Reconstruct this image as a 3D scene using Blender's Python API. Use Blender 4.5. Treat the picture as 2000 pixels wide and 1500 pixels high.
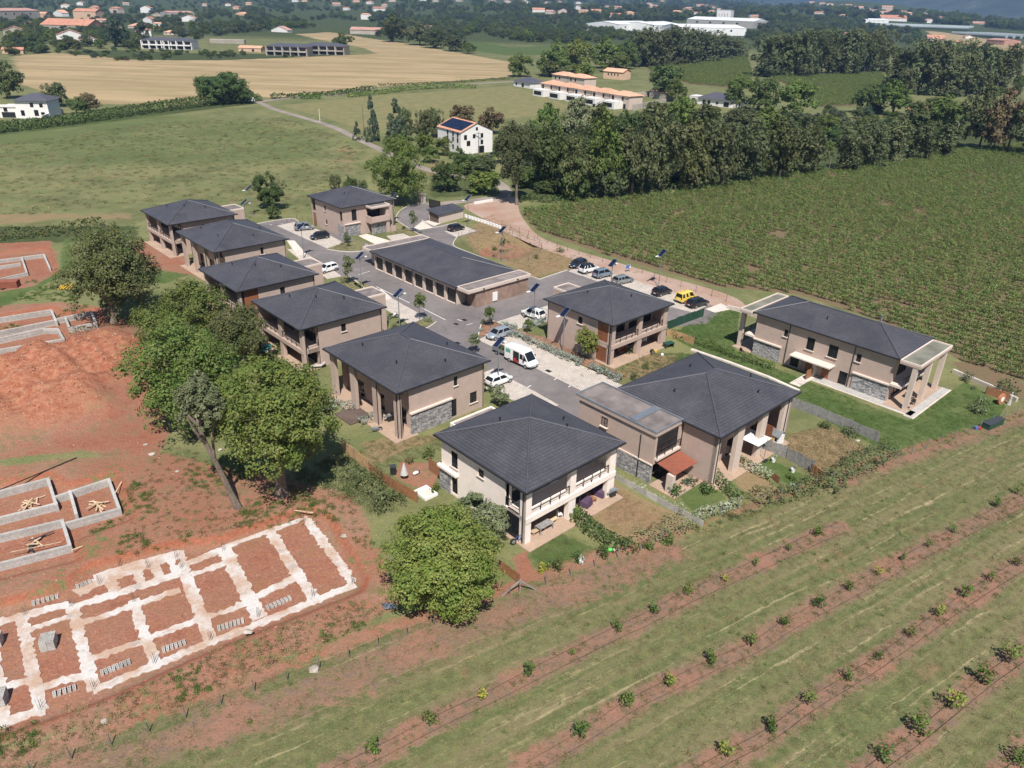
import bpy, math, random
import numpy as np
from mathutils import Vector, Matrix
for o in list(bpy.data.objects): bpy.data.objects.remove(o, do_unlink=True)
SC = bpy.context.scene
COL = SC.collection
# ------------------------------------------------------------------ camera
CAM_H, PITCH, ROLL, FPX = 46.245, 0.46666579, 0.02552147, 1494.53
_fw = np.array([0, math.cos(PITCH), -math.sin(PITCH)]); _r0 = np.array([1.0, 0, 0]); _u0 = np.cross(_r0, _fw)
_rt = _r0*math.cos(ROLL) + _u0*math.sin(ROLL); _up = -_r0*math.sin(ROLL) + _u0*math.cos(ROLL)
cd = bpy.data.cameras.new('camera'); cam = bpy.data.objects.new('camera', cd); COL.objects.link(cam)
cd.sensor_width = 36.0; cd.lens = FPX/2000*36.0; cd.clip_start = 0.5; cd.clip_end = 40000
cam.matrix_world = Matrix(((_rt[0], _up[0], -_fw[0], 0), (_rt[1], _up[1], -_fw[1], 0), (_rt[2], _up[2], -_fw[2], CAM_H), (0, 0, 0, 1)))
SC.camera = cam
# ------------------------------------------------------------------ sky, sun, exposure
SUN_EL, SUN_AZ = math.radians(55.5), math.radians(-84.5)     # azimuth: math angle of the direction TOWARDS the sun
sv = Vector((math.cos(SUN_EL)*math.cos(SUN_AZ), math.cos(SUN_EL)*math.sin(SUN_AZ), math.sin(SUN_EL)))
W = bpy.data.worlds.new('World'); SC.world = W; W.use_nodes = True
nt = W.node_tree; nt.nodes.clear()
sky = nt.nodes.new('ShaderNodeTexSky'); sky.sky_type = 'NISHITA'; sky.sun_disc = False
sky.sun_elevation = SUN_EL; sky.sun_rotation = math.atan2(sv.x, sv.y); sky.air_density = 1.0; sky.dust_density = 0.6; sky.ozone_density = 1.2
bg = nt.nodes.new('ShaderNodeBackground'); bg.inputs[1].default_value = 0.058
wo = nt.nodes.new('ShaderNodeOutputWorld'); nt.links.new(sky.outputs[0], bg.inputs[0]); nt.links.new(bg.outputs[0], wo.inputs[0])
sl = bpy.data.lights.new('sun', 'SUN'); sl.energy = 5.0; sl.angle = math.radians(0.53); sl.color = (1.0, 0.955, 0.89)
so = bpy.data.objects.new('sun', sl); COL.objects.link(so); so.rotation_euler = (-sv).to_track_quat('-Z', 'Y').to_euler(); so.location = sv*300
SC.view_settings.view_transform = 'Standard'; SC.view_settings.look = 'None'; SC.view_settings.gamma = 1.0
HAZE = 0.00011
SC.view_settings.exposure = 0.45; SC.view_settings.use_curve_mapping = False
SC.render.engine = 'CYCLES'
SC.cycles.max_bounces = 5; SC.cycles.diffuse_bounces = 2; SC.cycles.glossy_bounces = 2; SC.cycles.transmission_bounces = 2
SC.cycles.transparent_max_bounces = 4; SC.cycles.volume_bounces = 0
SC.cycles.caustics_reflective = False; SC.cycles.caustics_refractive = False
SC.cycles.use_denoising = True; SC.cycles.use_adaptive_sampling = True; SC.cycles.adaptive_threshold = 0.02
# ------------------------------------------------------------------ helpers
ORDN = ['first', 'second', 'third', 'fourth', 'fifth', 'sixth', 'seventh', 'eighth', 'ninth', 'tenth', 'eleventh', 'twelfth', 'thirteenth', 'fourteenth', 'fifteenth', 'sixteenth', 'seventeenth', 'eighteenth', 'nineteenth', 'twentieth']+[f'{10*t+u}{({1: "st", 2: "nd", 3: "rd"}).get(u, "th")}' for t in range(2, 6) for u in range(10)][1:]
RNG = random.Random(7); NR = np.random.default_rng(7)
def G(px, py, z=0.0):
    """survey: the point at height z that the photograph shows at pixel (px, py)"""
    d = _fw + ((px-1000)/FPX)*_rt - ((py-750)/FPX)*_up
    t = (z-CAM_H)/d[2]
    return Vector((d[0]*t, d[1]*t, z))
def GP(pts, z=0.0): return [G(a, b, z) for a, b in pts]
def pxs(P):
    d = np.array(P)-np.array([0, 0, CAM_H]); w = d@_fw
    return 1000+FPX*(d@_rt)/w, 750-FPX*(d@_up)/w
YAW = math.radians(-47.0)
E1 = Vector((math.cos(YAW), math.sin(YAW), 0)); E2 = Vector((-math.sin(YAW), math.cos(YAW), 0))
def tag(o, label=None, cat=None, group=None, kind=None):
    if label: o['label'] = label
    if cat: o['category'] = cat
    if group: o['group'] = group
    if kind: o['kind'] = kind
    return o
def empty(name, loc=(0, 0, 0), rz=0.0, label=None, cat=None, group=None):
    o = bpy.data.objects.new(name, None); COL.objects.link(o); o.location = loc; o.rotation_euler = (0, 0, rz)
    o.empty_display_size = 0.3
    return tag(o, label, cat, group)
def link(name, me, parent=None, loc=None, rz=None):
    o = bpy.data.objects.new(name, me); COL.objects.link(o); o.parent = parent
    if loc is not None: o.location = loc
    if rz is not None: o.rotation_euler = (0, 0, rz)
    return o
def copy_tree(o, parent=None):
    c = o.copy(); COL.objects.link(c); c.parent = parent
    for ch in o.children: copy_tree(ch, c)
    return c
class MB:
    """collects faces; build() links them as one mesh object"""
    def __init__(s): s.v = []; s.f = []; s.m = []; s.mi = 0; s.sm = False
    def quad(s, *P):
        n = len(s.v); s.v += [tuple(p) for p in P]; s.f.append(tuple(range(n, n+len(P)))); s.m.append(s.mi); return s
    def mesh(s, V, F):
        n = len(s.v); s.v += [tuple(p) for p in V]
        for f in F: s.f.append(tuple(i+n for i in f)); s.m.append(s.mi)
        return s
    def box(s, x0, x1, y0, y1, z0, z1):
        if x0 > x1: x0, x1 = x1, x0
        if y0 > y1: y0, y1 = y1, y0
        return s.mesh([(x0, y0, z0), (x1, y0, z0), (x1, y1, z0), (x0, y1, z0), (x0, y0, z1), (x1, y0, z1), (x1, y1, z1), (x0, y1, z1)],
                      [(0, 3, 2, 1), (4, 5, 6, 7), (0, 1, 5, 4), (1, 2, 6, 5), (2, 3, 7, 6), (3, 0, 4, 7)])
    def beam(s, a, b, w, h=None, up=(0, 0, 1)):
        a, b = Vector(a), Vector(b); h = h or w; d = (b-a).normalized(); u = Vector(up)
        if abs(d.dot(u)) > 0.98: u = Vector((1, 0, 0))
        x = d.cross(u).normalized()*w/2; y = x.cross(d).normalized()*h/2
        V = [a-x-y, a+x-y, a+x+y, a-x+y, b-x-y, b+x-y, b+x+y, b-x+y]
        return s.mesh(V, [(0, 1, 2, 3), (7, 6, 5, 4), (0, 4, 5, 1), (1, 5, 6, 2), (2, 6, 7, 3), (3, 7, 4, 0)])
    def tube(s, P, R, n=6, cap=True):
        P = [Vector(p) for p in P]; R = R if hasattr(R, '__len__') else [R]*len(P); rings = []
        for i, p in enumerate(P):
            d = (P[min(i+1, len(P)-1)]-P[max(i-1, 0)]).normalized(); u = Vector((0, 0, 1)) if abs(d.z) < 0.9 else Vector((1, 0, 0))
            x = d.cross(u).normalized(); y = x.cross(d)
            rings.append([p+(x*math.cos(2*math.pi*k/n)+y*math.sin(2*math.pi*k/n))*R[i] for k in range(n)])
        V = [v for r in rings for v in r]; F = []
        for i in range(len(P)-1):
            for k in range(n): F.append((i*n+k, i*n+(k+1) % n, (i+1)*n+(k+1) % n, (i+1)*n+k))
        if cap: F.append(tuple(range(n-1, -1, -1))); F.append(tuple((len(P)-1)*n+k for k in range(n)))
        return s.mesh(V, F)
    def cyl(s, c, r, z0, z1, n=12, r1=None):
        r1 = r if r1 is None else r1
        V = [(c[0]+r*math.cos(2*math.pi*k/n), c[1]+r*math.sin(2*math.pi*k/n), z0) for k in range(n)]+[(c[0]+r1*math.cos(2*math.pi*k/n), c[1]+r1*math.sin(2*math.pi*k/n), z1) for k in range(n)]
        return s.mesh(V, [(k, (k+1) % n, n+(k+1) % n, n+k) for k in range(n)]+[tuple(range(n-1, -1, -1)), tuple(range(n, 2*n))])
    def data(s, name, mats):
        me = bpy.data.meshes.new(name); me.from_pydata(s.v, [], s.f)
        mats = mats if isinstance(mats, (list, tuple)) else [mats]
        for m in mats: me.materials.append(m)
        if len(mats) > 1: me.polygons.foreach_set('material_index', s.m)
        if s.sm: me.polygons.foreach_set('use_smooth', [True]*len(me.polygons))
        me.update(); return me
    def build(s, name, mats, parent=None, loc=None, rz=None): return link(name, s.data(name, mats), parent, loc, rz)
def one(name, mats, parent, *boxes):
    m = MB()
    for b in boxes: m.box(*b)
    return m.build(name, mats, parent)
# ------------------------------------------------------------------ materials
MAT = {}
class NT:
    def __init__(s, name):
        s.m = bpy.data.materials.new(name); s.m.use_nodes = True; s.t = s.m.node_tree; s.t.nodes.clear()
        s.out = s.n('OutputMaterial')
    def n(s, kind, **kw):
        x = s.t.nodes.new('ShaderNode'+kind)
        for k, v in kw.items(): setattr(x, k, v)
        return x
    def set(s, sock, v):
        if isinstance(v, bpy.types.NodeSocket): s.t.links.new(v, sock)
        elif v is not None:
            if isinstance(v, (tuple, list)) and len(v) == 3 and sock.type == 'RGBA': v = (*v, 1)
            sock.default_value = v
    def math(s, op, a, b=None, c=None, clamp=False):
        x = s.n('Math', operation=op, use_clamp=clamp)
        for i, v in enumerate((a, b, c)):
            if v is not None: s.set(x.inputs[i], v)
        return x.outputs[0]
    def vec(s, op, a, b=None):
        x = s.n('VectorMath', operation=op); s.set(x.inputs[0], a)
        if b is not None: s.set(x.inputs[3 if op == 'SCALE' else 1], b)
        return x.outputs['Value'] if op in ('DOT_PRODUCT', 'LENGTH') else x.outputs['Vector']
    def mix(s, f, a, b, mode='MIX'):
        x = s.n('Mix', data_type='RGBA', blend_type=mode); s.set(x.inputs[0], f); s.set(x.inputs[6], a); s.set(x.inputs[7], b); return x.outputs[2]
    def noise(s, vec, scale, detail=3.0, rough=0.55, dist=0.0):
        x = s.n('TexNoise'); s.set(x.inputs['Vector'], vec); x.inputs['Scale'].default_value = scale; x.inputs['Detail'].default_value = detail
        x.inputs['Roughness'].default_value = rough; x.inputs['Distortion'].default_value = dist; return x.outputs['Fac']
    def ramp(s, f, lo, hi, a=0.0, b=1.0):
        x = s.n('MapRange', clamp=True); s.set(x.inputs[0], f)
        for i, v in zip((1, 2, 3, 4), (lo, hi, a, b)): s.set(x.inputs[i], v)
        return x.outputs[0]
    def pos(s): return s.n('NewGeometry').outputs['Position']
    def obj(s): return s.n('TexCoord').outputs['Object']
    def rnd(s): return s.n('ObjectInfo').outputs['Random']
    def attr(s, name): return s.n('Attribute', attribute_name=name).outputs['Fac']
    def comb(s, x, y, z):
        c = s.n('CombineXYZ')
        for i, v in enumerate((x, y, z)): s.set(c.inputs[i], v)
        return c.outputs[0]
    def sep(s, v):
        c = s.n('SeparateXYZ'); s.set(c.inputs[0], v); return c.outputs
    def hsv(s, col, h=0.5, sat=1.0, val=1.0):
        c = s.n('HueSaturation'); s.set(c.inputs['Hue'], h); s.set(c.inputs['Saturation'], sat); s.set(c.inputs['Value'], val); s.set(c.inputs['Color'], col); return c.outputs[0]
    def facade(s):
        """(u along the wall or eave, v up) from the surface itself"""
        g = s.n('NewGeometry'); t = s.vec('NORMALIZE', s.vec('CROSS_PRODUCT', g.outputs['True Normal'], (0, 0, 1)))
        u = s.vec('DOT_PRODUCT', g.outputs['Position'], t); p = s.sep(g.outputs['Position'])
        return u, p[2], g
    def bsdf(s, col, rough=0.8, bump=None, strength=0.3, dist=0.02, **kw):
        b = s.n('BsdfPrincipled'); s.set(b.inputs['Base Color'], col); s.set(b.inputs['Roughness'], rough)
        for k, v in kw.items(): s.set(b.inputs[k.replace('_', ' ')], v)
        if bump is not None:
            x = s.n('Bump'); x.inputs['Strength'].default_value = strength; x.inputs['Distance'].default_value = dist; s.set(x.inputs['Height'], bump)
            s.t.links.new(x.outputs[0], b.inputs['Normal'])
        return b.outputs[0]
    def done(s, sh): s.t.links.new(sh, s.out.inputs[0]); MAT[s.m.name] = s.m; return s.m
def plain(name, col, rough=0.75, var=0.12, scale=3.0, bump=0.0, objrand=0.0, **kw):
    t = NT(name); p = t.pos(); nz = t.noise(p, scale, 4.0); nb = t.noise(p, scale*0.13, 2.0)
    v = t.math('ADD', t.ramp(nz, 0.3, 0.7, 1-var, 1+var), t.ramp(nb, 0.35, 0.65, -var*0.6, var*0.6))
    if objrand: v = t.math('MULTIPLY', v, t.ramp(t.rnd(), 0, 1, 1-objrand, 1+objrand))
    c = t.hsv((*col, 1), 0.5, 1.0, v)
    return t.done(t.bsdf(c, rough, nz if bump else None, bump, 0.03, **kw))
plain('render_taupe', (0.455, 0.345, 0.29), 0.9, 0.06, 1.2, 0.15)
plain('render_cream', (0.84, 0.735, 0.66), 0.9, 0.05, 1.2, 0.1)
plain('render_pale', (0.58, 0.47, 0.40), 0.9, 0.06, 1.5, 0.1)
plain('trim_pale', (0.68, 0.565, 0.49), 0.85, 0.06, 2.0)
plain('concrete_pale', (0.62, 0.545, 0.48), 0.9, 0.1, 1.3)
plain('kerb_stone', (0.60, 0.53, 0.47), 0.9, 0.12, 2.0)
plain('terrace_tile', (0.40, 0.285, 0.21), 0.8, 0.1, 3.0)
plain('white_paint', (0.80, 0.78, 0.75), 0.7, 0.05, 1.0)
plain('white_wall', (0.78, 0.75, 0.73), 0.85, 0.05, 0.6)
plain('peach_wall', (0.62, 0.42, 0.29), 0.85, 0.07, 0.6, objrand=0.12)
plain('stone_wall_far', (0.44, 0.39, 0.33), 0.9, 0.15, 1.2, objrand=0.15)
plain('dark_metal', (0.02, 0.02, 0.022), 0.45, 0.1, 3.0)
plain('zinc', (0.34, 0.36, 0.38), 0.4, 0.1, 1.5, Metallic=0.6)
plain('steel_grey', (0.30, 0.32, 0.34), 0.45, 0.08, 3.0, Metallic=0.5)
plain('flat_roof', (0.19, 0.16, 0.15), 0.85, 0.3, 0.7)
plain('flat_roof_moss', (0.17, 0.165, 0.13), 0.9, 0.3, 0.5)
plain('wood_warm', (0.25, 0.095, 0.045), 0.6, 0.2, 5.0)
plain('wood_grey', (0.25, 0.24, 0.23), 0.85, 0.25, 3.0)
plain('wood_orange', (0.28, 0.13, 0.062), 0.7, 0.2, 4.0)
plain('bamboo', (0.46, 0.29, 0.15), 0.8, 0.25, 7.0)
plain('deck_wood', (0.12, 0.085, 0.07), 0.7, 0.2, 4.0)
plain('post_wood', (0.17, 0.14, 0.12), 0.9, 0.25, 5.0)
plain('rubber', (0.015, 0.015, 0.016), 0.8, 0.1, 5.0)
plain('black_plastic', (0.02, 0.02, 0.022), 0.5, 0.1, 5.0)
plain('rim_alloy', (0.42, 0.43, 0.45), 0.35, 0.05, 5.0, Metallic=0.7)
plain('bark_grey', (0.17, 0.13, 0.105), 0.95, 0.35, 6.0, 0.6)
plain('bark_dark', (0.085, 0.06, 0.045), 0.95, 0.3, 6.0, 0.6)
plain('block_grey', (0.40, 0.38, 0.355), 0.95, 0.14, 3.0, 0.2, objrand=0.12)
plain('terracotta', (0.48, 0.225, 0.145), 0.85, 0.22, 2.0, objrand=0.2)
plain('terracotta_pale', (0.66, 0.36, 0.235), 0.85, 0.18, 2.0, objrand=0.12)
plain('rosy_roof', (0.47, 0.26, 0.20), 0.85, 0.15, 1.0, objrand=0.2)
plain('grey_roof_far', (0.085, 0.085, 0.105), 0.6, 0.12, 1.0)
plain('metal_roof_white', (0.82, 0.82, 0.80), 0.5, 0.04, 0.1)
plain('plastic_white', (0.80, 0.80, 0.79), 0.4, 0.03, 2.0)
plain('cover_purple', (0.08, 0.045, 0.085), 0.85, 0.15, 4.0)
plain('awning_rust', (0.25, 0.078, 0.045), 0.8, 0.12, 2.0)
plain('fabric_dark', (0.035, 0.04, 0.05), 0.8, 0.15, 4.0)
plain('green_mesh', (0.018, 0.062, 0.04), 0.6, 0.12, 6.0)
plain('red_paint', (0.5, 0.03, 0.02), 0.5, 0.1, 3.0)
plain('yellow_paint', (0.75, 0.45, 0.04), 0.6, 0.12, 3.0)
plain('turquoise', (0.05, 0.42, 0.46), 0.5, 0.08, 3.0)
plain('blue_paint', (0.07, 0.16, 0.40), 0.5, 0.1, 3.0)
plain('lime_green', (0.10, 0.55, 0.10), 0.5, 0.1, 3.0)
plain('pot_clay', (0.42, 0.17, 0.08), 0.8, 0.15, 3.0)
plain('hose_black', (0.02, 0.018, 0.017), 0.6, 0.1, 3.0)
plain('timber_new', (0.55, 0.40, 0.26), 0.8, 0.2, 4.0)
plain('plate_white', (0.75, 0.75, 0.72), 0.5, 0.02, 4.0)
plain('lamp_red', (0.35, 0.012, 0.012), 0.3, 0.05, 4.0)
plain('lamp_clear', (0.70, 0.72, 0.74), 0.15, 0.05, 4.0)
plain('rock', (0.38, 0.33, 0.28), 0.95, 0.25, 2.5, 0.4)
plain('greenhouse_film', (0.33, 0.37, 0.37), 0.35, 0.1, 0.02)
plain('greenhouse_frame', (0.36, 0.40, 0.40), 0.5, 0.1, 0.05)
plain('rail_bar', (0.03, 0.028, 0.028), 0.6, 0.1, 3.0)
plain('curtain', (0.50, 0.47, 0.45), 0.9, 0.1, 3.0)
def glass(name, col, rough=0.06):
    t = NT(name); p = t.pos(); nz = t.noise(p, 0.5, 2.0)
    return t.done(t.bsdf(t.hsv((*col, 1), 0.5, 1.0, t.ramp(nz, 0.3, 0.7, 0.6, 1.5)), rough, None, Specular_IOR_Level=0.22))
glass('window_glass', (0.018, 0.02, 0.023)); glass('car_glass', (0.012, 0.015, 0.02), 0.04); glass('solar_cell', (0.008, 0.014, 0.04), 0.15)
def tiles(name, ca, cb, cw, ch, bump, rough=0.55):
    t = NT(name); u, z, g = t.facade(); n = t.sep(g.outputs['True Normal'])
    v = t.math('DIVIDE', z, t.math('SQRT', t.math('MAXIMUM', t.math('SUBTRACT', 1.0, t.math('MULTIPLY', n[2], n[2])), 0.02)))
    b = t.n('TexBrick', offset=0.5, squash=1.0); t.set(b.inputs['Vector'], t.comb(u, v, 0.0)); b.inputs['Scale'].default_value = 1.0
    b.inputs['Brick Width'].default_value = cw; b.inputs['Row Height'].default_value = ch; b.inputs['Mortar Size'].default_value = 0.022; b.inputs['Mortar Smooth'].default_value = 0.6
    t.set(b.inputs['Color1'], ca); t.set(b.inputs['Color2'], cb); t.set(b.inputs['Mortar'], tuple(x*0.42 for x in ca))
    saw = t.math('FRACT', t.math('DIVIDE', v, ch)); hgt = t.math('ADD', t.math('MULTIPLY', t.math('SUBTRACT', 1.0, saw), 0.7), t.math('MULTIPLY', t.math('SUBTRACT', 1.0, b.outputs['Fac']), 0.6))
    nz = t.noise(g.outputs['Position'], 0.35, 3.0); nf = t.noise(g.outputs['Position'], 9.0, 2.0)
    c = t.hsv(b.outputs['Color'], 0.5, 1.0, t.math('MULTIPLY', t.ramp(nz, 0.3, 0.7, 0.86, 1.16), t.ramp(nf, 0.3, 0.7, 0.9, 1.1)))
    return t.done(t.bsdf(c, t.ramp(nz, 0.3, 0.7, rough-0.08, rough+0.1), hgt, bump, 0.035))
tiles('roof_slate', (0.062, 0.060, 0.070), (0.076, 0.073, 0.084), 0.34, 0.36, 0.8, 0.5)
tiles('roof_terracotta', (0.56, 0.25, 0.15), (0.66, 0.36, 0.24), 0.4, 0.5, 0.5, 0.85)
t = NT('stone_cladding'); u, z, g = t.facade()
b = t.n('TexBrick', offset=0.37, offset_frequency=2, squash=1.6, squash_frequency=3)
w = t.noise(g.outputs['Position'], 2.5, 2.0); t.set(b.inputs['Vector'], t.comb(t.math('ADD', u, t.math('MULTIPLY', w, 0.12)), t.math('ADD', z, t.math('MULTIPLY', w, 0.14)), 0.0))
b.inputs['Scale'].default_value = 1.0; b.inputs['Brick Width'].default_value = 0.42; b.inputs['Row Height'].default_value = 0.15; b.inputs['Mortar Size'].default_value = 0.018; b.inputs['Bias'].default_value = -0.1
t.set(b.inputs['Color1'], (0.22, 0.22, 0.235)); t.set(b.inputs['Color2'], (0.60, 0.56, 0.54)); t.set(b.inputs['Mortar'], (0.06, 0.055, 0.055))
nz = t.noise(g.outputs['Position'], 4.0, 3.0)
t.done(t.bsdf(t.hsv(b.outputs['Color'], 0.5, 1.0, t.ramp(nz, 0.3, 0.7, 0.75, 1.3)), 0.85, t.math('SUBTRACT', nz, t.math('MULTIPLY', b.outputs['Fac'], 1.0)), 0.8, 0.05))
t = NT('asphalt'); p = t.pos(); nz = t.noise(p, 0.10, 4.0); nf = t.noise(p, 6.0, 3.0); nm = t.noise(p, 0.7, 4.0)
st_ = t.noise(p, 0.45, 5.0, 0.7, 0.8); v = t.math('MULTIPLY', t.math('MULTIPLY', t.ramp(nz, 0.3, 0.7, 0.8, 1.25), t.ramp(st_, 0.58, 0.68, 1.0, 0.78)), t.math('MULTIPLY', t.ramp(nf, 0.3, 0.7, 0.88, 1.12), t.ramp(nm, 0.35, 0.65, 0.92, 1.08)))
t.done(t.bsdf(t.hsv((0.168, 0.147, 0.143, 1), 0.5, 1.0, v), 0.9, nf, 0.2, 0.01))
t = NT('road_worn'); p = t.pos(); nz = t.noise(p, 0.15, 4.0); nf = t.noise(p, 3.0, 3.0)
t.done(t.bsdf(t.hsv((0.265, 0.22, 0.185, 1), 0.5, 1.0, t.math('MULTIPLY', t.ramp(nz, 0.3, 0.7, 0.8, 1.2), t.ramp(nf, 0.3, 0.7, 0.9, 1.1))), 0.95))
t = NT('pavers'); p = t.pos(); r = t.n('VectorRotate', rotation_type='Z_AXIS'); t.set(r.inputs['Vector'], p); r.inputs['Angle'].default_value = -YAW
b = t.n('TexBrick', offset=0.5); t.set(b.inputs['Vector'], r.outputs[0]); b.inputs['Scale'].default_value = 1.0
b.inputs['Brick Width'].default_value = 0.30; b.inputs['Row Height'].default_value = 0.30; b.inputs['Mortar Size'].default_value = 0.04; b.inputs['Mortar Smooth'].default_value = 0.5
t.set(b.inputs['Color1'], (0.52, 0.455, 0.405)); t.set(b.inputs['Color2'], (0.62, 0.545, 0.485)); t.set(b.inputs['Mortar'], (0.27, 0.235, 0.19))
nz = t.noise(p, 0.5, 4.0); n2 = t.noise(p, 0.9, 5.0, 0.7); c = t.mix(t.ramp(n2, 0.64, 0.70), b.outputs['Color'], (0.12, 0.13, 0.05))
t.done(t.bsdf(t.hsv(c, 0.5, 1.0, t.ramp(nz, 0.3, 0.7, 0.85, 1.12)), 0.9, t.math('SUBTRACT', 1.0, b.outputs['Fac']), 0.4, 0.02))
t = NT('concrete_white'); p = t.pos(); nz = t.noise(p, 0.35, 5.0, 0.65); nf = t.noise(p, 5.0, 4.0); n2 = t.noise(p, 0.8, 4.0)
c = t.mix(t.ramp(nz, 0.42, 0.60), (0.55, 0.515, 0.485), (0.43, 0.295, 0.215)); c = t.mix(t.ramp(n2, 0.60, 0.68, 0, 0.6), c, (0.34, 0.30, 0.275))
t.done(t.bsdf(t.hsv(c, 0.5, 1.0, t.ramp(nf, 0.3, 0.7, 0.88, 1.1)), 0.95, nf, 0.25, 0.03))
t = NT('gravel_track'); p = t.pos(); nz = t.noise(p, 0.12, 5.0, 0.6); nf = t.noise(p, 2.5, 4.0); n2 = t.noise(p, 0.5, 4.0)
c = t.mix(t.ramp(nz, 0.4, 0.62), (0.40, 0.29, 0.235), (0.34, 0.205, 0.145)); c = t.mix(t.ramp(n2, 0.62, 0.72, 0, 0.7), c, (0.22, 0.19, 0.085))
t.done(t.bsdf(t.hsv(c, 0.5, 1.0, t.ramp(nf, 0.3, 0.7, 0.86, 1.12)), 0.95, nf, 0.4, 0.05))
# ------------------------------------------------------------------ terrain height
def sst(a, b, x): t = np.clip((np.asarray(x, float)-a)/(b-a), 0, 1); return t*t*(3-2*t)
def wob(x, y, s, k): return (np.sin(x*s+k)*np.cos(y*s*1.13+2.1*k)+0.5*np.sin(x*s*2.3+1.7*k+y*s*0.9)*np.cos(y*s*1.9-k))
def sdf(poly, x, y):
    """signed distance to a polygon, negative inside"""
    P = np.array([(p[0], p[1]) for p in poly]); d2 = np.full(x.shape, 1e18); ins = np.zeros(x.shape, bool)
    for i in range(len(P)):
        a, b = P[i], P[(i+1) % len(P)]; e = b-a; wx, wy = x-a[0], y-a[1]
        t = np.clip((wx*e[0]+wy*e[1])/max(e@e, 1e-9), 0, 1); d2 = np.minimum(d2, (wx-e[0]*t)**2+(wy-e[1]*t)**2)
        c = (a[1] > y) != (b[1] > y)
        if abs(b[1]-a[1]) > 1e-9: ins ^= c & (x < (b[0]-a[0])*(y-a[1])/(b[1]-a[1])+a[0])
    return np.where(ins, -1, 1)*np.sqrt(d2)
def pmask(poly, x, y, blur):
    P = np.array([(p[0], p[1]) for p in poly]); m = np.zeros(x.shape)
    k = (x > P[:, 0].min()-blur) & (x < P[:, 0].max()+blur) & (y > P[:, 1].min()-blur) & (y < P[:, 1].max()+blur)
    if k.any(): m[k] = 1-sst(-blur, blur, sdf(poly, x[k], y[k]))
    return m
def lmask(line, x, y, w, blur):
    P = [(p[0], p[1]) for p in line]; m = np.zeros(x.shape)
    for a, b in zip(P[:-1], P[1:]):
        k = (x > min(a[0], b[0])-w-blur) & (x < max(a[0], b[0])+w+blur) & (y > min(a[1], b[1])-w-blur) & (y < max(a[1], b[1])+w+blur)
        if not k.any(): continue
        e = (b[0]-a[0], b[1]-a[1]); wx, wy = x[k]-a[0], y[k]-a[1]; t = np.clip((wx*e[0]+wy*e[1])/max(e[0]**2+e[1]**2, 1e-9), 0, 1)
        m[k] = np.maximum(m[k], 1-sst(w-blur, w+blur, np.hypot(wx-e[0]*t, wy-e[1]*t)))
    return m
PIT_A = GP([(-60, 1190), (110, 1150), (170, 1105), (330, 1062), (430, 1052), (600, 992), (640, 1010), (712, 1130), (700, 1152), (420, 1262), (190, 1365), (80, 1405), (-60, 1450)])
PIT_B = GP([(-60, 950), (95, 925), (130, 945), (225, 925), (255, 1010), (150, 1050), (150, 1090), (-60, 1140)])
PIT_C = GP([(-60, 625), (102, 598), (125, 612), (190, 604), (205, 640), (140, 668), (130, 690), (-60, 715)])
PIT_D = GP([(-40, 495), (95, 482), (112, 530), (60, 548), (-40, 575)])
PITZ = -0.65
MOUND = GP([(-80, 735), (60, 690), (215, 655), (270, 680), (255, 740), (200, 800), (80, 830), (-80, 860)])
BASIN = GP([(925, 478), (985, 462), (1040, 478), (1035, 492), (990, 500), (935, 494)])
def gh(x, y):
    x = np.asarray(x, float); y = np.asarray(y, float)
    far = sst(1300, 3600, y)
    h = far*(1-sst(700, 1700, x-0.12*y))*(45+34*wob(x, y, 0.0021, 0.7)+9*wob(x, y, 0.006, 2.0))
    h = h+sst(650, 1100, np.hypot(x, y))*0.6*wob(x, y, 0.02, 1.0)
    h = h+sst(30, 60, -x+0.35*(y-40))*0.0
    return h
def gh_near(x, y):
    h = np.zeros(np.shape(x))
    for P in (PIT_A, PIT_B, PIT_C, PIT_D): h = h+PITZ*pmask(P, x, y, 0.55)
    m = pmask(MOUND, x, y, 5.0); h = h+m*(2.5+0.75*wob(x, y, 0.33, 0.3)+0.4*wob(x, y, 0.85, 1.3)+0.16*wob(x, y, 1.9, 0.4))
    m = pmask(BASIN, x, y, 2.2); h = h-1.7*m
    return h
def GHv(px, py):
    d = _fw[None]+((np.asarray(px, float)-1000)/FPX)[:, None]*_rt[None]-((np.asarray(py, float)-750)/FPX)[:, None]*_up[None]
    t = np.full(len(d), 30.0); live = np.ones(len(d), bool)
    for i in range(1200):
        q = t[:, None]*d; live &= (CAM_H+q[:, 2] > gh(q[:, 0], q[:, 1])) & (t < 14000)
        if not live.any(): break
        t = np.where(live, t*1.005, t)
    q = t[:, None]*d; z = gh(q[:, 0], q[:, 1]); return [Vector((a, b, c)) for (a, b), c in zip(q[:, :2], z)]
def GH(px, py):
    if py > 60:
        g = G(px, py)
        if math.hypot(g.x, g.y) < 600: return g
    d = _fw+((px-1000)/FPX)*_rt-((py-750)/FPX)*_up; p = np.array([0, 0, CAM_H]); t = 400.0
    for i in range(700):
        if t > 14000: break
        q = p+d*t
        if q[2] <= float(gh(q[0], q[1])): break
        t *= 1.012
    lo, hi = t/1.012, t
    for i in range(20):
        m = (lo+hi)/2; q = p+d*m
        if q[2] <= float(gh(q[0], q[1])): hi = m
        else: lo = m
    q = p+d*hi; return Vector((q[0], q[1], float(gh(q[0], q[1]))))
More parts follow.
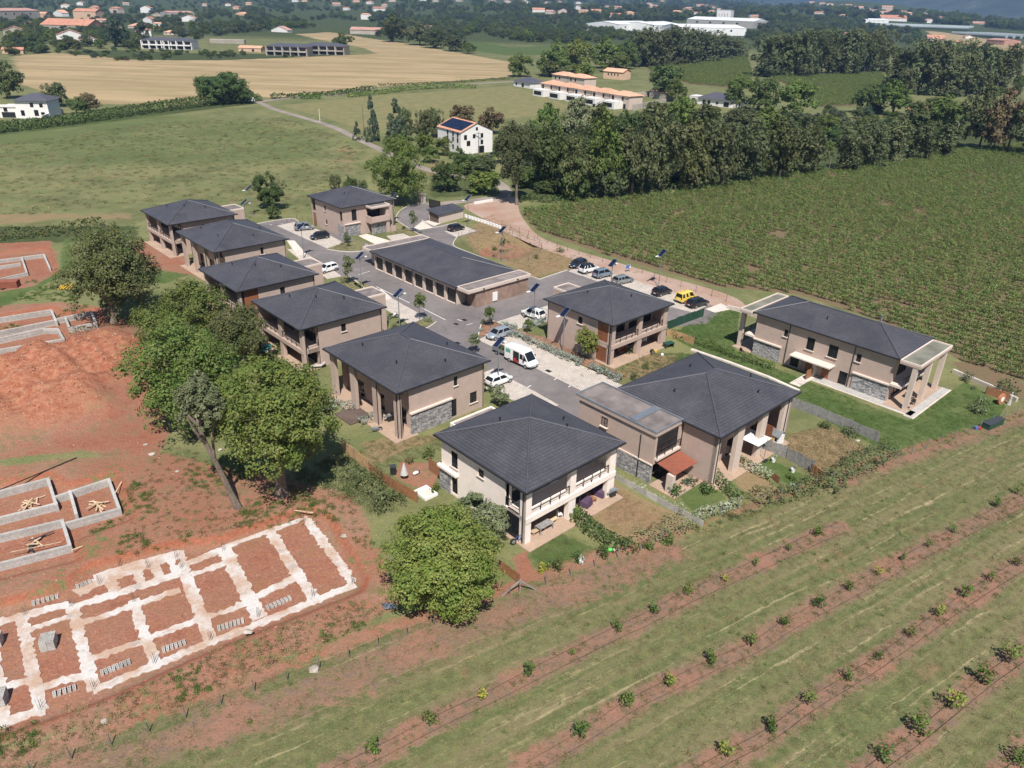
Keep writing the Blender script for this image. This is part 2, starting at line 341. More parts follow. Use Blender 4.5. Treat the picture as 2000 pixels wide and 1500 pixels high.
# ------------------------------------------------------------------ ground sheet
def axis(core0, core1, step, lo, hi, k):
    a = list(np.arange(core0, core1+step/2, step)); s = step; v = a[-1]
    while v < hi: s = s*(1+k); v += s; a.append(v)
    s = step; v = a[0]; pre = []
    while v > lo: s = s*(1+k); v -= s; pre.append(v)
    return np.array(pre[::-1]+a)
gx = axis(-62, 62, 0.55, -9000, 11000, 0.028); gy = axis(28, 120, 0.5, -160, 12500, 0.018)
X, Y = np.meshgrid(gx, gy); xf, yf = X.ravel(), Y.ravel()
Z = gh(xf, yf)+gh_near(xf, yf); nxg, nyg = len(gx), len(gy)
me = bpy.data.meshes.new('ground')
me.vertices.add(nxg*nyg); co = np.stack([xf, yf, Z], 1).astype(np.float32); me.vertices.foreach_set('co', co.ravel())
ii = (np.arange(nyg-1)[:, None]*nxg+np.arange(nxg-1)[None]).ravel(); q = np.stack([ii, ii+1, ii+1+nxg, ii+nxg], 1)
me.loops.add(q.size); me.loops.foreach_set('vertex_index', q.ravel().astype(np.int32)); me.polygons.add(len(q))
me.polygons.foreach_set('loop_start', (np.arange(len(q))*4).astype(np.int32)); me.update(calc_edges=True); me.polygons.foreach_set('use_smooth', [True]*len(q))
MASKS = {k: np.zeros(xf.shape) for k in ('soil', 'dry', 'wheat', 'lush', 'vine', 'orch', 'scrub', 'strip', 'dig', 'hay', 'heap')}
def paint(key, px, blur=1.0, w=1.0, z=0.0): MASKS[key] = np.maximum(MASKS[key], w*pmask([G(a, b, z) for a, b in px], xf, yf, blur))
def paintl(key, px, width, blur=0.6, w=1.0): MASKS[key] = np.maximum(MASKS[key], w*lmask([G(a, b) for a, b in px], xf, yf, width, blur))
# construction site and bare earth
paint('soil', [(-200, 485), (100, 470), (118, 530), (60, 560), (0, 570), (-200, 600)], 1.5)
paint('soil', [(-200, 610), (110, 590), (205, 600), (270, 640), (300, 700), (330, 850), (300, 900), (160, 880), (-200, 920)], 2.0)
paint('soil', [(-200, 920), (160, 890), (330, 880), (700, 960), (770, 1100), (800, 1185), (740, 1215), (560, 1300), (300, 1405), (-100, 1490), (-300, 1300)], 1.5, 0.62)
for P in (PIT_A, PIT_B, PIT_C, PIT_D): MASKS['dig'] = np.maximum(MASKS['dig'], np.clip(1.6*pmask(P, xf, yf, 1.9)*(1-0.75*pmask(P, xf, yf, 0.5)), 0, 1))
for P in (PIT_A, PIT_B, PIT_C, PIT_D): MASKS['soil'] = np.maximum(MASKS['soil'], 1.0*pmask(P, xf, yf, 2.2))
paint('soil', [(-200, 700), (230, 650), (330, 850), (160, 880), (-200, 905)], 2.0, 1.0)
paint('soil', [(250, 470), (330, 470), (420, 560), (380, 540), (280, 520)], 2.0, 0.9)
paintl('soil', [(-100, 1525), (300, 1392), (560, 1300), (760, 1225), (900, 1180), (1040, 1130), (1180, 1085), (1300, 1050)], 1.5, 1.5, 0.62)
paintl('soil', [(1300, 1050), (1480, 985), (1700, 900), (1850, 855), (2050, 790)], 1.0, 1.2, 0.55)
paint('soil', [(780, 900), (860, 905), (850, 960), (800, 950), (770, 930)], 0.8, 0.9)
paint('soil', [(1000, 1085), (1030, 1075), (1050, 1130), (1015, 1145)], 0.8, 0.9)
paint('soil', [(935, 478), (985, 463), (1035, 478), (1030, 490), (985, 497), (940, 490)], 1.0, 0.9)
paint('soil', [(1040, 510), (1090, 508), (1100, 520), (1060, 532)], 1.5, 0.5)
paint('soil', [(1150, 540), (1240, 562), (1340, 600), (1300, 610)], 1.2, 0.45)
paint('soil', [(1130, 700), (1180, 700), (1240, 745), (1180, 730)], 0.8, 0.6)
# orchard
ROWS = [[(640, 1516), (730, 1472), (840, 1414), (942, 1366), (1033, 1319), (1206, 1233), (1276, 1199), (1345, 1163), (1472, 1105), (1597, 1047), (1640, 1030)],
        [(1030, 1500), (1132, 1440), (1222, 1380), (1308, 1337), (1390, 1297), (1467, 1265), (1532, 1222), (1598, 1187), (1714, 1124), (1860, 1045), (2050, 950)],
        [(1300, 1545), (1417, 1478), (1505, 1430), (1577, 1377), (1655, 1328), (1716, 1290), (1832, 1205), (1935, 1137), (2060, 1060)],
        [(1600, 1580), (1725, 1485), (1797, 1432), (1857, 1383), (1917, 1333), (1970, 1295), (2080, 1215)],
        [(1890, 1580), (1990, 1490), (2080, 1410)]]
paint('orch', [(-200, 1535), (300, 1402), (760, 1235), (1040, 1142), (1300, 1062), (1700, 912), (2100, 780), (2300, 2200), (-300, 2200)], 1.2)
for r in ROWS: paintl('strip', r, 1.2, 1.3, 0.80)
paintl('strip', [(0, 1560), (350, 1440), (620, 1350), (800, 1275), (960, 1210), (1100, 1160), (1300, 1080)], 2.6, 2.6, 0.62)
paintl('strip', [(1640, 940), (1760, 895), (1880, 860), (2050, 800)], 1.5, 1.8, 0.66)
# vineyard soil
VINE_PX = [(1016, 414), (1130, 397), (1300, 381), (1450, 357), (1600, 337), (1800, 300), (1985, 285), (2100, 270), (2250, 700), (2050, 760), (1900, 716), (1850, 690), (1700, 620), (1560, 575), (1400, 560), (1300, 532), (1190, 500), (1100, 470), (1050, 450)]
paint('vine', VINE_PX, 1.0)
paint('vine', [(1860, 705), (1900, 712), (2080, 780), (2080, 800), (1960, 770), (1880, 735)], 1.2)
paint('vine', [(1260, 118), (1380, 108), (1460, 112), (1470, 150), (1440, 172), (1350, 165), (1270, 140)], 6)
paint('vine', [(1500, 150), (1720, 143), (1740, 165), (1680, 205), (1600, 210), (1570, 180)], 6)
paint('lush', [(905, 78), (1000, 92), (1095, 88), (1080, 108), (985, 108), (900, 95)], 8)
# dry grass verge and gardens
paint('dry', [(930, 430), (960, 420), (1060, 480), (1160, 510), (1140, 520), (1040, 545), (920, 480), (905, 465)], 1.5, 0.75)
paint('dry', [(1190, 950), (1260, 985), (1310, 1000), (1290, 1040), (1210, 1050), (1160, 1010)], 0.6)
paint('dry', [(1540, 850), (1620, 830), (1690, 880), (1600, 930), (1530, 890)], 1.5, 0.9)
paint('dry', [(1430, 920), (1470, 915), (1530, 960), (1490, 985), (1440, 950)], 0.8, 0.9)
paint('dry', [(690, 860), (760, 850), (850, 850), (860, 870), (800, 880), (740, 915), (700, 905)], 1.2, 0.62)
paint('dry', [(1250, 690), (1330, 690), (1330, 720), (1260, 745), (1190, 735)], 1.2, 0.6)
paint('dry', [(830, 880), (940, 830), (900, 820), (830, 850)], 0.8, 0.55)
paint('dry', [(1130, 520), (1400, 590), (1400, 605), (1260, 560)], 1.0, 0.7)
paint('dry', [(630, 285), (718, 285), (705, 350), (640, 335)], 7, 0.5)
paint('dry', [(180, 325), (340, 335), (300, 365), (120, 345)], 8, 0.42)
paint('dry', [(-100, 415), (270, 415), (260, 432), (120, 430), (-100, 452)], 3.0, 0.6)
paint('hay', [(545, 206), (720, 188), (1000, 168), (1120, 208), (1060, 226), (900, 240), (730, 262), (620, 226)], 5, 0.9)
MASKS['heap'] = pmask(MOUND, xf, yf, 4.0)
paint('soil', [(1195, 948), (1262, 985), (1308, 1002), (1288, 1036), (1212, 1046), (1165, 1008)], 0.7, 0.46)
paint('dry', [(1195, 942), (1265, 978), (1322, 1002), (1345, 1020), (1250, 1062), (1212, 1056), (1150, 1008)], 0.4, 1.0)
paint('dry', [(840, 300), (900, 320), (860, 345), (800, 350)], 4, 0.5)
paint('wheat', [(25, 110), (110, 102), (260, 117), (420, 118), (560, 113), (738, 105), (712, 94), (640, 80), (575, 68), (640, 62), (720, 74), (800, 87), (900, 104), (1000, 122), (1000, 150), (760, 168), (640, 180), (525, 192), (478, 182), (420, 196), (330, 206), (180, 202), (120, 188), (40, 165)], 3.0)
paint('wheat', [(1800, 66), (1900, 74), (2050, 95), (2050, 110), (1960, 98), (1860, 82)], 15)
paint('wheat', [(645, 22), (580, 16), (650, 15), (720, 19)], 20, 0.8)
# lawns
paint('lush', [(1305, 655), (1400, 607), (1445, 605), (1435, 690), (1520, 722), (1620, 760), (1690, 790), (1775, 822), (1860, 762), (1885, 745), (1965, 792), (1945, 825), (1740, 888), (1690, 860), (1560, 795)], 0.5, 1.0)
paint('lush', [(1470, 905), (1500, 895), (1585, 935), (1545, 950)], 0.4, 1.0)
paint('lush', [(1310, 950), (1380, 935), (1420, 975), (1350, 1000)], 0.8, 0.9)
paint('lush', [(1025, 1080), (1090, 1035), (1180, 1075), (1060, 1120)], 0.6, 0.65)
paint('lush', [(1280, 690), (1350, 690), (1360, 700), (1300, 715)], 0.6, 0.8)
paint('lush', [(280, 545), (360, 510), (375, 535), (320, 555)], 1.0, 0.9)
paint('lush', [(120, 470), (140, 460), (150, 530), (60, 570), (0, 610), (-100, 640), (-100, 600), (110, 535)], 1.5, 0.75)
paint('lush', [(-100, 250), (300, 215), (560, 240), (700, 280), (600, 330), (300, 330), (-100, 330)], 12, 0.5)
paint('scrub', [(-100, 255), (130, 228), (330, 210), (500, 194), (520, 200), (340, 222), (130, 250), (-100, 275)], 3)
paint('scrub', [(90, 116), (260, 130), (420, 132), (540, 125), (700, 112), (640, 105), (400, 105), (250, 98), (120, 100)], 5, 0.9)
paint('scrub', [(990, 300), (1640, 240), (2000, 200), (2000, 290), (1640, 330), (1130, 392), (1000, 392)], 4, 0.8)
paint('scrub', [(-100, 440), (280, 440), (270, 470), (120, 475), (-100, 490)], 2.5, 0.7)
paint('scrub', [(830, 320), (960, 320), (985, 365), (930, 385), (830, 390)], 3, 0.6)
MASKS['scrub'] = np.maximum(MASKS['scrub'], 0.75*sst(700, 1100, yf))
for k, v in MASKS.items():
    a = me.attributes.new(k, 'FLOAT', 'POINT'); a.data.foreach_set('value', v.astype(np.float32))
t = NT('ground_cover'); p = t.pos()
nA = t.noise(p, 0.035, 5.0, 0.6); nB = t.noise(p, 0.22, 5.0, 0.62); nC = t.noise(p, 1.3, 4.0, 0.65); nD = t.noise(p, 5.5, 3.0, 0.6)
def edge(name, amp=0.75, lo=0.42, hi=0.58, nz=None):
    return t.ramp(t.math('ADD', t.attr(name), t.math('MULTIPLY', t.math('SUBTRACT', nz or t.math('ADD', t.math('MULTIPLY', nB, 0.5), t.math('MULTIPLY', nC, 0.5)), 0.5), amp*2)), lo, hi)
c = t.mix(t.ramp(nA, 0.36, 0.64), (0.192, 0.192, 0.082), (0.122, 0.142, 0.056)); c = t.mix(t.ramp(nB, 0.46, 0.64, 0, 0.75), c, (0.225, 0.205, 0.098)); c = t.mix(t.ramp(t.noise(p, 0.06, 6.0, 0.7), 0.48, 0.64, 0, 0.7), c, (0.098, 0.105, 0.044)); c = t.mix(t.ramp(nC, 0.50, 0.68, 0, 0.5), c, (0.07, 0.085, 0.03))
c = t.mix(edge('scrub'), c, t.mix(t.ramp(nB, 0.4, 0.6), (0.045, 0.065, 0.022), (0.075, 0.088, 0.034)))
c = t.mix(t.math('MULTIPLY', edge('lush', 0.6), 0.9), c, t.mix(t.ramp(nB, 0.38, 0.62), (0.056, 0.098, 0.024), (0.098, 0.128, 0.042)))
c = t.mix(edge('dry', 0.7), c, t.mix(t.ramp(nC, 0.35, 0.65), (0.285, 0.195, 0.115), (0.19, 0.145, 0.07)))
# mown orchard: streaks that run along the tree rows
ra, rb = G(840, 1414), G(1597, 1047); rd = (rb-ra).normalized()
al = t.vec('DOT_PRODUCT', p, tuple(rd)); ac = t.vec('DOT_PRODUCT', p, (-rd.y, rd.x, 0))
acw = t.math('ADD', ac, t.math('MULTIPLY', nB, 0.9))
st = t.noise(t.comb(t.math('MULTIPLY', al, 0.035), t.math('MULTIPLY', acw, 0.8), 0.0), 1.0, 4.0, 0.65); s2 = t.noise(t.comb(t.math('MULTIPLY', al, 0.06), t.math('MULTIPLY', acw, 1.9), 3.0), 1.0, 3.0, 0.6)
oc = t.mix(t.ramp(st, 0.40, 0.60), (0.105, 0.122, 0.046), (0.185, 0.155, 0.082)); oc = t.mix(t.ramp(nC, 0.45, 0.65, 0, 0.6), oc, (0.155, 0.155, 0.06)); oc = t.mix(t.ramp(t.math('ADD', s2, t.math('MULTIPLY', t.math('SUBTRACT', nC, 0.5), 0.22)), 0.585, 0.68, 0, 0.75), oc, (0.36, 0.29, 0.17)); oc = t.mix(t.ramp(nB, 0.60, 0.70, 0, 0.6), oc, (0.25, 0.135, 0.08))
oc = t.mix(t.ramp(nD, 0.48, 0.66, 0, 0.45), oc, (0.07, 0.082, 0.03)); oc = t.mix(t.ramp(t.noise(p, 9.0, 2.0), 0.58, 0.7, 0, 0.5), oc, (0.33, 0.27, 0.16))
stc = t.mix(t.ramp(nC, 0.42, 0.60), (0.265, 0.145, 0.10), (0.165, 0.115, 0.082)); stc = t.mix(t.ramp(nB, 0.50, 0.62, 0, 0.7), stc, (0.285, 0.145, 0.098)); stc = t.mix(t.ramp(nD, 0.56, 0.68, 0, 0.6), stc, (0.11, 0.10, 0.045)); oc = t.mix(edge('strip', 1.25, 0.38, 0.60, t.math('ADD', t.math('MULTIPLY', nC, 0.5), t.math('ADD', t.math('MULTIPLY', nB, 0.3), t.math('MULTIPLY', nD, 0.2)))), oc, stc)
c = t.mix(edge('orch', 0.4), c, oc)
wl = t.noise(t.comb(t.math('MULTIPLY', t.sep(p)[0], 0.012), t.math('MULTIPLY', t.math('ADD', t.sep(p)[1], t.math('MULTIPLY', t.sep(p)[0], 0.05)), 0.085), 0.0), 1.0, 3.0, 0.5, 0.6)
wc = t.mix(t.ramp(wl, 0.38, 0.62), (0.42, 0.31, 0.175), (0.30, 0.225, 0.12)); wc = t.mix(t.ramp(nA, 0.5, 0.72, 0, 0.55), wc, (0.24, 0.215, 0.09))
c = t.mix(edge('wheat', 0.3), c, wc); c = t.mix(edge('hay', 0.3), c, t.mix(t.ramp(nB, 0.4, 0.62), (0.225, 0.195, 0.092), (0.165, 0.165, 0.07)))
c = t.mix(edge('vine', 0.35), c, t.mix(t.ramp(nC, 0.42, 0.62), (0.19, 0.12, 0.082), (0.125, 0.115, 0.05)))
sc = t.mix(t.ramp(nB, 0.38, 0.62), (0.27, 0.115, 0.073), (0.315, 0.175, 0.122)); sc = t.mix(t.ramp(nA, 0.42, 0.62, 0, 0.6), sc, (0.24, 0.092, 0.055)); sc = t.mix(t.ramp(nD, 0.64, 0.76, 0, 0.6), sc, (0.42, 0.31, 0.24))
sc = t.mix(t.ramp(t.math('ADD', t.math('MULTIPLY', nC, 0.55), t.math('MULTIPLY', nB, 0.45)), 0.50, 0.60, 0, t.math('SUBTRACT', 0.85, t.math('MULTIPLY', t.attr('dig'), 0.6))), sc, t.mix(t.ramp(nD, 0.4, 0.6), (0.19, 0.135, 0.075), (0.12, 0.105, 0.045)))
sc = t.mix(t.math('MULTIPLY', t.attr('heap'), 0.85), sc, t.mix(t.ramp(nC, 0.38, 0.62), (0.30, 0.10, 0.052), (0.36, 0.165, 0.10)))
sc = t.mix(edge('dig', 0.35, 0.35, 0.6), sc, t.mix(t.ramp(nC, 0.35, 0.65), (0.235, 0.07, 0.036), (0.29, 0.105, 0.06)))
c = t.mix(edge('soil', 0.75), c, sc)
c = t.hsv(c, 0.5, 1.0, t.math('MULTIPLY', t.ramp(nD, 0.25, 0.75, 0.74, 1.26), t.ramp(nC, 0.3, 0.7, 0.86, 1.14)))
t.done(t.bsdf(c, 0.95, t.math('ADD', t.math('MULTIPLY', nD, 0.35), nC), 0.75, 0.16, Specular_IOR_Level=0.15))
me.materials.append(MAT['ground_cover']); tag(link('ground', me), kind='structure')
# ------------------------------------------------------------------ far mountain
th = np.radians(np.linspace(-52, 58, 150)); rr = np.linspace(0, 1, 44)
TH, RR = np.meshgrid(th, rr); foot = np.interp(np.degrees(TH), [-52, 0, 10, 20, 27, 34, 58], [7000, 7000, 6600, 6000, 5000, 4300, 4200])
R_ = foot+RR*4600; mx, my = R_*np.sin(TH), R_*np.cos(TH)
hmax = np.interp(np.degrees(TH), [-52, -10, 8, 20, 35, 58], [300, 300, 420, 900, 1250, 1250])
mz = -6+hmax*np.power(RR, 1.15)*(1+0.28*wob(mx, my, 0.0016, 1.1)+0.16*wob(mx, my, 0.0045, 0.4)+0.07*wob(mx, my, 0.013, 2.2))
m = MB(); m.sm = True; nn, mm_ = TH.shape[1], TH.shape[0]
m.mesh(np.stack([mx.ravel(), my.ravel(), mz.ravel()], 1).tolist(), [(j*nn+i, (j+1)*nn+i, (j+1)*nn+i+1, j*nn+i+1) for j in range(mm_-1) for i in range(nn-1)])
t = NT('mountain_forest'); p = t.pos(); n1 = t.noise(p, 0.004, 6.0, 0.65); n2 = t.noise(p, 0.02, 4.0, 0.65)
c = t.mix(t.ramp(n1, 0.42, 0.6), (0.030, 0.048, 0.034), (0.055, 0.072, 0.050)); c = t.mix(t.ramp(n1, 0.66, 0.72, 0, 0.8), c, (0.22, 0.17, 0.14))
t.done(t.bsdf(t.hsv(c, 0.5, 1.0, t.ramp(n2, 0.3, 0.7, 0.7, 1.3)), 1.0))
tag(m.build('mountain', MAT['mountain_forest']), kind='structure')
# ------------------------------------------------------------------ roads, paving, kerbs
def smooth(P, n=6, closed=False):
    P = [Vector(p) for p in P]; out = []; N = len(P); rng = range(N if closed else N-1)
    for i in rng:
        a, b, c_, d = (P[(i-1) % N] if closed or i else P[0]), P[i], P[(i+1) % N], (P[(i+2) % N] if closed or i < N-2 else P[-1])
        for k in range(n):
            s = k/n; out.append(0.5*((2*b)+(c_-a)*s+(2*a-5*b+4*c_-d)*s*s+(-a+3*b-3*c_+d)*s**3))
    if not closed: out.append(P[-1])
    return out
def sheet(name, px, z, m, h=0.0, sm=0, pts=None):
    P = pts or GP(px); P = smooth(P, sm, True) if sm else P; P = [Vector((p.x, p.y, z)) for p in P]
    ar = sum(P[i].x*P[(i+1) % len(P)].y-P[(i+1) % len(P)].x*P[i].y for i in range(len(P)))
    if ar < 0: P = P[::-1]
    b = MB(); n = len(P); b.mesh(P, [tuple(range(n))])
    if h: b.mesh(P+[Vector((p.x, p.y, z-h)) for p in P], [(i, n+i, n+(i+1) % n, (i+1) % n) for i in range(n)])
    return tag(b.build(name, MAT[m]), kind='structure')
def ribbon(P, w, z=0.0, h=0.0):
    """a strip of width w along P (top at z+h)"""
    P = [Vector((p[0], p[1], 0)) for p in P]; L, R = [], []
    for i, p in enumerate(P):
        d = (P[min(i+1, len(P)-1)]-P[max(i-1, 0)]).normalized(); n = Vector((-d.y, d.x, 0)); L.append(p+n*w/2); R.append(p-n*w/2)
    b = MB(); n = len(P); U3 = lambda a, zz: [Vector((q.x, q.y, zz)) for q in a]
    V = U3(L, z+h)+U3(R, z+h)
    F = [(i, n+i, n+i+1, i+1) for i in range(n-1)]
    if h:
        V += U3(L, z)+U3(R, z); F += [(i, i+1, 2*n+i+1, 2*n+i) for i in range(n-1)]+[(n+i, 3*n+i, 3*n+i+1, n+i+1) for i in range(n-1)]+[(0, 2*n, 3*n, n), (n-1, 2*n-1, 4*n-1, 3*n-1)]
    return b.mesh(V, F)
def road(name, px, w, z, m, sm=5): return tag(ribbon(smooth(GP(px), sm), w, z).build(name, MAT[m]), kind='structure')
def kerb(px, sm=4, w=0.16, h=0.12, m='kerb_stone', name='kerb'): return tag(ribbon(smooth(GP(px), sm) if sm else GP(px), w, 0.0, h).build(name, MAT[m]), kind='structure')
sheet('street_asphalt', [(503, 436), (568, 427), (582, 433), (700, 470), (740, 482), (800, 470), (815, 460), (776, 431), (776, 421), (790, 406), (818, 397), (845, 398), (838, 420), (850, 442), (890, 434), (912, 444), (935, 452), (893, 463), (886, 474), (890, 482), (1054, 545), (1108, 528), (1135, 515), (1200, 535), (1310, 575), (1412, 603), (1380, 632), (1302, 640), (1180, 620), (1070, 630), (1005, 645), (1000, 655), (1200, 745), (1230, 765), (1180, 815), (1090, 815), (945, 730), (900, 700), (830, 640), (770, 610), (700, 565), (620, 510), (560, 470)], 0.012, 'asphalt')
road('country_road', [(478, 196), (505, 200), (535, 213), (590, 229), (650, 248), (700, 272), (760, 300), (830, 330), (900, 345), (960, 352), (985, 368), (985, 382), (950, 388), (880, 396), (835, 400)], 3.2, 0.03, 'road_worn')
road('country_road', [(505, 199), (560, 192), (640, 187), (700, 180), (760, 173), (860, 168), (940, 163), (1010, 159), (1060, 158)], 4.5, 0.036, 'road_worn')
sheet('gravel_track', [(905, 402), (945, 392), (985, 384), (1010, 388), (1015, 415), (1045, 455), (1090, 478), (1190, 508), (1300, 540), (1400, 568), (1450, 590), (1450, 606), (1392, 597), (1290, 566), (1160, 520), (1060, 486), (985, 452), (940, 425)], 0.008, 'gravel_track', sm=3)
Z1, Z2 = 0.03, 0.06
for nm, P in (('parking_pavers', [(540, 441), (574, 434), (622, 449), (672, 474), (640, 486)]), ('parking_pavers', [(868, 452), (910, 443), (932, 451), (890, 463)]),
              ('parking_pavers', [(966, 630), (1069, 597), (1085, 606), (1072, 628), (1003, 645)]), ('parking_pavers', [(934, 664), (950, 656), (990, 650), (998, 654), (1201, 745), (1232, 762), (1192, 790), (1134, 763)]),
              ('parking_pavers', [(946, 729), (962, 722), (1045, 765), (1092, 792), (1050, 802), (985, 775), (950, 760)]), ('parking_pavers', [(1156, 546), (1110, 530), (1135, 517), (1196, 536), (1316, 574), (1382, 597), (1354, 611), (1300, 597)]),
              ('parking_pavers', [(730, 590), (757, 578), (832, 620), (800, 634)]), ('parking_pavers', [(754, 461), (788, 456), (812, 467), (770, 474)]), ('parking_pavers', [(562, 488), (578, 484), (640, 520), (668, 540), (640, 545), (600, 520)])):
    sheet(nm, P, Z1, 'pavers')
for P in ([(700, 461), (716, 457), (770, 473), (738, 480)], [(1378, 604), (1408, 593), (1428, 604), (1396, 611)], [(800, 452), (825, 432), (846, 445), (828, 448)], [(828, 433), (848, 428), (862, 436), (848, 442)],
          [(560, 470), (575, 470), (600, 498), (580, 500)], [(720, 575), (745, 565), (765, 582), (740, 592)]):
    sheet('concrete_path', P, Z2, 'concrete_pale', 0.06)
plain('verge_grass', (0.155, 0.140, 0.062), 0.95, 0.4, 1.6, 0.6); plain('verge_soil', (0.215, 0.12, 0.075), 0.95, 0.35, 1.6, 0.5)
for m_, P in (('verge_grass', [(638, 486), (672, 475), (700, 468), (712, 478), (708, 489), (674, 491)]), ('verge_soil', [(933, 657), (943, 632), (966, 628), (997, 644), (950, 657)]), ('verge_soil', [(1000, 652), (1008, 645), (1070, 662), (1150, 700), (1215, 742), (1205, 744)]),
              ('verge_grass', [(690, 555), (715, 570), (740, 575), (722, 560), (702, 548)]), ('verge_grass', [(775, 434), (790, 440), (826, 462), (812, 466), (790, 456), (760, 456)]), ('verge_grass', [(800, 636), (832, 622), (850, 628), (830, 640)]), ('verge_grass', [(660, 542), (680, 540), (712, 566), (690, 574)]),
              ('verge_grass', [(895, 690), (915, 690), (950, 715), (945, 730), (925, 728)])):
    sheet('planting_bed', P, 0.10, m_, 0.1)
for P in ([(496, 439), (530, 432), (570, 427), (584, 434)], [(638, 487), (674, 492), (708, 490), (714, 479)], [(775, 431), (775, 420), (790, 406), (820, 397)], [(775, 431), (790, 441), (826, 463), (830, 466)], [(824, 430), (838, 442), (852, 444), (892, 435)],
          [(893, 463), (886, 474), (890, 483), (940, 503), (1000, 527), (1054, 546)], [(1054, 546), (1080, 537), (1108, 528)], [(1120, 521), (1135, 515), (1196, 535), (1316, 573), (1384, 597)], [(998, 654), (1080, 690), (1140, 718), (1201, 745)], [(933, 663), (938, 640), (944, 631), (966, 628)],
          [(800, 637), (830, 642), (852, 629)], [(945, 730), (964, 722)], [(562, 487), (600, 515), (640, 545)], [(690, 575), (714, 567), (684, 541)]):
    kerb(P)
# painted marks and drain covers on the asphalt
def mark(px, w, L=None): tag(ribbon(GP(px), w, 0.022).build('road_marking', MAT['white_paint']), kind='structure')
for a, b in (((911, 635), (923, 632)), ((902, 627), (893, 624)), ((842, 480), (846, 482)), ((715, 477), (719, 479)), ((548, 436), (553, 438)), ((527, 438), (531, 440)), ((1062, 728), (1070, 724)), ((1082, 742), (1090, 738)), ((1030, 757), (1037, 753)), ((1110, 756), (1117, 752)), ((600, 458), (604, 460)), ((700, 537), (722, 530)), ((735, 560), (800, 592)), ((825, 602), (870, 625))):
    mark([a, b], 0.12)
for dk, a in enumerate(((783, 568), (907, 625), (891, 633), (903, 684), (907, 595), (1071, 725), (894, 670))):
    p = G(*a); b = MB().box(-0.45, 0.45, -0.3, 0.3, 0, 0.012); o = b.build('drain_cover', MAT['dark_metal'], None, (p.x, p.y, 0.014 if a[0] < 1000 else 0.032), YAW)
    tag(o, 'dark drain grate '+('beside the garage doors', 'at the street crossing', 'left of the street crossing', 'beside the portico house', 'in front of the garage end wall', 'in the paved strip by the white van', 'behind the portico house roof')[dk], 'drain', 'drain covers along the street')
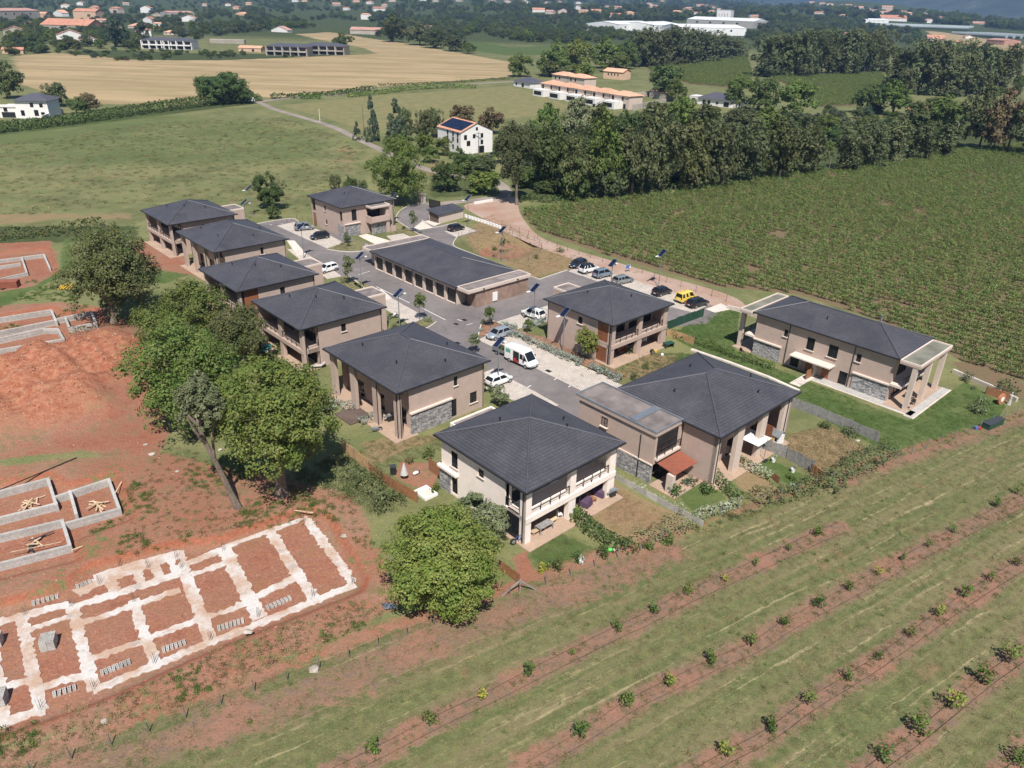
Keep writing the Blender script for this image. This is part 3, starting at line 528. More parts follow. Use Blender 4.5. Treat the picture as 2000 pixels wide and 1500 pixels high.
# ------------------------------------------------------------------ the estate houses
EAVE, SLOPE = 6.45, 0.353
class House:
    def __init__(s, name, label, cx, cy, a, b, wall='render_taupe', oh=0.5, eave=EAVE, cat='house', group='taupe houses of the estate'):
        s.a, s.b, s.wm, s.oh, s.eave = a, b, MAT[wall], oh, eave
        c = Vector((cx, cy, 0)); s.org = c-E1*a/2-E2*b/2
        s.root = empty(name, s.org, YAW, label, cat, group); s.w = MB()
        s.F = {'S': (Vector((oh, oh, 0)), Vector((1, 0, 0)), Vector((0, -1, 0))), 'E': (Vector((a-oh, oh, 0)), Vector((0, 1, 0)), Vector((1, 0, 0))),
               'N': (Vector((a-oh, b-oh, 0)), Vector((-1, 0, 0)), Vector((0, 1, 0))), 'W': (Vector((oh, b-oh, 0)), Vector((0, -1, 0)), Vector((-1, 0, 0)))}
    def P(s, f, u, z, d=0.0): O, U, N = s.F[f]; q = O+U*u+N*d; return (q.x, q.y, z)
    def bx(s, mb, f, u0, u1, d0, d1, z0, z1): p, q = s.P(f, u0, z0, d0), s.P(f, u1, z1, d1); mb.box(p[0], q[0], p[1], q[1], z0, z1)
    def part(s, name, mat, f, *B, parent=None):
        mb = MB()
        for b in B: s.bx(mb, f, *b)
        return mb.build(name, MAT[mat] if isinstance(mat, str) else mat, parent or s.root)
    def face(s, f, u0, u1, z0, z1, ops=(), d=0.0, rev=0.16, mb=None):
        mb = mb or s.w; us = sorted({u0, u1, *[o[0] for o in ops], *[o[1] for o in ops]}); zs = sorted({z0, z1, *[o[2] for o in ops], *[o[3] for o in ops]})
        for i in range(len(us)-1):
            for j in range(len(zs)-1):
                uc, zc = (us[i]+us[i+1])/2, (zs[j]+zs[j+1])/2
                if any(o[0] < uc < o[1] and o[2] < zc < o[3] for o in ops): continue
                mb.quad(s.P(f, us[i], zs[j], d), s.P(f, us[i+1], zs[j], d), s.P(f, us[i+1], zs[j+1], d), s.P(f, us[i], zs[j+1], d))
        for o in ops:
            a, b, c, e = o[:4]; q = [(a, c), (b, c), (b, e), (a, e)]
            for k in range(4):
                (p0, r0), (p1, r1) = q[k], q[(k+1) % 4]
                mb.quad(s.P(f, p0, r0, d), s.P(f, p0, r0, d-rev), s.P(f, p1, r1, d-rev), s.P(f, p1, r1, d))
    def window(s, f, o, d=0.0, sill=True, mull=1, name='window', pane='window_glass', fw=0.06):
        a, b, c, e = o[:4]; mb = MB(); dd = d-0.15
        for B in ((a, a+fw, c, e), (b-fw, b, c, e), (a+fw, b-fw, c, c+fw), (a+fw, b-fw, e-fw, e)): s.bx(mb, f, B[0], B[1], dd, dd+0.07, B[2], B[3])
        for k in range(1, mull+1):
            x = a+(b-a)*k/(mull+1); s.bx(mb, f, x-0.03, x+0.03, dd, dd+0.06, c+fw, e-fw)
        w = mb.build(name, MAT['dark_metal'], s.root)
        s.part('pane', pane, f, (a+0.01, b-0.01, dd-0.01, dd+0.02, c+0.01, e-0.01), parent=w)
        if sill: s.part('sill', 'trim_pale', f, (a-0.12, b+0.12, d-0.14, d+0.16, c-0.1, c), parent=w)
        return w
    def wins(s, f, u0, u1, z0, z1, W, D=(), d=0.0, extra=()):
        """a wall with sash windows W, glazed doors D and bare openings extra"""
        s.face(f, u0, u1, z0, z1, list(W)+list(D)+list(extra), d)
        for o in W: s.window(f, o, d, mull=0 if o[1]-o[0] < 0.9 else 1)
        for o in D: s.window(f, o, d, False, max(1, int((o[1]-o[0])/1.2)), 'glazed_door')
    def stone(s, f, u0, u1, z0, z1, d=0.0, ledge=True):
        o = s.part('stone_cladding', 'stone_cladding', f, (u0, u1, d+0.004, d+0.12, z0, z1))
        if ledge: s.part('ledge', 'trim_pale' if s.wm != MAT['render_cream'] else 'render_cream', f, (u0-0.1, u1+0.1, d+0.004, d+0.32, z1+0.003, z1+0.2), parent=o)
    def rail(s, f, u0, u1, z, d, h=1.0):
        mb = MB(); n = max(2, int((u1-u0)/1.15)+1)
        for k in range(n):
            u = u0+(u1-u0)*k/(n-1); s.bx(mb, f, u-0.03, u+0.03, d-0.03, d+0.03, z, z+h)
        for zz in (0.3, 0.5, 0.7): s.bx(mb, f, u0, u1, d-0.012, d+0.012, z+zz-0.012, z+zz+0.012)
        s.bx(mb, f, u0, u1, d-0.045, d+0.045, z+h+0.002, z+h+0.05); return mb.build('railing', MAT['rail_bar'], s.root)
    def pipe(s, f, u, d=0.06, z1=None):
        z1 = z1 or s.eave-0.12; return MB().tube([s.P(f, u, 0.05, d), s.P(f, u, z1, d)], 0.055, 6).build('downpipe', MAT['dark_metal'], s.root)
    def roof(s, vents=(), mat='roof_slate', x0=0.0, y0=0.0, x1=None, y1=None, z=None, slope=SLOPE):
        x1 = s.a if x1 is None else x1; y1 = s.b if y1 is None else y1; z = s.eave if z is None else z; A, B = x1-x0, y1-y0; hf = min(A, B)/2; rz = z+hf*slope
        r0, r1 = ((x0+hf, (y0+y1)/2, rz), (x1-hf, (y0+y1)/2, rz)) if A >= B else (((x0+x1)/2, y0+hf, rz), ((x0+x1)/2, y1-hf, rz))
        c = [(x0, y0, z), (x1, y0, z), (x1, y1, z), (x0, y1, z)]; m = MB()
        if A >= B: fs = [(c[0], c[1], r1, r0), (c[1], c[2], r1), (c[2], c[3], r0, r1), (c[3], c[0], r0)]; hp = [(c[0], r0), (c[1], r1), (c[2], r1), (c[3], r0), (r0, r1)]
        else: fs = [(c[0], c[1], r0), (c[1], c[2], r1, r0), (c[2], c[3], r1), (c[3], c[0], r0, r1)]; hp = [(c[0], r0), (c[1], r0), (c[2], r1), (c[3], r1), (r0, r1)]
        for f in fs: m.quad(*f)
        R = m.build('roof', MAT[mat], s.root)
        m = MB(); m.mi = 0; m.box(x0+0.03, x1-0.03, y0+0.03, y1-0.03, z-0.16, z-0.03); m.build('soffit', MAT['render_pale'], s.root)
        m = MB(); g = 0.11
        for B_ in ((x0-g, x1+g, y0-g, y0+0.02, z-0.15, z-0.01), (x0-g, x1+g, y1-0.02, y1+g, z-0.15, z-0.01), (x0-g, x0+0.02, y0+0.025, y1-0.025, z-0.15, z-0.01), (x1-0.02, x1+g, y0+0.025, y1-0.025, z-0.15, z-0.01)): m.box(*B_)
        m.build('gutter', MAT['dark_metal'], R)
        for p, q in hp:
            if (Vector(p)-Vector(q)).length > 0.2: MB().tube([Vector(p)+Vector((0, 0, 0.03)), Vector(q)+Vector((0, 0, 0.03))], 0.10, 6).build('ridge_cap', MAT['ridge_cap'], R)
        for (vx, vy) in vents:
            zz = z+min(vx-x0, x1-vx, vy-y0, y1-vy)*slope
            MB().cyl((vx, vy), 0.07, zz-0.1, zz+0.3, 8).cyl((vx, vy), 0.12, zz+0.3, zz+0.4, 8).build('roof_vent', MAT['dark_metal'], R)
        return R
    def flat(s, name, x0, x1, y0, y1, zt, h=0.45, walls=True, top='flat_roof', lip=0.15, z0=0.0, wall=None, lm=None):
        """flat-roofed block with a raised edge"""
        wm = wall or s.wm; m = MB()
        if walls: m.box(x0+0.02, x1-0.02, y0+0.02, y1-0.02, z0, zt-h-0.003)
        o = m.box(x0, x1, y0, y1, zt-h, zt-0.16).build(name, wm, s.root)
        m = MB()
        for B in ((x0, x1, y0, y0+lip), (x0, x1, y1-lip, y1), (x0, x0+lip, y0+lip, y1-lip), (x1-lip, x1, y0+lip, y1-lip)): m.box(*B, zt-0.157, zt+0.1)
        m.build('parapet', MAT[lm] if lm else MAT['trim_pale'] if wm != MAT['render_cream'] else wm, o)
        MB().box(x0+lip+0.002, x1-lip-0.002, y0+lip+0.002, y1-lip-0.002, zt-0.155, zt-0.05).build('roof_deck', MAT[top], o); return o
    def loggia(s, f, L, dep=2.5, pil=None, rail=True, fz=(2.46, 3.06), pm=None):
        """two-storey open gallery on face f: recessed glazed wall, slab, pillars, railing"""
        D1 = [(0.5, L/2-0.5, 3.12, 5.75), (L/2+0.4, L-0.7, 3.12, 5.75)]; D0 = [(0.6, L/2-0.8, 0.2, 2.4), (L/2+0.6, L-0.9, 0.2, 2.4)]
        s.wins(f, 0.16, L-0.16, 0, s.eave-0.16, [], D0+D1, d=-dep)
        s.part('balcony_slab', s.wm, f, (0.0, L, -dep+0.01, 0.10, fz[0], fz[1]))
        for u0, u1 in pil or ((0.0, 0.75), (L/2-0.5, L/2+0.5), (L-1.1, L)):
            pw = 0.12 if u1-u0 > 0.9 else 0.0
            s.part('pillar', pm or s.wm, f, (u0, u1, -0.55, 0.003, 0, fz[0]-0.003), (u0+pw, u1-pw, -0.5, 0.0, fz[1]+0.003, s.eave-0.165))
        ps = pil or ((0.0, 0.75), (L/2-0.5, L/2+0.5), (L-1.1, L))
        if rail:
            for k in range(len(ps)-1): s.rail(f, ps[k][1]+0.02-(0.12 if ps[k][1]-ps[k][0] > 0.9 else 0), ps[k+1][0]-0.02+(0.12 if ps[k+1][1]-ps[k+1][0] > 0.9 else 0), fz[1]+0.003, -0.1)
        s.part('terrace', 'terrace_tile', f, (-0.4, L+0.4, -dep+0.02, 1.1, 0.0, 0.10))
    def done(s): return s.w.build('wall', s.wm, s.root)
plain('ridge_cap', (0.075, 0.075, 0.09), 0.45, 0.1, 3.0)
T_ = EAVE-0.16
def clutter(h, f, items):
    pass
# --- cream house at the front corner
h = House('house', 'cream-white two-storey house with grey pyramid roof behind the round foreground tree', 1.89, 66.85, 13.7, 13.7, 'render_cream'); L = 12.7
h.wins('S', 0, L, 0, T_, [(1.6, 2.65, 3.55, 5.35), (5.9, 6.7, 4.5, 5.35), (5.95, 6.7, 1.35, 2.15)], [(1.65, 2.6, 0.3, 2.3)], extra=[(9.8, 11.9, 3.06, 5.7)])
h.face('S', 9.8, 11.9, 0.15, 2.3, [], 0.003); h.window('S', (9.8, 11.9, 0.2, 2.75), 0.16, False, 1, 'glazed_door')
h.rail('S', 9.85, 11.85, 3.06, -0.08); h.stone('S', -0.25, 1.5, 0, 2.7); h.part('ledge', 'render_cream', 'S', (-0.3, 2.8, 0.004, 0.42, 2.72, 3.0))
h.loggia('E', L); h.face('N', 0, L, 0, T_, [(3, 4, 3.6, 5)]); h.face('W', 0, L, 0, T_); h.pipe('S', L-0.3, 0.08); h.pipe('E', L/2+1, 0.08, 2.4)
h.flat('porch', -0.95, 0.48, 2.8, 8.5, 6.28); h.roof([(4.2, 5.2), (9.5, 9.5), (7.6, 11.0)]); h.done()
# --- house with the flat-roofed wing and tall pillars
h = House('house', 'house with flat-roofed wing, rust awning and tall pillars facing the orchard', 22.57, 78.58, 14.28, 16.02); LS, LE = 13.28, 15.02
h.face('S', 8.9, LS, 0, T_); h.face('N', 0, LS, 0, T_); h.face('W', 0, LE, 0, T_)
h.wins('E', 0.16, LE-0.16, 0, T_, [(1.6, 2.6, 4.1, 5.3), (6.8, 7.8, 4.1, 5.3), (10.6, 11.6, 4.1, 5.3)], [(1.2, 3.4, 0.15, 2.4), (6.0, 8.2, 0.15, 2.4), (10.6, 12.6, 0.15, 2.4)], d=-2.3)
h.face('N', 0, 2.3, 0, T_, [], 0.002)
for u0, u1 in ((0.0, 0.6), (3.9, 5.2), (8.7, 9.9), (13.5, 14.7)): h.part('pillar', 'render_pale', 'E', (u0, u1, -0.5, 0.0, 0, T_-0.003))
h.part('terrace', 'terrace_tile', 'E', (-0.2, 14.9, -2.28, 0.9, 0, 0.1)); h.part('wood_screen', 'wood_warm', 'E', (12.0, 12.1, -2.2, -0.2, 0.1, 2.8))
for u in (0.3, 14.2): h.pipe('E', u, 0.06)
h.w.box(-1.6, 9.28, -4.18, 0.5, 2.45, 6.0); h.w.box(-1.6, 6.6, -4.18, 0.5, 0, 2.449)
o = h.flat('wing', -2.05, 9.45, -4.4, 0.2, 6.5, 0.5, False, lm='zinc'); MB().box(5.6, 6.5, -4.1, 0.1, 6.46, 6.62).build('roof_flashing', MAT['zinc'], o)
h.F['Z'] = (Vector((-1.6, -4.18, 0)), Vector((1, 0, 0)), Vector((0, -1, 0))); h.F['Y'] = (Vector((9.28, -4.18, 0)), Vector((0, 1, 0)), Vector((1, 0, 0)))
h.face('Z', 3.5, 3.51, 0, 0.01); h.part('window_recess', 'render_taupe', 'Z', (3.4, 4.5, 0.002, 0.03, 4.0, 5.35)); h.window('Z', (3.5, 4.35, 4.15, 5.25), 0.16)
h.part('stone_cladding', 'stone_cladding', 'Z', (8.21, 10.7, -0.3, 0.003, 0, 2.3)); h.part('stone_cladding', 'stone_cladding', 'Z', (0.0, 8.2, 0.003, 0.1, 0, 2.3)); h.part('ledge', 'trim_pale', 'Z', (5.5, 10.88, 0.003, 0.12, 2.31, 2.45)); h.pipe('Z', 9.0, 0.06, 5.4)
h.part('balcony_opening', 'window_glass', 'Y', (0.35, 3.9, 0.004, 0.03, 3.35, 5.7)); h.part('balcony_slab', 'trim_pale', 'Y', (0.2, 4.3, 0.004, 0.35, 2.95, 3.25)); h.rail('Y', 0.25, 4.2, 3.253, 0.28, 0.95)
m = MB(); V = [h.P('Y', 0.3, 2.75, 0.36), h.P('Y', 4.2, 2.75, 0.36), h.P('Y', 4.2, 2.42, 2.7), h.P('Y', 0.3, 2.42, 2.7)]; m.mesh(V+[(x, y, z-0.08) for x, y, z in V], [(0, 3, 2, 1), (4, 5, 6, 7), (0, 1, 5, 4), (1, 2, 6, 5), (2, 3, 7, 6), (3, 0, 4, 7)]).build('awning', MAT['awning_rust'], h.root)
h.part('pillar', 'render_pale', 'Y', (0.0, 0.5, 1.9, 2.7, 0, 2.3)); h.part('glazed_door', 'window_glass', 'Y', (1.2, 3.9, 0.004, 0.03, 0.1, 2.3)); h.part('terrace', 'terrace_tile', 'Y', (-0.3, 4.4, 0.02, 3.4, 0, 0.1))
h.roof([(6.0, 3.0), (3.4, 9.5), (9.5, 12.8), (12.0, 10.5)]); h.done()
# --- portico houses: four tall pillars on the garden side
def portico(label, cx, cy, a, b, det=True):
    h = House('house', label, cx, cy, a, b); LS, LE = a-1.0, b-1.0; dp = 2.4
    xs = [(0.0, 1.05), (0.31*LS, 0.31*LS+1.05), (0.64*LS, 0.64*LS+1.05), (LS-0.95, LS)]
    h.wins('S', 0.16, LS-0.16, 0, T_, [(2.2, 3.3, 4.0, 5.4), (6.6, 7.6, 4.0, 5.4), (11.2, 12.3, 4.0, 5.4)], [(1.6, 3.8, 0.15, 2.4), (6.0, 8.4, 0.15, 2.4), (11.0, 13.0, 0.15, 2.4)], d=-dp)
    for u0, u1 in xs: h.part('pillar', 'render_taupe', 'S', (u0, u1, -0.45, 0.0, 0, T_-0.003))
    h.wins('E', 1.5, LE, 0, T_, [(8.1, 8.65, 4.4, 5.6), (10.6, 11.7, 1.15, 2.6)], [(7.65, 8.5, 0.2, 2.6)])
    h.stone('E', 1.6, 7.6, 0, 2.85); h.face('N', 0, LS, 0, T_); h.face('W', 0, LE-1.6, 0, T_); h.pipe('E', 0.25, 0.06); h.pipe('E', LE-0.2, 0.06); h.pipe('S', LS-0.2, 0.06); h.pipe('S', 0.64*LS+1.1, 0.06)
    h.part('terrace', 'terrace_tile', 'S', (-0.4, LS+0.5, -dp+0.02, 0.9, 0, 0.1))
    h.roof([(11.5, 3.2), (4.5, 3.0), (14.0, 8.5), (10.5, 11.5)]); h.done(); return h
H5 = portico('portico house whose grey hip roof stands beside the white delivery van', -13.31, 86.45, 15.97, 13.87)
portico('portico house, second from the far end of the garden row', -51.87, 136.56, 16.5, 14.0)
# --- gallery houses: open gallery on the garden side
def gallery(label, cx, cy, a, b, wood, w2=False):
    h = House('house', label, cx, cy, a, b); LS, LE = a-1.0, b-1.0
    h.loggia('S', LS, 2.4, ((0.0, 0.6), (LS/2-0.4, LS/2+0.4), (LS-0.75, LS)))
    if wood:
        h.wins('E', 3.0, LE, 0, T_, [(6.6, 7.4, 4.3, 5.4)]); h.part('wood_panel', 'wood_warm', 'E', (0.8, 3.0, -0.2, -0.05, 3.1, T_), (0.8, 3.0, -0.2, -0.05, 0.1, 2.6)); h.part('beam', h.wm, 'E', (0.76, 2.99, -0.25, 0.0, 2.61, 3.09))
    else:
        h.wins('E', 2.4, LE, 0, T_, [(6.0, 6.75, 4.3, 5.4)], [(9.6, 10.6, 3.6, 5.6)] if w2 else []); h.part('beam', h.wm, 'E', (0.76, 2.39, -2.2, 0.0, 2.5, 3.05)); h.rail('E', 0.8, 2.35, 3.06, -0.1)
    h.face('N', 0, LS, 0, T_); h.face('W', 0, LE, 0, T_); h.pipe('E', 0.4, 0.06); h.pipe('E', LE-0.2, 0.06)
    h.roof([(9.0, 5.5), (5.0, 3.5), (10.5, 9.0)]); h.done(); return h
H4 = gallery('gallery house with beige side wall, fourth along the garden row', -28.06, 103.04, 14.0, 13.7, False); H4.flat('porch', 5.2, 8.9, 13.25, 17.0, 6.28)
o = gallery('gallery house with dark wooden panel, middle of the garden row', -40.92, 116.67, 13.8, 13.6, True); o.flat('porch', 5.2, 9.0, 13.15, 17.0, 6.28); o.w = MB().box(12.7, 13.0, 12.2, 16.8, 0, 2.2); o.w.build('garden_wall', o.wm, o.root)
H1 = gallery('gallery house with red-brown terrace at the far end of the garden row', -65.73, 152.03, 14.2, 13.8, False); H1.flat('porch', 5.8, 10.0, 13.35, 17.1, 6.28)
# --- house in the middle beside the parking bays
h = House('house', 'taupe house with balconies and wooden panels between the two parking areas', 14.05, 107.17, 13.66, 13.62); L = 12.66
h.wins('S', 0, L, 0, T_, [(6.15, 7.0, 4.55, 5.6), (6.15, 7.1, 1.4, 2.4)], extra=[(9.95, 11.9, 0.15, 2.9), (9.95, 11.9, 3.25, T_-0.2)])
for z0, z1 in ((0.15, 2.9), (3.25, T_-0.2)):
    o = h.part('wood_panel', 'wood_warm', 'S', (9.95, 11.9, -0.2, -0.12, z0, z1))
    for k in range(int((z1-z0)/0.32)): h.part('slat', 'wood_warm', 'S', (9.97, 11.88, -0.118, -0.06, z0+0.06+k*0.32, z0+0.30+k*0.32), parent=o)
h.loggia('E', L); h.face('N', 0, L, 0, T_); h.face('W', 0, L, 0, T_); h.pipe('S', L-0.35, 0.07); h.pipe('S', 0.1, 0.07); h.flat('porch', -2.95, 0.48, 5.0, 8.3, 6.28); h.roof([(5.0, 4.0), (10.0, 8.0)]); h.done()
# --- house by the entrance
h = House('house', 'taupe house with corner stone cladding and flat balcony roof by the estate entrance', -36.27, 168.17, 14.1, 13.8); LS, LE = 13.1, 12.8
h.wins('S', 1.8, LS, 0, T_, [(5.6, 6.3, 4.3, 5.4), (5.8, 6.5, 1.4, 2.4)], [(12.0, 12.9, 3.4, 5.4)]); h.part('wood_panel', 'wood_orange', 'S', (0.1, 1.75, -0.2, -0.05, 0.1, 2.9)); h.part('pillar', h.wm, 'S', (0.0, 0.35, -0.3, 0.0, 0, T_)); h.part('beam', h.wm, 'S', (0.36, 1.79, -0.3, 0.0, 2.95, 3.3)); h.rail('S', 0.4, 1.75, 3.31, -0.1)
h.wins('E', 0, LE, 0, T_, [], [(2.2, 3.4, 3.2, 5.6)]); h.stone('E', 0.4, 4.0, 0, 2.6); h.part('stone_cladding', 'stone_cladding', 'S', (11.0, LS+0.12, 0.004, 0.12, 0, 2.6)); h.face('N', 0, LS, 0, T_); h.face('W', 0, LE, 0, T_)
h.F['E'] = (Vector((13.6, 0.5, 0)), Vector((0, 1, 0)), Vector((1, 0, 0)))
h.part('balcony_wall', h.wm, 'E', (5.6, 5.85, 0.004, 2.2, 2.7, 3.9), (5.6, 10.2, 2.2, 2.45, 2.7, 3.9), (9.4, 10.2, 0.004, 2.199, 0.0, 5.7), (5.6, 9.39, 0.004, 2.199, 2.4, 2.69)); h.part('balcony_opening', 'window_glass', 'E', (6.0, 9.2, 0.004, 0.05, 3.3, 5.2))
h.stone('E', 5.9, 9.3, 0, 2.2, 1.6, False); o = h.flat('balcony_roof', 13.62, 16.2, 6.0, 10.8, 6.1, 0.4, False)
m = MB()
for k in range(9): h.bx(m, 'E', 10.3, 11.4, 2.4-k*0.28, 2.65-k*0.28, 0.0, 0.22*(9-k)*0.6+0.1)
m.build('stair', h.wm, h.root); h.face('E', 0, 0.01, 0, 0.01); h.pipe('E', LE-0.2, 0.06); h.roof([(9.0, 4.0)]); h.done()
# --- long semi-detached house with flat canopies at both ends
h = House('house', 'long semi-detached house with pillared flat canopies at both ends, next to the vineyard', 45.9, 100.13, 21.11, 10.63); LS, LE = 20.11, 9.63
h.wins('S', 0, LS, 0, T_, [(4.4, 5.0, 4.15, 5.2), (15.05, 15.7, 4.05, 5.15), (7.95, 9.1, 3.4, 5.2), (11.15, 12.5, 3.4, 5.2)], [(13.3, 14.5, 0.1, 2.0), (6.1, 7.4, 0.2, 2.1)], extra=[(7.9, 9.4, 0.1, 2.2), (10.5, 11.9, 0.1, 2.2)])
for u0, u1 in ((7.9, 9.4), (10.5, 11.9)):
    h.part('wall_recess', h.wm, 'S', (u0, u1, -0.2, -0.14, 0.1, 2.2)); o = h.part('front_door', 'wood_warm', 'S', (u1-1.05, u1-0.05, -0.138, -0.08, 0.12, 2.15)); h.part('handle', 'rim_alloy', 'S', (u1-0.95, u1-0.85, -0.078, -0.05, 1.0, 1.06), parent=o)
h.part('canopy', 'concrete_pale', 'S', (6.6, 12.6, 0.004, 1.7, 2.35, 2.52)); h.part('wood_screen', 'wood_orange', 'S', (9.9, 10.0, 0.05, 2.4, 0.1, 1.4)); h.part('party_wall', 'trim_pale', 'S', (9.75, 10.15, 0.004, 0.7, 0.0, 2.34))
h.stone('S', 0.1, 4.4, 0, 2.3); h.stone('S', 15.2, 20.0, 0, 2.35)
for f, sg in (('E', 1), ('W', 0)):
    h.wins(f, 0, LE, 0, T_, [], [(1.2, 4.2, 3.3, 5.4), (5.2, 8.6, 3.3, 5.4), (1.2, 4.2, 0.15, 2.3), (5.2, 8.6, 0.15, 2.3)], d=-0.003)
    h.part('balcony_slab', 'trim_pale', f, (-0.3, LE+0.2, 0.004, 1.5, 2.45, 2.75)); h.rail(f, -0.2, LE+0.1, 2.753, 1.42, 0.95)
    for u in (-0.8, 3.9, 8.6): h.part('pillar', 'render_pale', f, (u, u+0.55, 2.35, 2.95, 0.1, 6.02))
    h.part('terrace', 'terrace_tile', f, (-1.2, LE+0.4, 0.02, 3.2, 0, 0.1))
h.flat('canopy_roof', 21.3, 23.9, -0.35, 9.7, 6.5, 0.45, False, 'flat_roof_moss'); h.flat('canopy_roof', -2.0, -0.1, -0.5, 9.9, 6.5, 0.45, False, 'flat_roof_moss')
h.face('N', 0, LS, 0, T_); h.pipe('S', 5.2, 0.06); h.pipe('S', 14.7, 0.06)
h.part('apron', 'block_grey', 'S', (10.5, 24.0, 0.004, 1.7, 0.0, 0.05)); h.part('edging', 'trim_pale', 'S', (10.5, 24.0, 1.702, 1.85, 0.0, 0.08)); h.part('path', 'concrete_pale', 'S', (9.0, 10.48, 0.004, 5.0, 0.0, 0.06)); h.part('apron', 'block_grey', 'E', (-2.2, LE+0.6, 3.21, 4.3, 0, 0.05)); h.part('edging', 'trim_pale', 'E', (-2.2, LE+0.6, 4.302, 4.45, 0, 0.08)); R = h.roof([(9.5, 3.0)])
MB().cyl((15.6, 5.6), 0.28, 8.0, 8.35, 10).cyl((15.6, 5.6), 0.12, 8.35, 9.3, 10).cyl((15.6, 5.6), 0.2, 9.3, 9.42, 10).build('flue', MAT['zinc'], R); h.done()
# --- garage block
gl, gf, gr = G(725, 490, 3.35), G(888, 562, 3.35), G(1008, 529, 3.35); ga = (gf-gl).length; gb = (gr-gf).length; gc = (gl+gr)/2
h = House('garage_block', 'long low garage block with grey hip roof and a row of dark doors', gc.x, gc.y, ga, gb, 'render_pale', 0.55, 3.35, 'garage', 'garages and shelters'); LS, LE = ga-1.1, gb-1.1; TG = 3.35-0.16
n = 8; bw = LS/n; ops = [(k*bw+0.28, (k+1)*bw-0.28, 0.02, 2.5) for k in range(n)]; h.face('S', 0, LS, 0, TG, ops, rev=0.4)
for o in ops:
    g = h.part('garage_door', 'dark_metal', 'S', (o[0], o[1], -0.4, -0.34, 0.02, 2.5))
    for k in range(4): h.part('door_panel', 'dark_metal', 'S', (o[0]+0.05, o[1]-0.05, -0.338, -0.31, 0.08+k*0.6, 0.64+k*0.6), parent=g)
h.face('E', 0, LE, 0, TG); h.face('N', 0, LS, 0, TG); h.face('W', 0, LE, 0, TG); h.pipe('S', LS*0.5, 0.07, 3.1); h.pipe('S', LS-0.1, 0.07, 3.1); h.roof(slope=0.30); h.done()
h.flat('end_bay', ga-0.05, ga+2.9, 0.3, gb+0.5, 3.35, 0.5, False); h.flat('end_bay', -3.0, 0.0, 0.3, gb+0.2, 3.35, 0.5, False)
plain('render_rough', (0.30, 0.20, 0.155), 0.95, 0.2, 1.0, 0.3)
MB().box(ga+0.3, ga+2.6, 2.2, gb+0.2, 0, 2.848).build('bay_wall', MAT['render_rough'], h.root); MB().box(-2.7, -0.05, 2.0, gb, 0, 2.848).build('bay_wall', MAT['render_pale'], h.root)
MB().box(ga+2.6, ga+2.75, gb*0.42, gb*0.42+1.0, 0.3, 1.8).build('meter_box', MAT['plastic_white'], h.root)
for k in (0.25, 0.8): MB().box(ga+2.9, ga+3.15, gb*k, gb*k+0.2, 3.05, 3.2).build('spout', MAT['dark_metal'], h.root)
# --- bin shelter by the gate and the entrance walls
a_, b_ = G(858, 437), G(905, 425); d_ = (b_-a_); ln = d_.length; rz = math.atan2(d_.y, d_.x)
o = empty('bin_shelter', a_, rz, 'small bin shelter with sloping grey roof and slatted front by the entrance road', 'shelter', 'garages and shelters')
MB().box(0, ln, 0, 0.2, 0, 2.0).box(0, ln, 3.2, 3.4, 0, 2.4).box(ln-0.2, ln, 0.2, 3.2, 0, 2.2).build('wall', MAT['render_pale'], o)
m = MB(); V = [(-0.5, -0.3, 2.1), (ln+0.1, -0.3, 2.1), (ln+0.1, 3.7, 2.75), (-0.5, 3.7, 2.75)]; m.mesh(V+[(x, y, z-0.12) for x, y, z in V], [(0, 1, 2, 3), (7, 6, 5, 4), (0, 4, 5, 1), (1, 5, 6, 2), (2, 6, 7, 3), (3, 7, 4, 0)]).build('roof', MAT['roof_slate'], o)
for k in range(6): MB().box(0.0, 0.08, 0.25+k*0.5, 0.62+k*0.5, 0.1, 2.1).build('slat', MAT['deck_wood'], o)
for (x, y, w_, d2, hh, nm, mt, lb, ct) in ((849, 408, 0.6, 3.6, 2.2, 'gate_panel', 'dark_metal', 'black sliding gate standing open at the estate entrance', 'gate'), (827, 397, 0.9, 0.9, 2.2, 'gate_pillar', 'stone_wall_far', 'beige stone gate pillar under the big entrance tree', 'pillar'), (819, 394, 0.7, 0.7, 2.4, 'gate_pillar', 'render_taupe', 'dark gate pillar beside the trunk of the entrance tree', 'pillar')):
    p = G(x, y); m = MB().box(-w_/2, w_/2, -d2/2, d2/2, 0, hh)
    if 'pillar' in nm: m.box(-w_/2-0.08, w_/2+0.08, -d2/2-0.08, d2/2+0.08, hh, hh+0.12)
    else:
        m = MB()
        for k in range(9): m.box(-0.03, 0.03, -d2/2, d2/2, 0.1+k*0.23, 0.3+k*0.23)
        m.box(-0.06, 0.06, -d2/2-0.1, -d2/2, 0, hh).box(-0.06, 0.06, d2/2, d2/2+0.1, 0, hh)
    tag(m.build(nm, MAT[mt], None, p, 0.9), lb, ct)
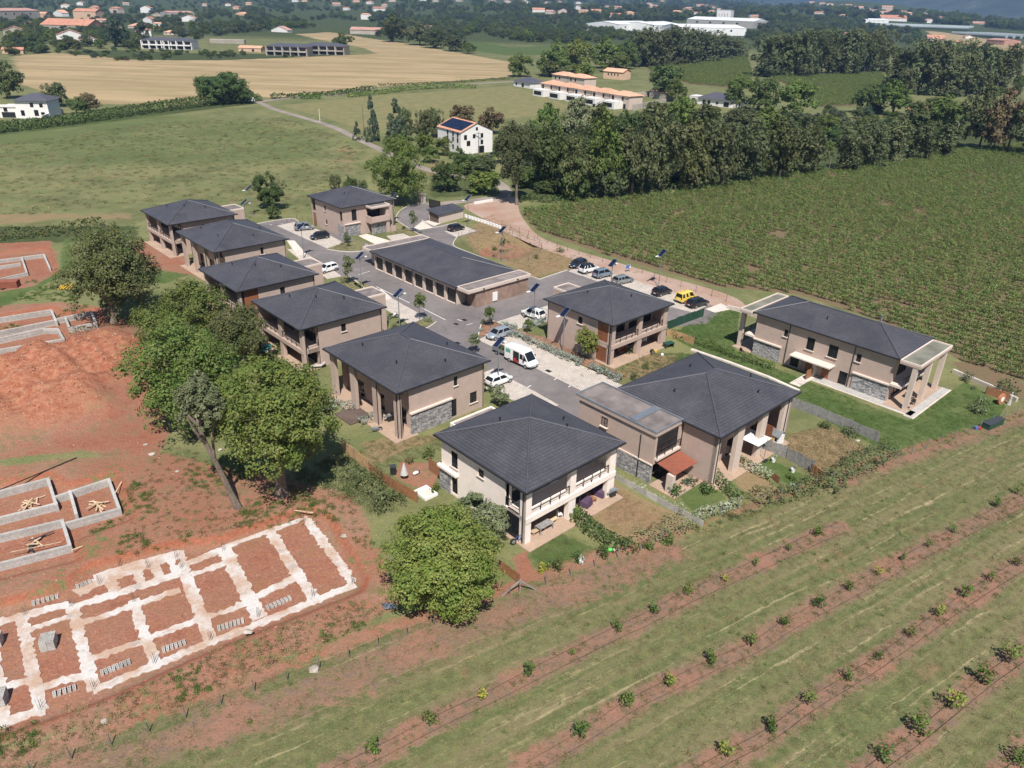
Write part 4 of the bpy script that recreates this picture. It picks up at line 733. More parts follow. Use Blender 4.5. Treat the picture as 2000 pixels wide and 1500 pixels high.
# ------------------------------------------------------------------ foliage
def leafmat(name, ca, cb, hue=0.025, val=0.28, trans=0.28, objvar=0.2):
    t = NT(name); g = t.n('NewGeometry'); ri = g.outputs['Random Per Island']; n = t.noise(g.outputs['Position'], 0.45, 3.0)
    c = t.mix(t.ramp(n, 0.35, 0.65), ca, cb); r2 = t.math('FRACT', t.math('MULTIPLY', ri, 7.31)); ob = t.rnd()
    v = t.math('MULTIPLY', t.ramp(ri, 0, 1, (1-val)*1.2, (1+val)*1.2), t.ramp(ob, 0, 1, 1-objvar, 1+objvar))
    hh = t.math('ADD', t.ramp(r2, 0, 1, 0.5-hue, 0.5+hue), t.ramp(t.math('FRACT', t.math('MULTIPLY', ob, 5.7)), 0, 1, -0.018, 0.018))
    c = t.hsv(c, hh, 1.0, v); d = t.bsdf(c, 0.6, None, Specular_IOR_Level=0.25)
    tr = t.n('BsdfTranslucent'); t.set(tr.inputs[0], t.hsv(c, 0.49, 1.1, 1.2)); mx = t.n('MixShader'); mx.inputs[0].default_value = trans
    t.t.links.new(d, mx.inputs[1]); t.t.links.new(tr.outputs[0], mx.inputs[2]); return t.done(mx.outputs[0])
leafmat('leaf_oak', (0.088, 0.138, 0.027), (0.128, 0.156, 0.042)); leafmat('leaf_dark', (0.074, 0.097, 0.031), (0.104, 0.112, 0.042)); leafmat('leaf_grey', (0.125, 0.152, 0.072), (0.155, 0.172, 0.092))
leafmat('leaf_olive', (0.084, 0.108, 0.042), (0.110, 0.122, 0.056)); leafmat('leaf_bright', (0.100, 0.148, 0.028), (0.150, 0.172, 0.046)); leafmat('leaf_blue', (0.055, 0.082, 0.050), (0.075, 0.10, 0.058))
leafmat('leaf_vine', (0.112, 0.168, 0.044), (0.155, 0.185, 0.060), 0.03, 0.45); leafmat('leaf_hedge', (0.058, 0.096, 0.026), (0.085, 0.118, 0.038)); leafmat('leaf_lavender', (0.20, 0.24, 0.20), (0.27, 0.29, 0.24)); leafmat('leaf_brown', (0.15, 0.105, 0.06), (0.12, 0.115, 0.05))
leafmat('leaf_straw', (0.30, 0.235, 0.11), (0.22, 0.20, 0.085)); leafmat('leaf_white', (0.35, 0.38, 0.30), (0.14, 0.18, 0.07)); leafmat('leaf_weed', (0.065, 0.125, 0.022), (0.10, 0.14, 0.035)); leafmat('leaf_yellow', (0.30, 0.28, 0.05), (0.14, 0.18, 0.04))
def cards(C, N, S, rng, asp=0.75):
    """leaf quads: centres C, normals N, sizes S"""
    n = len(C); r = rng.normal(size=(n, 3)); U = np.cross(N, r); U /= np.linalg.norm(U, axis=1)[:, None]+1e-9; V = np.cross(N, U)
    a = S[:, None]*(0.75+0.5*rng.random((n, 1))); b = S[:, None]*asp*(0.75+0.5*rng.random((n, 1))); k = 0.35*(rng.random((n, 4, 1))-0.5)+1
    q = np.stack([(-U*a)*k[:, 0], (-V*b)*k[:, 1], (U*a)*k[:, 2], (V*b)*k[:, 3]], 1)*0.62+C[:, None, :]; return q.reshape(-1, 3)
def leafmesh(name, verts, mat):
    n = len(verts)//4; me = bpy.data.meshes.new(name); me.vertices.add(len(verts)); me.vertices.foreach_set('co', verts.astype(np.float32).ravel())
    me.loops.add(n*4); me.loops.foreach_set('vertex_index', np.arange(n*4, dtype=np.int32)); me.polygons.add(n); me.polygons.foreach_set('loop_start', (np.arange(n)*4).astype(np.int32))
    me.update(calc_edges=True); me.materials.append(MAT[mat]); return me
def sph(n, rng): v = rng.normal(size=(n, 3)); return v/np.linalg.norm(v, axis=1)[:, None]
def crown(seed, lobes, sub, leaves, size, R=(1, 1, 1), lr=(0.30, 0.46), sr=(0.25, 0.40), low=False, shape='round'):
    """leaf cards on sub-clumps on lobes inside an ellipsoid of radii R centred on 0"""
    rng = np.random.default_rng(seed); R = np.array(R, float); out = []; L = []
    d = sph(lobes, rng); d[:, 2] = d[:, 2] if low else np.where(d[:, 2] < -0.6, -d[:, 2]*0.6, d[:, 2])
    for i in range(lobes):
        r = rng.uniform(*lr); k = 0.98-r if i else 0.0; c = d[i]*k*rng.uniform(0.74, 1.06)
        if shape == 'cone': t = rng.random()**0.8; ang = rng.random()*6.28; w = (1-t)*0.75; c = np.array([w*math.cos(ang)*0.8, w*math.sin(ang)*0.8, -0.9+1.75*t]); r = 0.12+0.33*(1-t)
        if shape == 'column': c = np.array([d[i][0]*0.45, d[i][1]*0.45, -0.8+1.6*(i+0.5)/lobes])
        L.append((c, r))
    for c, r in L:
        ds = sph(sub, rng); ds[:, 2] = np.where(ds[:, 2] < -0.5, -ds[:, 2], ds[:, 2])
        for s in ds:
            q = c+s*r*0.82; w = r*rng.uniform(*sr); n = int(leaves*rng.uniform(0.7, 1.3)); e = sph(n, rng); rad = w*rng.uniform(0.55, 1.05, (n, 1)); P = q+e*rad
            N = e*0.7+s*0.5+rng.normal(size=(n, 3))*0.36+np.array([0, -0.1, 0.5]); N /= np.linalg.norm(N, axis=1)[:, None]
            out.append((P*R, N, size*rng.uniform(0.5, 1.55, n)))
    return cards(np.concatenate([o[0] for o in out]), np.concatenate([o[1] for o in out]), np.concatenate([o[2] for o in out]), rng)
def limbs(base, top, ends, r0, seed=0, n=7):
    rg = random.Random(seed); m = MB(); base, top = Vector(base), Vector(top); P = []; R = []
    for k in range(6):
        t = k/5; w = Vector((rg.uniform(-1, 1), rg.uniform(-1, 1), 0))*r0*0.5*math.sin(t*3.1); P.append(base.lerp(top, t)+w); R.append(r0*(1.35 if k == 0 else 1-0.45*t))
    m.tube(P, R, n)
    for e in ends:
        e = Vector(e); s = P[rg.choice((3, 4, 5))]; mid = s.lerp(e, 0.5)+Vector((rg.uniform(-1, 1), rg.uniform(-1, 1), rg.uniform(0.2, 1)))*r0*1.2; m.tube([s, mid, e], [r0*0.5, r0*0.34, r0*0.12], 5)
    return m
def pxbox(x0, y0, x1, y1, base=None, ground=GH):
    """crown centre, radii and base that fill a box of the photograph, standing on the ground at base"""
    b = ground(*(base or ((x0+x1)/2, y1))); d = np.array(b)-np.array([0, 0, CAM_H]); dep = d@_fw; sc = FPX/dep; phi = math.atan2(CAM_H-b.z, math.hypot(b.x, b.y))
    r = (x1-x0)/2/sc; e = (y1-y0)/2/sc; rz = math.sqrt(max(e*e-(r*math.sin(phi))**2*0.85, (0.35*e)**2))/math.cos(phi)
    xc, yc = (x0+x1)/2, (y0+y1)/2; dd = _fw+((xc-1000)/FPX)*_rt-((yc-750)/FPX)*_up; t = b.y/dd[1]; c = Vector((dd[0]*t, b.y, CAM_H+dd[2]*t))
    return b, c, r, rz
def big_tree(label, box, base, mat, seed, lobes=20, sub=11, leaves=38, size=0.30, bark='bark_grey', tr=0.45, lean=None, low=True, group='large trees of the building site'):
    b, c, r, rz = pxbox(*box, base, G); o = empty('tree', b, 0, label, 'tree', group); loc = c-b
    v = crown(seed, int(lobes*1.25), sub, int(leaves*2.3), size*0.62, (r*1.06, r*1.06, rz*1.06), low=low)
    link('crown', leafmesh('crown', v, mat), o, loc)
    rg = random.Random(seed); ends = [loc+Vector((math.cos(a), math.sin(a), 0))*r*rg.uniform(0.4, 0.75)+Vector((0, 0, rz*rg.uniform(-0.3, 0.4))) for a in [k*1.05 for k in range(7)]]
    limbs((0, 0, -0.2), lean or (loc.x*0.5, loc.y*0.5, max(loc.z-rz*0.35, 1.2)), ends, tr, seed).build('trunk', MAT[bark], o); return o
big_tree('large dark olive-green oak left of the garden row, above the block foundations', (118, 428, 312, 640), (222, 630), 'leaf_dark', 11, 24, 12, 42, 0.34, tr=0.5)
big_tree('broad green tree at the back of the oak cluster beside the red soil heap', (255, 545, 455, 690), (350, 680), 'leaf_oak', 12, 20, 11, 38, 0.34)
big_tree('wide green oak in the middle of the cluster, overhanging the red soil', (236, 630, 480, 860), (385, 835), 'leaf_oak', 13, 26, 12, 42, 0.32, tr=0.5)
big_tree('olive green tree behind the cluster, close to the gallery houses', (400, 595, 545, 735), (480, 715), 'leaf_dark', 14, 18, 10, 36, 0.30)
big_tree('broad oak with a thick pale trunk at the front right of the cluster', (402, 700, 655, 925), (550, 966), 'leaf_oak', 15, 28, 12, 44, 0.30, tr=0.62)
b_, c_, r_, z_ = pxbox(335, 742, 425, 850, (466, 992), G)
big_tree('leaning tree with a long bent grey trunk and small blue-green crown', (328, 735, 438, 862), (466, 992), 'leaf_grey', 16, 14, 9, 34, 0.26, tr=0.34, low=False, lean=tuple((c_-b_)-Vector((-0.2, 0.3, z_*0.6))))
big_tree('round bright green tree in front of the cream house, touching the fence', (736, 985, 985, 1198), (868, 1172), 'leaf_bright', 17, 34, 13, 44, 0.24, tr=0.4)
big_tree('pale grey-green tree between the round tree and the cream house wall', (868, 962, 1002, 1075), (925, 1085), 'leaf_grey', 18, 16, 10, 34, 0.22, tr=0.2)
big_tree('big round leafy tree with two trunks beside the estate entrance', (712, 268, 840, 392), (778, 398), 'leaf_oak', 19, 22, 11, 36, 0.42, tr=0.55, group='large trees of the estate')
big_tree('bushy dark green tree beside the far end of the parking street', (493, 333, 564, 408), (528, 408), 'leaf_hedge', 20, 14, 9, 30, 0.34, tr=0.25, group='large trees of the estate')
big_tree('tall ragged tree overhanging the lane at the vineyard corner', (962, 232, 1050, 372), (1010, 400), 'leaf_olive', 22, 22, 10, 32, 0.48, tr=0.4, group='large trees of the estate')
# mid-distance trees share a few unit crowns
UC = {}
def unit(kind, k):
    key = (kind, k)
    if key not in UC:
        mat = {'oak': 'leaf_oak', 'dark': 'leaf_dark', 'olive': 'leaf_olive', 'grey': 'leaf_grey', 'blue': 'leaf_blue', 'hedge': 'leaf_hedge', 'brown': 'leaf_brown', 'cone': 'leaf_blue', 'euca': 'leaf_olive', 'bright': 'leaf_bright', 'white': 'leaf_white'}[kind]
        sh = {'cone': 'cone', 'euca': 'column'}.get(kind, 'round'); lob, sub, lv = (22, 9, 26) if kind != 'euca' else (18, 10, 26)
        UC[key] = leafmesh('crown', crown(100+7*k+len(kind)*31, lob, sub, lv, 0.068, shape=sh, low=True, lr=(0.28, 0.44) if kind != 'euca' else (0.34, 0.5)), mat)
    return UC[key]
UT = MB().tube([(0, 0, 0), (0.05, 0.03, 0.5), (0, 0, 1)], [1.0, 0.75, 0.4], 6).data('trunk', MAT['bark_dark'])
def mid_tree(box, kind, label, group, base=None, name='tree', cat='tree', ground=GH, rot=None):
    b, c, r, rz = pxbox(*box, base, ground); o = empty(name, b, 0, label, cat, group); lc = c-b
    k = link('crown', unit(kind, RNG.randrange(3)), o, lc, rot if rot is not None else RNG.uniform(0, 6.28)); f_ = 1.3 if kind == 'euca' else 1.12; k.scale = (r*f_, r*f_, rz*1.12)
    tr = link('trunk', UT, o, (0, 0, -0.2)); hh = max(0.5, lc.z-rz*0.2); tr.scale = (max(0.1, r*0.055), max(0.1, r*0.055), hh); return o
def trees(boxes, kind, label, group, **kw):
    if not isinstance(label, list):
        od = sorted(range(len(boxes)), key=lambda i: boxes[i][0]); rk = {i: r for r, i in enumerate(od)}; label = [f'{ORDN[rk[i]]} from left, {label}' for i in range(len(boxes))]
    for i, bx in enumerate(boxes):
        kd = kind[i % len(kind)] if isinstance(kind, (list, tuple)) else kind
        mid_tree(bx, kd, label[i] if isinstance(label, list) else label, group, **kw)
trees([(708, 188, 742, 276), (742, 196, 802, 284)], 'cone', ['tall narrow dark conifer left of the white house with solar panels', 'broad shaggy conifer beside the narrow one, left of the white house'], 'trees around the white house')
trees([(776, 208, 812, 276), (804, 212, 848, 276), (832, 208, 872, 268)], 'olive', 'dull olive tree in the row behind the white house', 'trees around the white house')
trees([(876, 202, 932, 256), (932, 212, 988, 262)], 'brown', ['brownish round tree just behind the solar-panel roof', 'brownish bare tree to the right behind the solar-panel roof'], 'trees around the white house')
trees([(846, 268, 884, 304), (872, 290, 918, 330), (918, 305, 972, 345), (962, 262, 1000, 320), (820, 285, 858, 318)], ['bright', 'hedge', 'olive', 'oak', 'oak'], ['bright shrub hiding the lower left wall of the white house', 'dark bush at the front corner of the white house', 'olive thicket before the gable of the white house', 'green tree at the right corner of the white house', 'green shrub above the entrance tree'], 'shrubs around the white house', name='shrub', cat='shrub')
trees([(806, 255, 850, 300), (686, 238, 708, 274), (836, 315, 905, 372), (895, 298, 965, 340), (905, 335, 985, 378), (640, 340, 668, 372), (668, 345, 700, 378), (520, 400, 548, 428), (690, 350, 720, 385)], ['bright', 'cone', 'hedge', 'hedge', 'bright', 'olive', 'hedge', 'hedge', 'olive'],
      ['bright green shrub against the left side of the white house', 'small dark cypress by the country road', 'rounded bush below the white house', 'dark shrub in front of the white house garage', 'bright green thicket where the lane bends', 'small olive shrub behind the entrance house roof', 'dark shrub behind the entrance house roof', 'small round bush at the end of the parking street', 'grey-olive shrub at the foot of the entrance tree'], 'shrubs around the white house', name='shrub', cat='shrub')
W_ = 'tree of the wood above the vineyard'
trees([(1030, 235, 1112, 375), (1085, 262, 1165, 392), (1140, 228, 1222, 388), (1190, 245, 1275, 386), (1245, 218, 1335, 382), (1310, 240, 1392, 375), (1365, 230, 1452, 368), (1425, 228, 1505, 360), (1480, 238, 1562, 352), (1535, 240, 1618, 342), (1095, 320, 1150, 392), (1170, 320, 1230, 390), (1330, 300, 1390, 374)], ['hedge', 'dark', 'oak', 'olive', 'olive', 'dark', 'olive', 'olive', 'dark', 'olive', 'hedge', 'olive', 'olive'], 'tall '+W_+', front row', 'wood above the vineyard')
trees([(1040, 205, 1104, 285), (1090, 192, 1155, 275), (1140, 205, 1204, 275), (1190, 215, 1255, 285), (1240, 196, 1305, 268), (1300, 194, 1364, 262), (1350, 205, 1424, 272), (1410, 204, 1484, 268), (1460, 210, 1535, 272), (1520, 216, 1592, 272), (1008, 235, 1062, 312), (1590, 225, 1640, 265), (1120, 240, 1180, 310), (1270, 235, 1340, 300), (1400, 240, 1470, 300), (1500, 245, 1570, 300)], ['oak', 'grey', 'dark', 'hedge', 'dark', 'oak', 'dark', 'olive', 'oak', 'olive', 'hedge', 'oak', 'dark', 'olive', 'olive', 'dark'], 'bushy '+W_+', rear rows', 'wood above the vineyard')
trees([(1628, 252, 1700, 336), (1672, 246, 1738, 328), (1715, 243, 1785, 318), (1760, 246, 1826, 312), (1808, 246, 1876, 304)], 'euca', 'low upright dark tree, hedge at the vineyard corner', 'hedge trees at the vineyard corner')
trees([(1872, 168, 1950, 292), (1925, 178, 2005, 300), (1975, 188, 2065, 305), (1742, 200, 1832, 268), (1800, 190, 1890, 270), (1920, 215, 1960, 290)], ['olive', 'brown', 'olive', 'dark', 'oak', 'bright'], ['tall olive tree behind the leaning utility pole', 'brownish tree at the right end of the vineyard hedge', 'large olive tree cut by the right picture edge', 'dark tree hiding the orange-roofed cottage', 'green tree right of the orange-roofed cottage', 'slim bright green tree in the right vineyard hedge'], 'trees at the right vineyard corner')
def dense(L):
    o = []
    for a, b in zip(L[:-1], L[1:]): o += [a, tuple((x+y)/2+RNG.uniform(-3, 3) for x, y in zip(a, b))]
    return o+[L[-1]]
E_ = 'dark windbreak tree, row '
trees(dense([(1222, 70, 1278, 130), (1258, 66, 1312, 132), (1300, 64, 1352, 128), (1345, 68, 1398, 122), (1390, 74, 1438, 116), (1425, 82, 1464, 112)]), 'euca', E_+'behind the unfinished terrace', 'windbreak rows')
trees(dense([(1462, 80, 1530, 150), (1508, 72, 1572, 150), (1558, 68, 1622, 148), (1608, 70, 1672, 146), (1658, 70, 1716, 143), (1700, 72, 1744, 140)]), ['euca', 'euca', 'dark', 'euca', 'euca', 'dark'], E_+'between the two small vineyards', 'windbreak rows')
trees(dense([(1714, 102, 1790, 178), (1768, 92, 1842, 184), (1822, 95, 1892, 186), (1878, 95, 1942, 184), (1930, 100, 1990, 182), (1745, 140, 1790, 190)]), ['euca', 'dark', 'euca', 'euca', 'euca', 'olive'], E_+'nearest the right edge of the plain', 'windbreak rows')
trees([(1265, 125, 1340, 192), (1296, 155, 1342, 198), (1415, 148, 1472, 210), (1458, 150, 1530, 218), (1518, 158, 1602, 228), (1668, 165, 1726, 222), (1700, 160, 1786, 224), (1780, 190, 1880, 250), (1640, 235, 1670, 262), (1620, 215, 1662, 250), (1310, 190, 1365, 230), (1108, 212, 1140, 258)],
      ['hedge', 'oak', 'oak', 'hedge', 'oak', 'hedge', 'oak', 'dark', 'grey', 'blue', 'bright', 'grey'], ['dark dense tree beside the ruin with a white gable', 'light green spreading tree in front of the ruin', 'green tree right of the dark-roofed bungalow', 'dark tree beyond the dark-roofed bungalow', 'large green tree in the meadow right of the bungalow', 'dark half of the tree pair in the meadow', 'broad green tree of the meadow pair', 'olive tree in front of the orange-roofed cottage', 'small grey-green tree in the clearing', 'blue-green bush in the clearing', 'bright bush below the walled yard', 'grey feathery tree left of the terrace'], 'meadow trees beyond the wood')
trees([(1048, 88, 1120, 148), (1092, 80, 1166, 142), (1150, 76, 1212, 134), (1195, 82, 1250, 135), (988, 106, 1043, 150), (1110, 124, 1166, 166), (1050, 120, 1100, 150), (1165, 105, 1235, 140)], ['oak', 'bright', 'oak', 'oak', 'oak', 'bright', 'dark', 'oak'], ['green tree left of the orchard grove', 'bright tree at the back of the grove', 'round tree in the middle of the grove', 'tree at the right end of the grove', 'lone umbrella-shaped tree at the corner of the wheat field', 'bright tree beside the salmon house', 'dark tree in front of the grove', 'wide tree behind the salmon house'], 'grove behind the terrace')
big_tree('huge rounded dark green bush beside the pole at the wheat field', (380, 140, 484, 204), (432, 202), 'leaf_hedge', 31, 30, 10, 30, 0.75, tr=0.4, group='trees of the plain')
trees([(455, 168, 496, 202), (-15, 116, 44, 192), (80, 160, 132, 208), (155, 180, 196, 218), (200, 34, 250, 92), (262, 44, 294, 86), (650, 66, 692, 102), (735, 30, 800, 82), (790, 44, 850, 88), (820, 60, 872, 94), (862, 66, 918, 100), (896, 84, 932, 104), (130, 190, 170, 222)],
      ['hedge', 'dark', 'olive', 'brown', 'blue', 'blue', 'hedge', 'dark', 'olive', 'dark', 'olive', 'oak', 'hedge'], ['smaller lobe of bush at the foot of the pole', 'very dark tree cut by the left picture edge above the villa', 'olive tree right of the white villa', 'brownish tree at the hedge right of the villa', 'big blue-green cedar at the edge of the village', 'smaller blue-green cedar at the edge of the village', 'dark tree at the right end of the apartment block', 'dark tree at the top of the wheat field', 'olive tree in the row above the wheat field', 'dark rounded tree in the row above the wheat field', 'broad olive tree in the row above the wheat field', 'small green tree where the tree row ends', 'dark hedge bush right of the white villa'], 'trees of the plain')
# ------------------------------------------------------------------ scattered copies of existing pieces as one mass
def scatter(name, pts, rot, scl, protos, kind='stuff', zs=None, mats=None):
    me = bpy.data.meshes.new(name); n = len(pts); me.vertices.add(n); me.vertices.foreach_set('co', np.asarray(pts, np.float32).ravel())
    sc3 = np.stack([scl, scl, scl if zs is None else zs], 1)
    for k, tp, v in (('rz', 'FLOAT', rot), ('pick', 'INT', np.arange(n) % len(protos))):
        a = me.attributes.new(k, tp, 'POINT'); a.data.foreach_set('value', np.asarray(v, np.int32 if tp == 'INT' else np.float32))
    a = me.attributes.new('s3', 'FLOAT_VECTOR', 'POINT'); a.data.foreach_set('vector', sc3.astype(np.float32).ravel())
    o = link(name, me); g = bpy.data.node_groups.new(name, 'GeometryNodeTree'); g.interface.new_socket('Geometry', in_out='INPUT', socket_type='NodeSocketGeometry'); g.interface.new_socket('Geometry', in_out='OUTPUT', socket_type='NodeSocketGeometry')
    N = g.nodes.new; L = g.links.new; i, out = N('NodeGroupInput'), N('NodeGroupOutput'); ip = N('GeometryNodeInstanceOnPoints'); jn = N('GeometryNodeJoinGeometry')
    for p in reversed(protos):
        oi = N('GeometryNodeObjectInfo'); oi.inputs['Object'].default_value = p; oi.inputs['As Instance'].default_value = True; L(oi.outputs['Geometry'], jn.inputs[0])
    def at(nm, tp): x = N('GeometryNodeInputNamedAttribute'); x.data_type = tp; x.inputs['Name'].default_value = nm; return x.outputs[0]
    cx = N('ShaderNodeCombineXYZ'); L(at('rz', 'FLOAT'), cx.inputs[2]); er = N('FunctionNodeEulerToRotation'); L(cx.outputs[0], er.inputs[0])
    L(i.outputs[0], ip.inputs['Points']); L(jn.outputs[0], ip.inputs['Instance']); ip.inputs['Pick Instance'].default_value = True
    L(at('pick', 'INT'), ip.inputs['Instance Index']); L(er.outputs[0], ip.inputs['Rotation']); L(at('s3', 'FLOAT_VECTOR'), ip.inputs['Scale']); L(ip.outputs[0], out.inputs[0])
    md = o.modifiers.new('scatter', 'NODES'); md.node_group = g; o['kind'] = kind; return o
# ------------------------------------------------------------------ vineyard
def vine_mesh(seed):
    rng = np.random.default_rng(seed); n = 110; P = rng.normal(size=(n, 3))*np.array([0.36, 0.21, 0.25])+np.array([0, 0, 0.82]); N = rng.normal(size=(n, 3))*0.8+np.array([0, 0, 0.7]); N /= np.linalg.norm(N, axis=1)[:, None]
    P[:, 2] = np.clip(P[:, 2], 0.25, 1.45); v = cards(P, N, rng.uniform(0.11, 0.21, n), rng)
    st = [(-0.04, 0, 0), (0.04, 0, 0), (0.03, 0.02, 0.75), (-0.03, 0.02, 0.75), (0, -0.04, 0), (0, 0.04, 0), (0.02, 0.03, 0.75), (0.02, -0.03, 0.75)]
    me = leafmesh('grape_vine', np.concatenate([v, np.array(st)]), 'leaf_vine'); me.materials.append(MAT['bark_grey']); me.polygons[n].material_index = 1; me.polygons[n+1].material_index = 1; return me
VM = [vine_mesh(k) for k in range(5)]
def in_poly(poly, x, y): return sdf(poly, np.asarray(x, float), np.asarray(y, float)) < 0
def vine_field(px, row, step, seed, drop=0.06, ext=()):
    rng = np.random.default_rng(seed); P = GP(px); us = [p.dot(E1) for p in P]; vs = [p.dot(E2) for p in P]; out = []
    for v in np.arange(min(vs), max(vs), row):
        for u in np.arange(min(us), max(us), step): out.append((u+rng.normal()*0.16, v+rng.normal()*0.13))
    A = np.array(out); x = A[:, 0]*E1.x+A[:, 1]*E2.x; y = A[:, 0]*E1.y+A[:, 1]*E2.y; gap = wob(x, y, 0.11, 0.5)+0.8*wob(x, y, 0.33, 1.5); k = in_poly(P, x, y) & (rng.random(len(x)) > drop) & (gap > -1.45)
    x, y = x[k], y[k]; sx, sy = pxs(np.stack([x, y, np.full(len(x), 0.7)], 1).T.T); f = (sx > -60) & (sx < 2060) & (sy < 1520); return x[f], y[f], sx[f], sy[f]
vx, vy, sx, sy = vine_field(VINE_PX, 2.2, 0.9, 3); dist = np.hypot(vx, vy)
hid = in_poly([(1430, 640), (1460, 600), (1525, 565), (1850, 660), (1865, 690), (1800, 830)], sx, sy); order = np.argsort(dist+np.where(hid | (sx < 5) | (sx > 1995), 1e5, 0)); near, rest = order[:300], order[300:]
VO = []
for k, i in enumerate(near):
    o = link('grape_vine', VM[k % 5], None, (vx[i], vy[i], 0), YAW+RNG.uniform(-0.4, 0.4)+(math.pi if k % 2 else 0)); s_ = RNG.uniform(0.85, 1.25); o.scale = (s_, s_, s_*RNG.uniform(0.85, 1.15)); VO.append(o)
    tag(o, 'low leafy grape vine among the vineyard rows nearest the houses', 'vine', 'vines in the nearest vineyard rows')
scatter('vineyard_foliage', np.stack([vx[rest], vy[rest], 0*vx[rest]], 1), NR.random(len(rest))*6.28, NR.uniform(0.85, 1.25, len(rest)), VO[:5])
for px in ([(1260, 118), (1380, 108), (1460, 112), (1470, 150), (1440, 172), (1350, 165), (1270, 140)], [(1500, 150), (1720, 143), (1740, 165), (1680, 205), (1600, 210), (1570, 180)]):
    a, b, _, _ = vine_field(px, 2.6, 1.6, 5); scatter('vineyard_foliage', np.stack([a, b, 0*a], 1), NR.random(len(a))*6.28, NR.uniform(1.0, 1.5, len(a)), VO[:5])
# ------------------------------------------------------------------ orchard saplings
def bush_mesh(name, seed, n, size, R, mat, zc):
    rng = np.random.default_rng(seed); L = sph(7, rng)*0.5; out = []
    for c in L:
        m_ = n//7; e = sph(m_, rng); P = (c+e*rng.uniform(0.3, 0.52, (m_, 1)))*np.array(R)+np.array([0, 0, zc]); N = e+rng.normal(size=(m_, 3))*0.5+np.array([0, 0, 0.4]); N /= np.linalg.norm(N, axis=1)[:, None]; out.append((P, N))
    P = np.concatenate([o[0] for o in out]); P[:, 2] = np.maximum(P[:, 2], 0.03); return leafmesh(name, cards(P, np.concatenate([o[1] for o in out]), rng.uniform(0.7, 1.3, len(P))*size, rng), mat)
SAPM = [bush_mesh('crown', 40+k, 150, 0.115, (0.55, 0.5, 0.62), ('leaf_weed', 'leaf_oak', 'leaf_yellow')[k % 3 if k < 5 else 0], 0.72) for k in range(6)]
STM = MB().tube([(0, 0, -0.05), (0.02, 0.01, 0.6)], [0.05, 0.03], 5).data('trunk', MAT['bark_dark'])
SAP = [[(730, 1472, 1.0), (840, 1414, 1.0), (942, 1366, .8), (1033, 1319, 1), (1116, 1281, .5), (1206, 1233, .9), (1276, 1199, .9), (1345, 1163, .8), (1416, 1137, .6), (1475, 1105, .6), (1540, 1077, .6), (1597, 1047, 1)],
       [(1132, 1440, 1.1), (1222, 1380, 1.1), (1306, 1340, .9), (1388, 1297, 1), (1467, 1263, .9), (1532, 1222, .9), (1598, 1187, 1), (1655, 1152, .8), (1714, 1124, .7), (1762, 1095, .6), (1812, 1070, .6), (1860, 1040, .7), (1945, 990, .9), (1985, 965, .8)],
       [(1417, 1478, 1), (1505, 1430, 1), (1577, 1377, .9), (1655, 1328, .9), (1716, 1290, .7), (1775, 1245, .8), (1832, 1205, .9), (1883, 1166, 1), (1935, 1137, .8), (1985, 1105, .8)],
       [(1725, 1487, 1.1), (1797, 1435, 1.35), (1857, 1385, 1.3), (1917, 1335, 1.3), (1970, 1295, 1.35)], [(1990, 1492, 1.3)]]
RN = ['row next to the boundary fence', 'second row from the fence', 'third row from the fence', 'fourth row from the fence', 'row at the bottom right corner']
k_ = 0
for r, row in enumerate(SAP):
    for j, (x, y, s_) in enumerate(row):
        o = empty('sapling', G(x, y), RNG.uniform(0, 6), f'young orchard tree, {ORDN[j]} from the bottom, {RN[r]}', 'sapling', 'young orchard trees in rows'); o.scale = (s_*1.25,)*3
        link('crown', SAPM[k_ % 6], o); link('trunk', STM, o); k_ += 1
# ------------------------------------------------------------------ hedges and garden shrubs
def hedge(name, px, w, h, mat, size, label, cat='hedge', dens=26, sm=3, ground=G, group=None, rough=0.35, pts=None):
    rng = np.random.default_rng(len(px)*17+int(px[0][0])); P = pts or [ground(*p) for p in px]; P = smooth(P, sm) if sm else P; out = []
    for a, b in zip(P[:-1], P[1:]):
        L = (b-a).length; n = max(3, int(L*dens*(w+2*h)/2)); t = rng.random(n); base = np.array(a)[None]+t[:, None]*np.array(b-a)[None]; d = (b-a).normalized(); nn = np.array([-d.y, d.x, 0]); ang = rng.uniform(0, math.pi, n); k = rng.uniform(0.8, 1.08, n)
        bump = 1+rough*0.6*np.sin(base[:, 0]*1.9/max(h, 0.6)+base[:, 1]*1.3/max(h, 0.6))*np.cos(base[:, 1]*2.3/max(h, 0.6))
        off = nn[None]*(np.cos(ang)*w/2*k*bump)[:, None]+np.array([0, 0, 1.0])[None]*(np.abs(np.sin(ang))**0.6*h*k*bump)[:, None]; N = nn[None]*np.cos(ang)[:, None]+np.array([0, 0, 1.0])*np.sin(ang)[:, None]+rng.normal(size=(n, 3))*0.5
        out.append((base+off, N/np.linalg.norm(N, axis=1)[:, None]))
    C = np.concatenate([o[0] for o in out]); o0 = np.array(P[0]); me = leafmesh(name, cards(C-o0, np.concatenate([o[1] for o in out]), rng.uniform(0.7, 1.35, len(C))*size, rng), mat)
    return tag(link(name, me, None, P[0]), label, cat, group or 'hedges')
hedge('hedge', [(-40, 262), (130, 242), (230, 228), (330, 214), (420, 203), (505, 196)], 9, 3.4, 'leaf_hedge', 0.6, 'long dark bramble hedge between the wheat field and the green meadow', dens=8, ground=G)
hedge('hedge', [(528, 193), (600, 190), (680, 183), (730, 176)], 4, 2.2, 'leaf_hedge', 0.7, 'dark hedge above the country road at the wheat field', dens=4)
hedge('hedge', [(680, 190), (740, 184), (800, 176), (870, 172), (930, 172)], 5, 2.0, 'leaf_oak', 0.7, 'green hedge below the straight country road', dens=4)
hedge('hedge', [(740, 168), (860, 164), (1000, 154)], 3, 1.2, 'leaf_dark', 0.6, 'thin dark hedge along the top of the straight country road', dens=4)
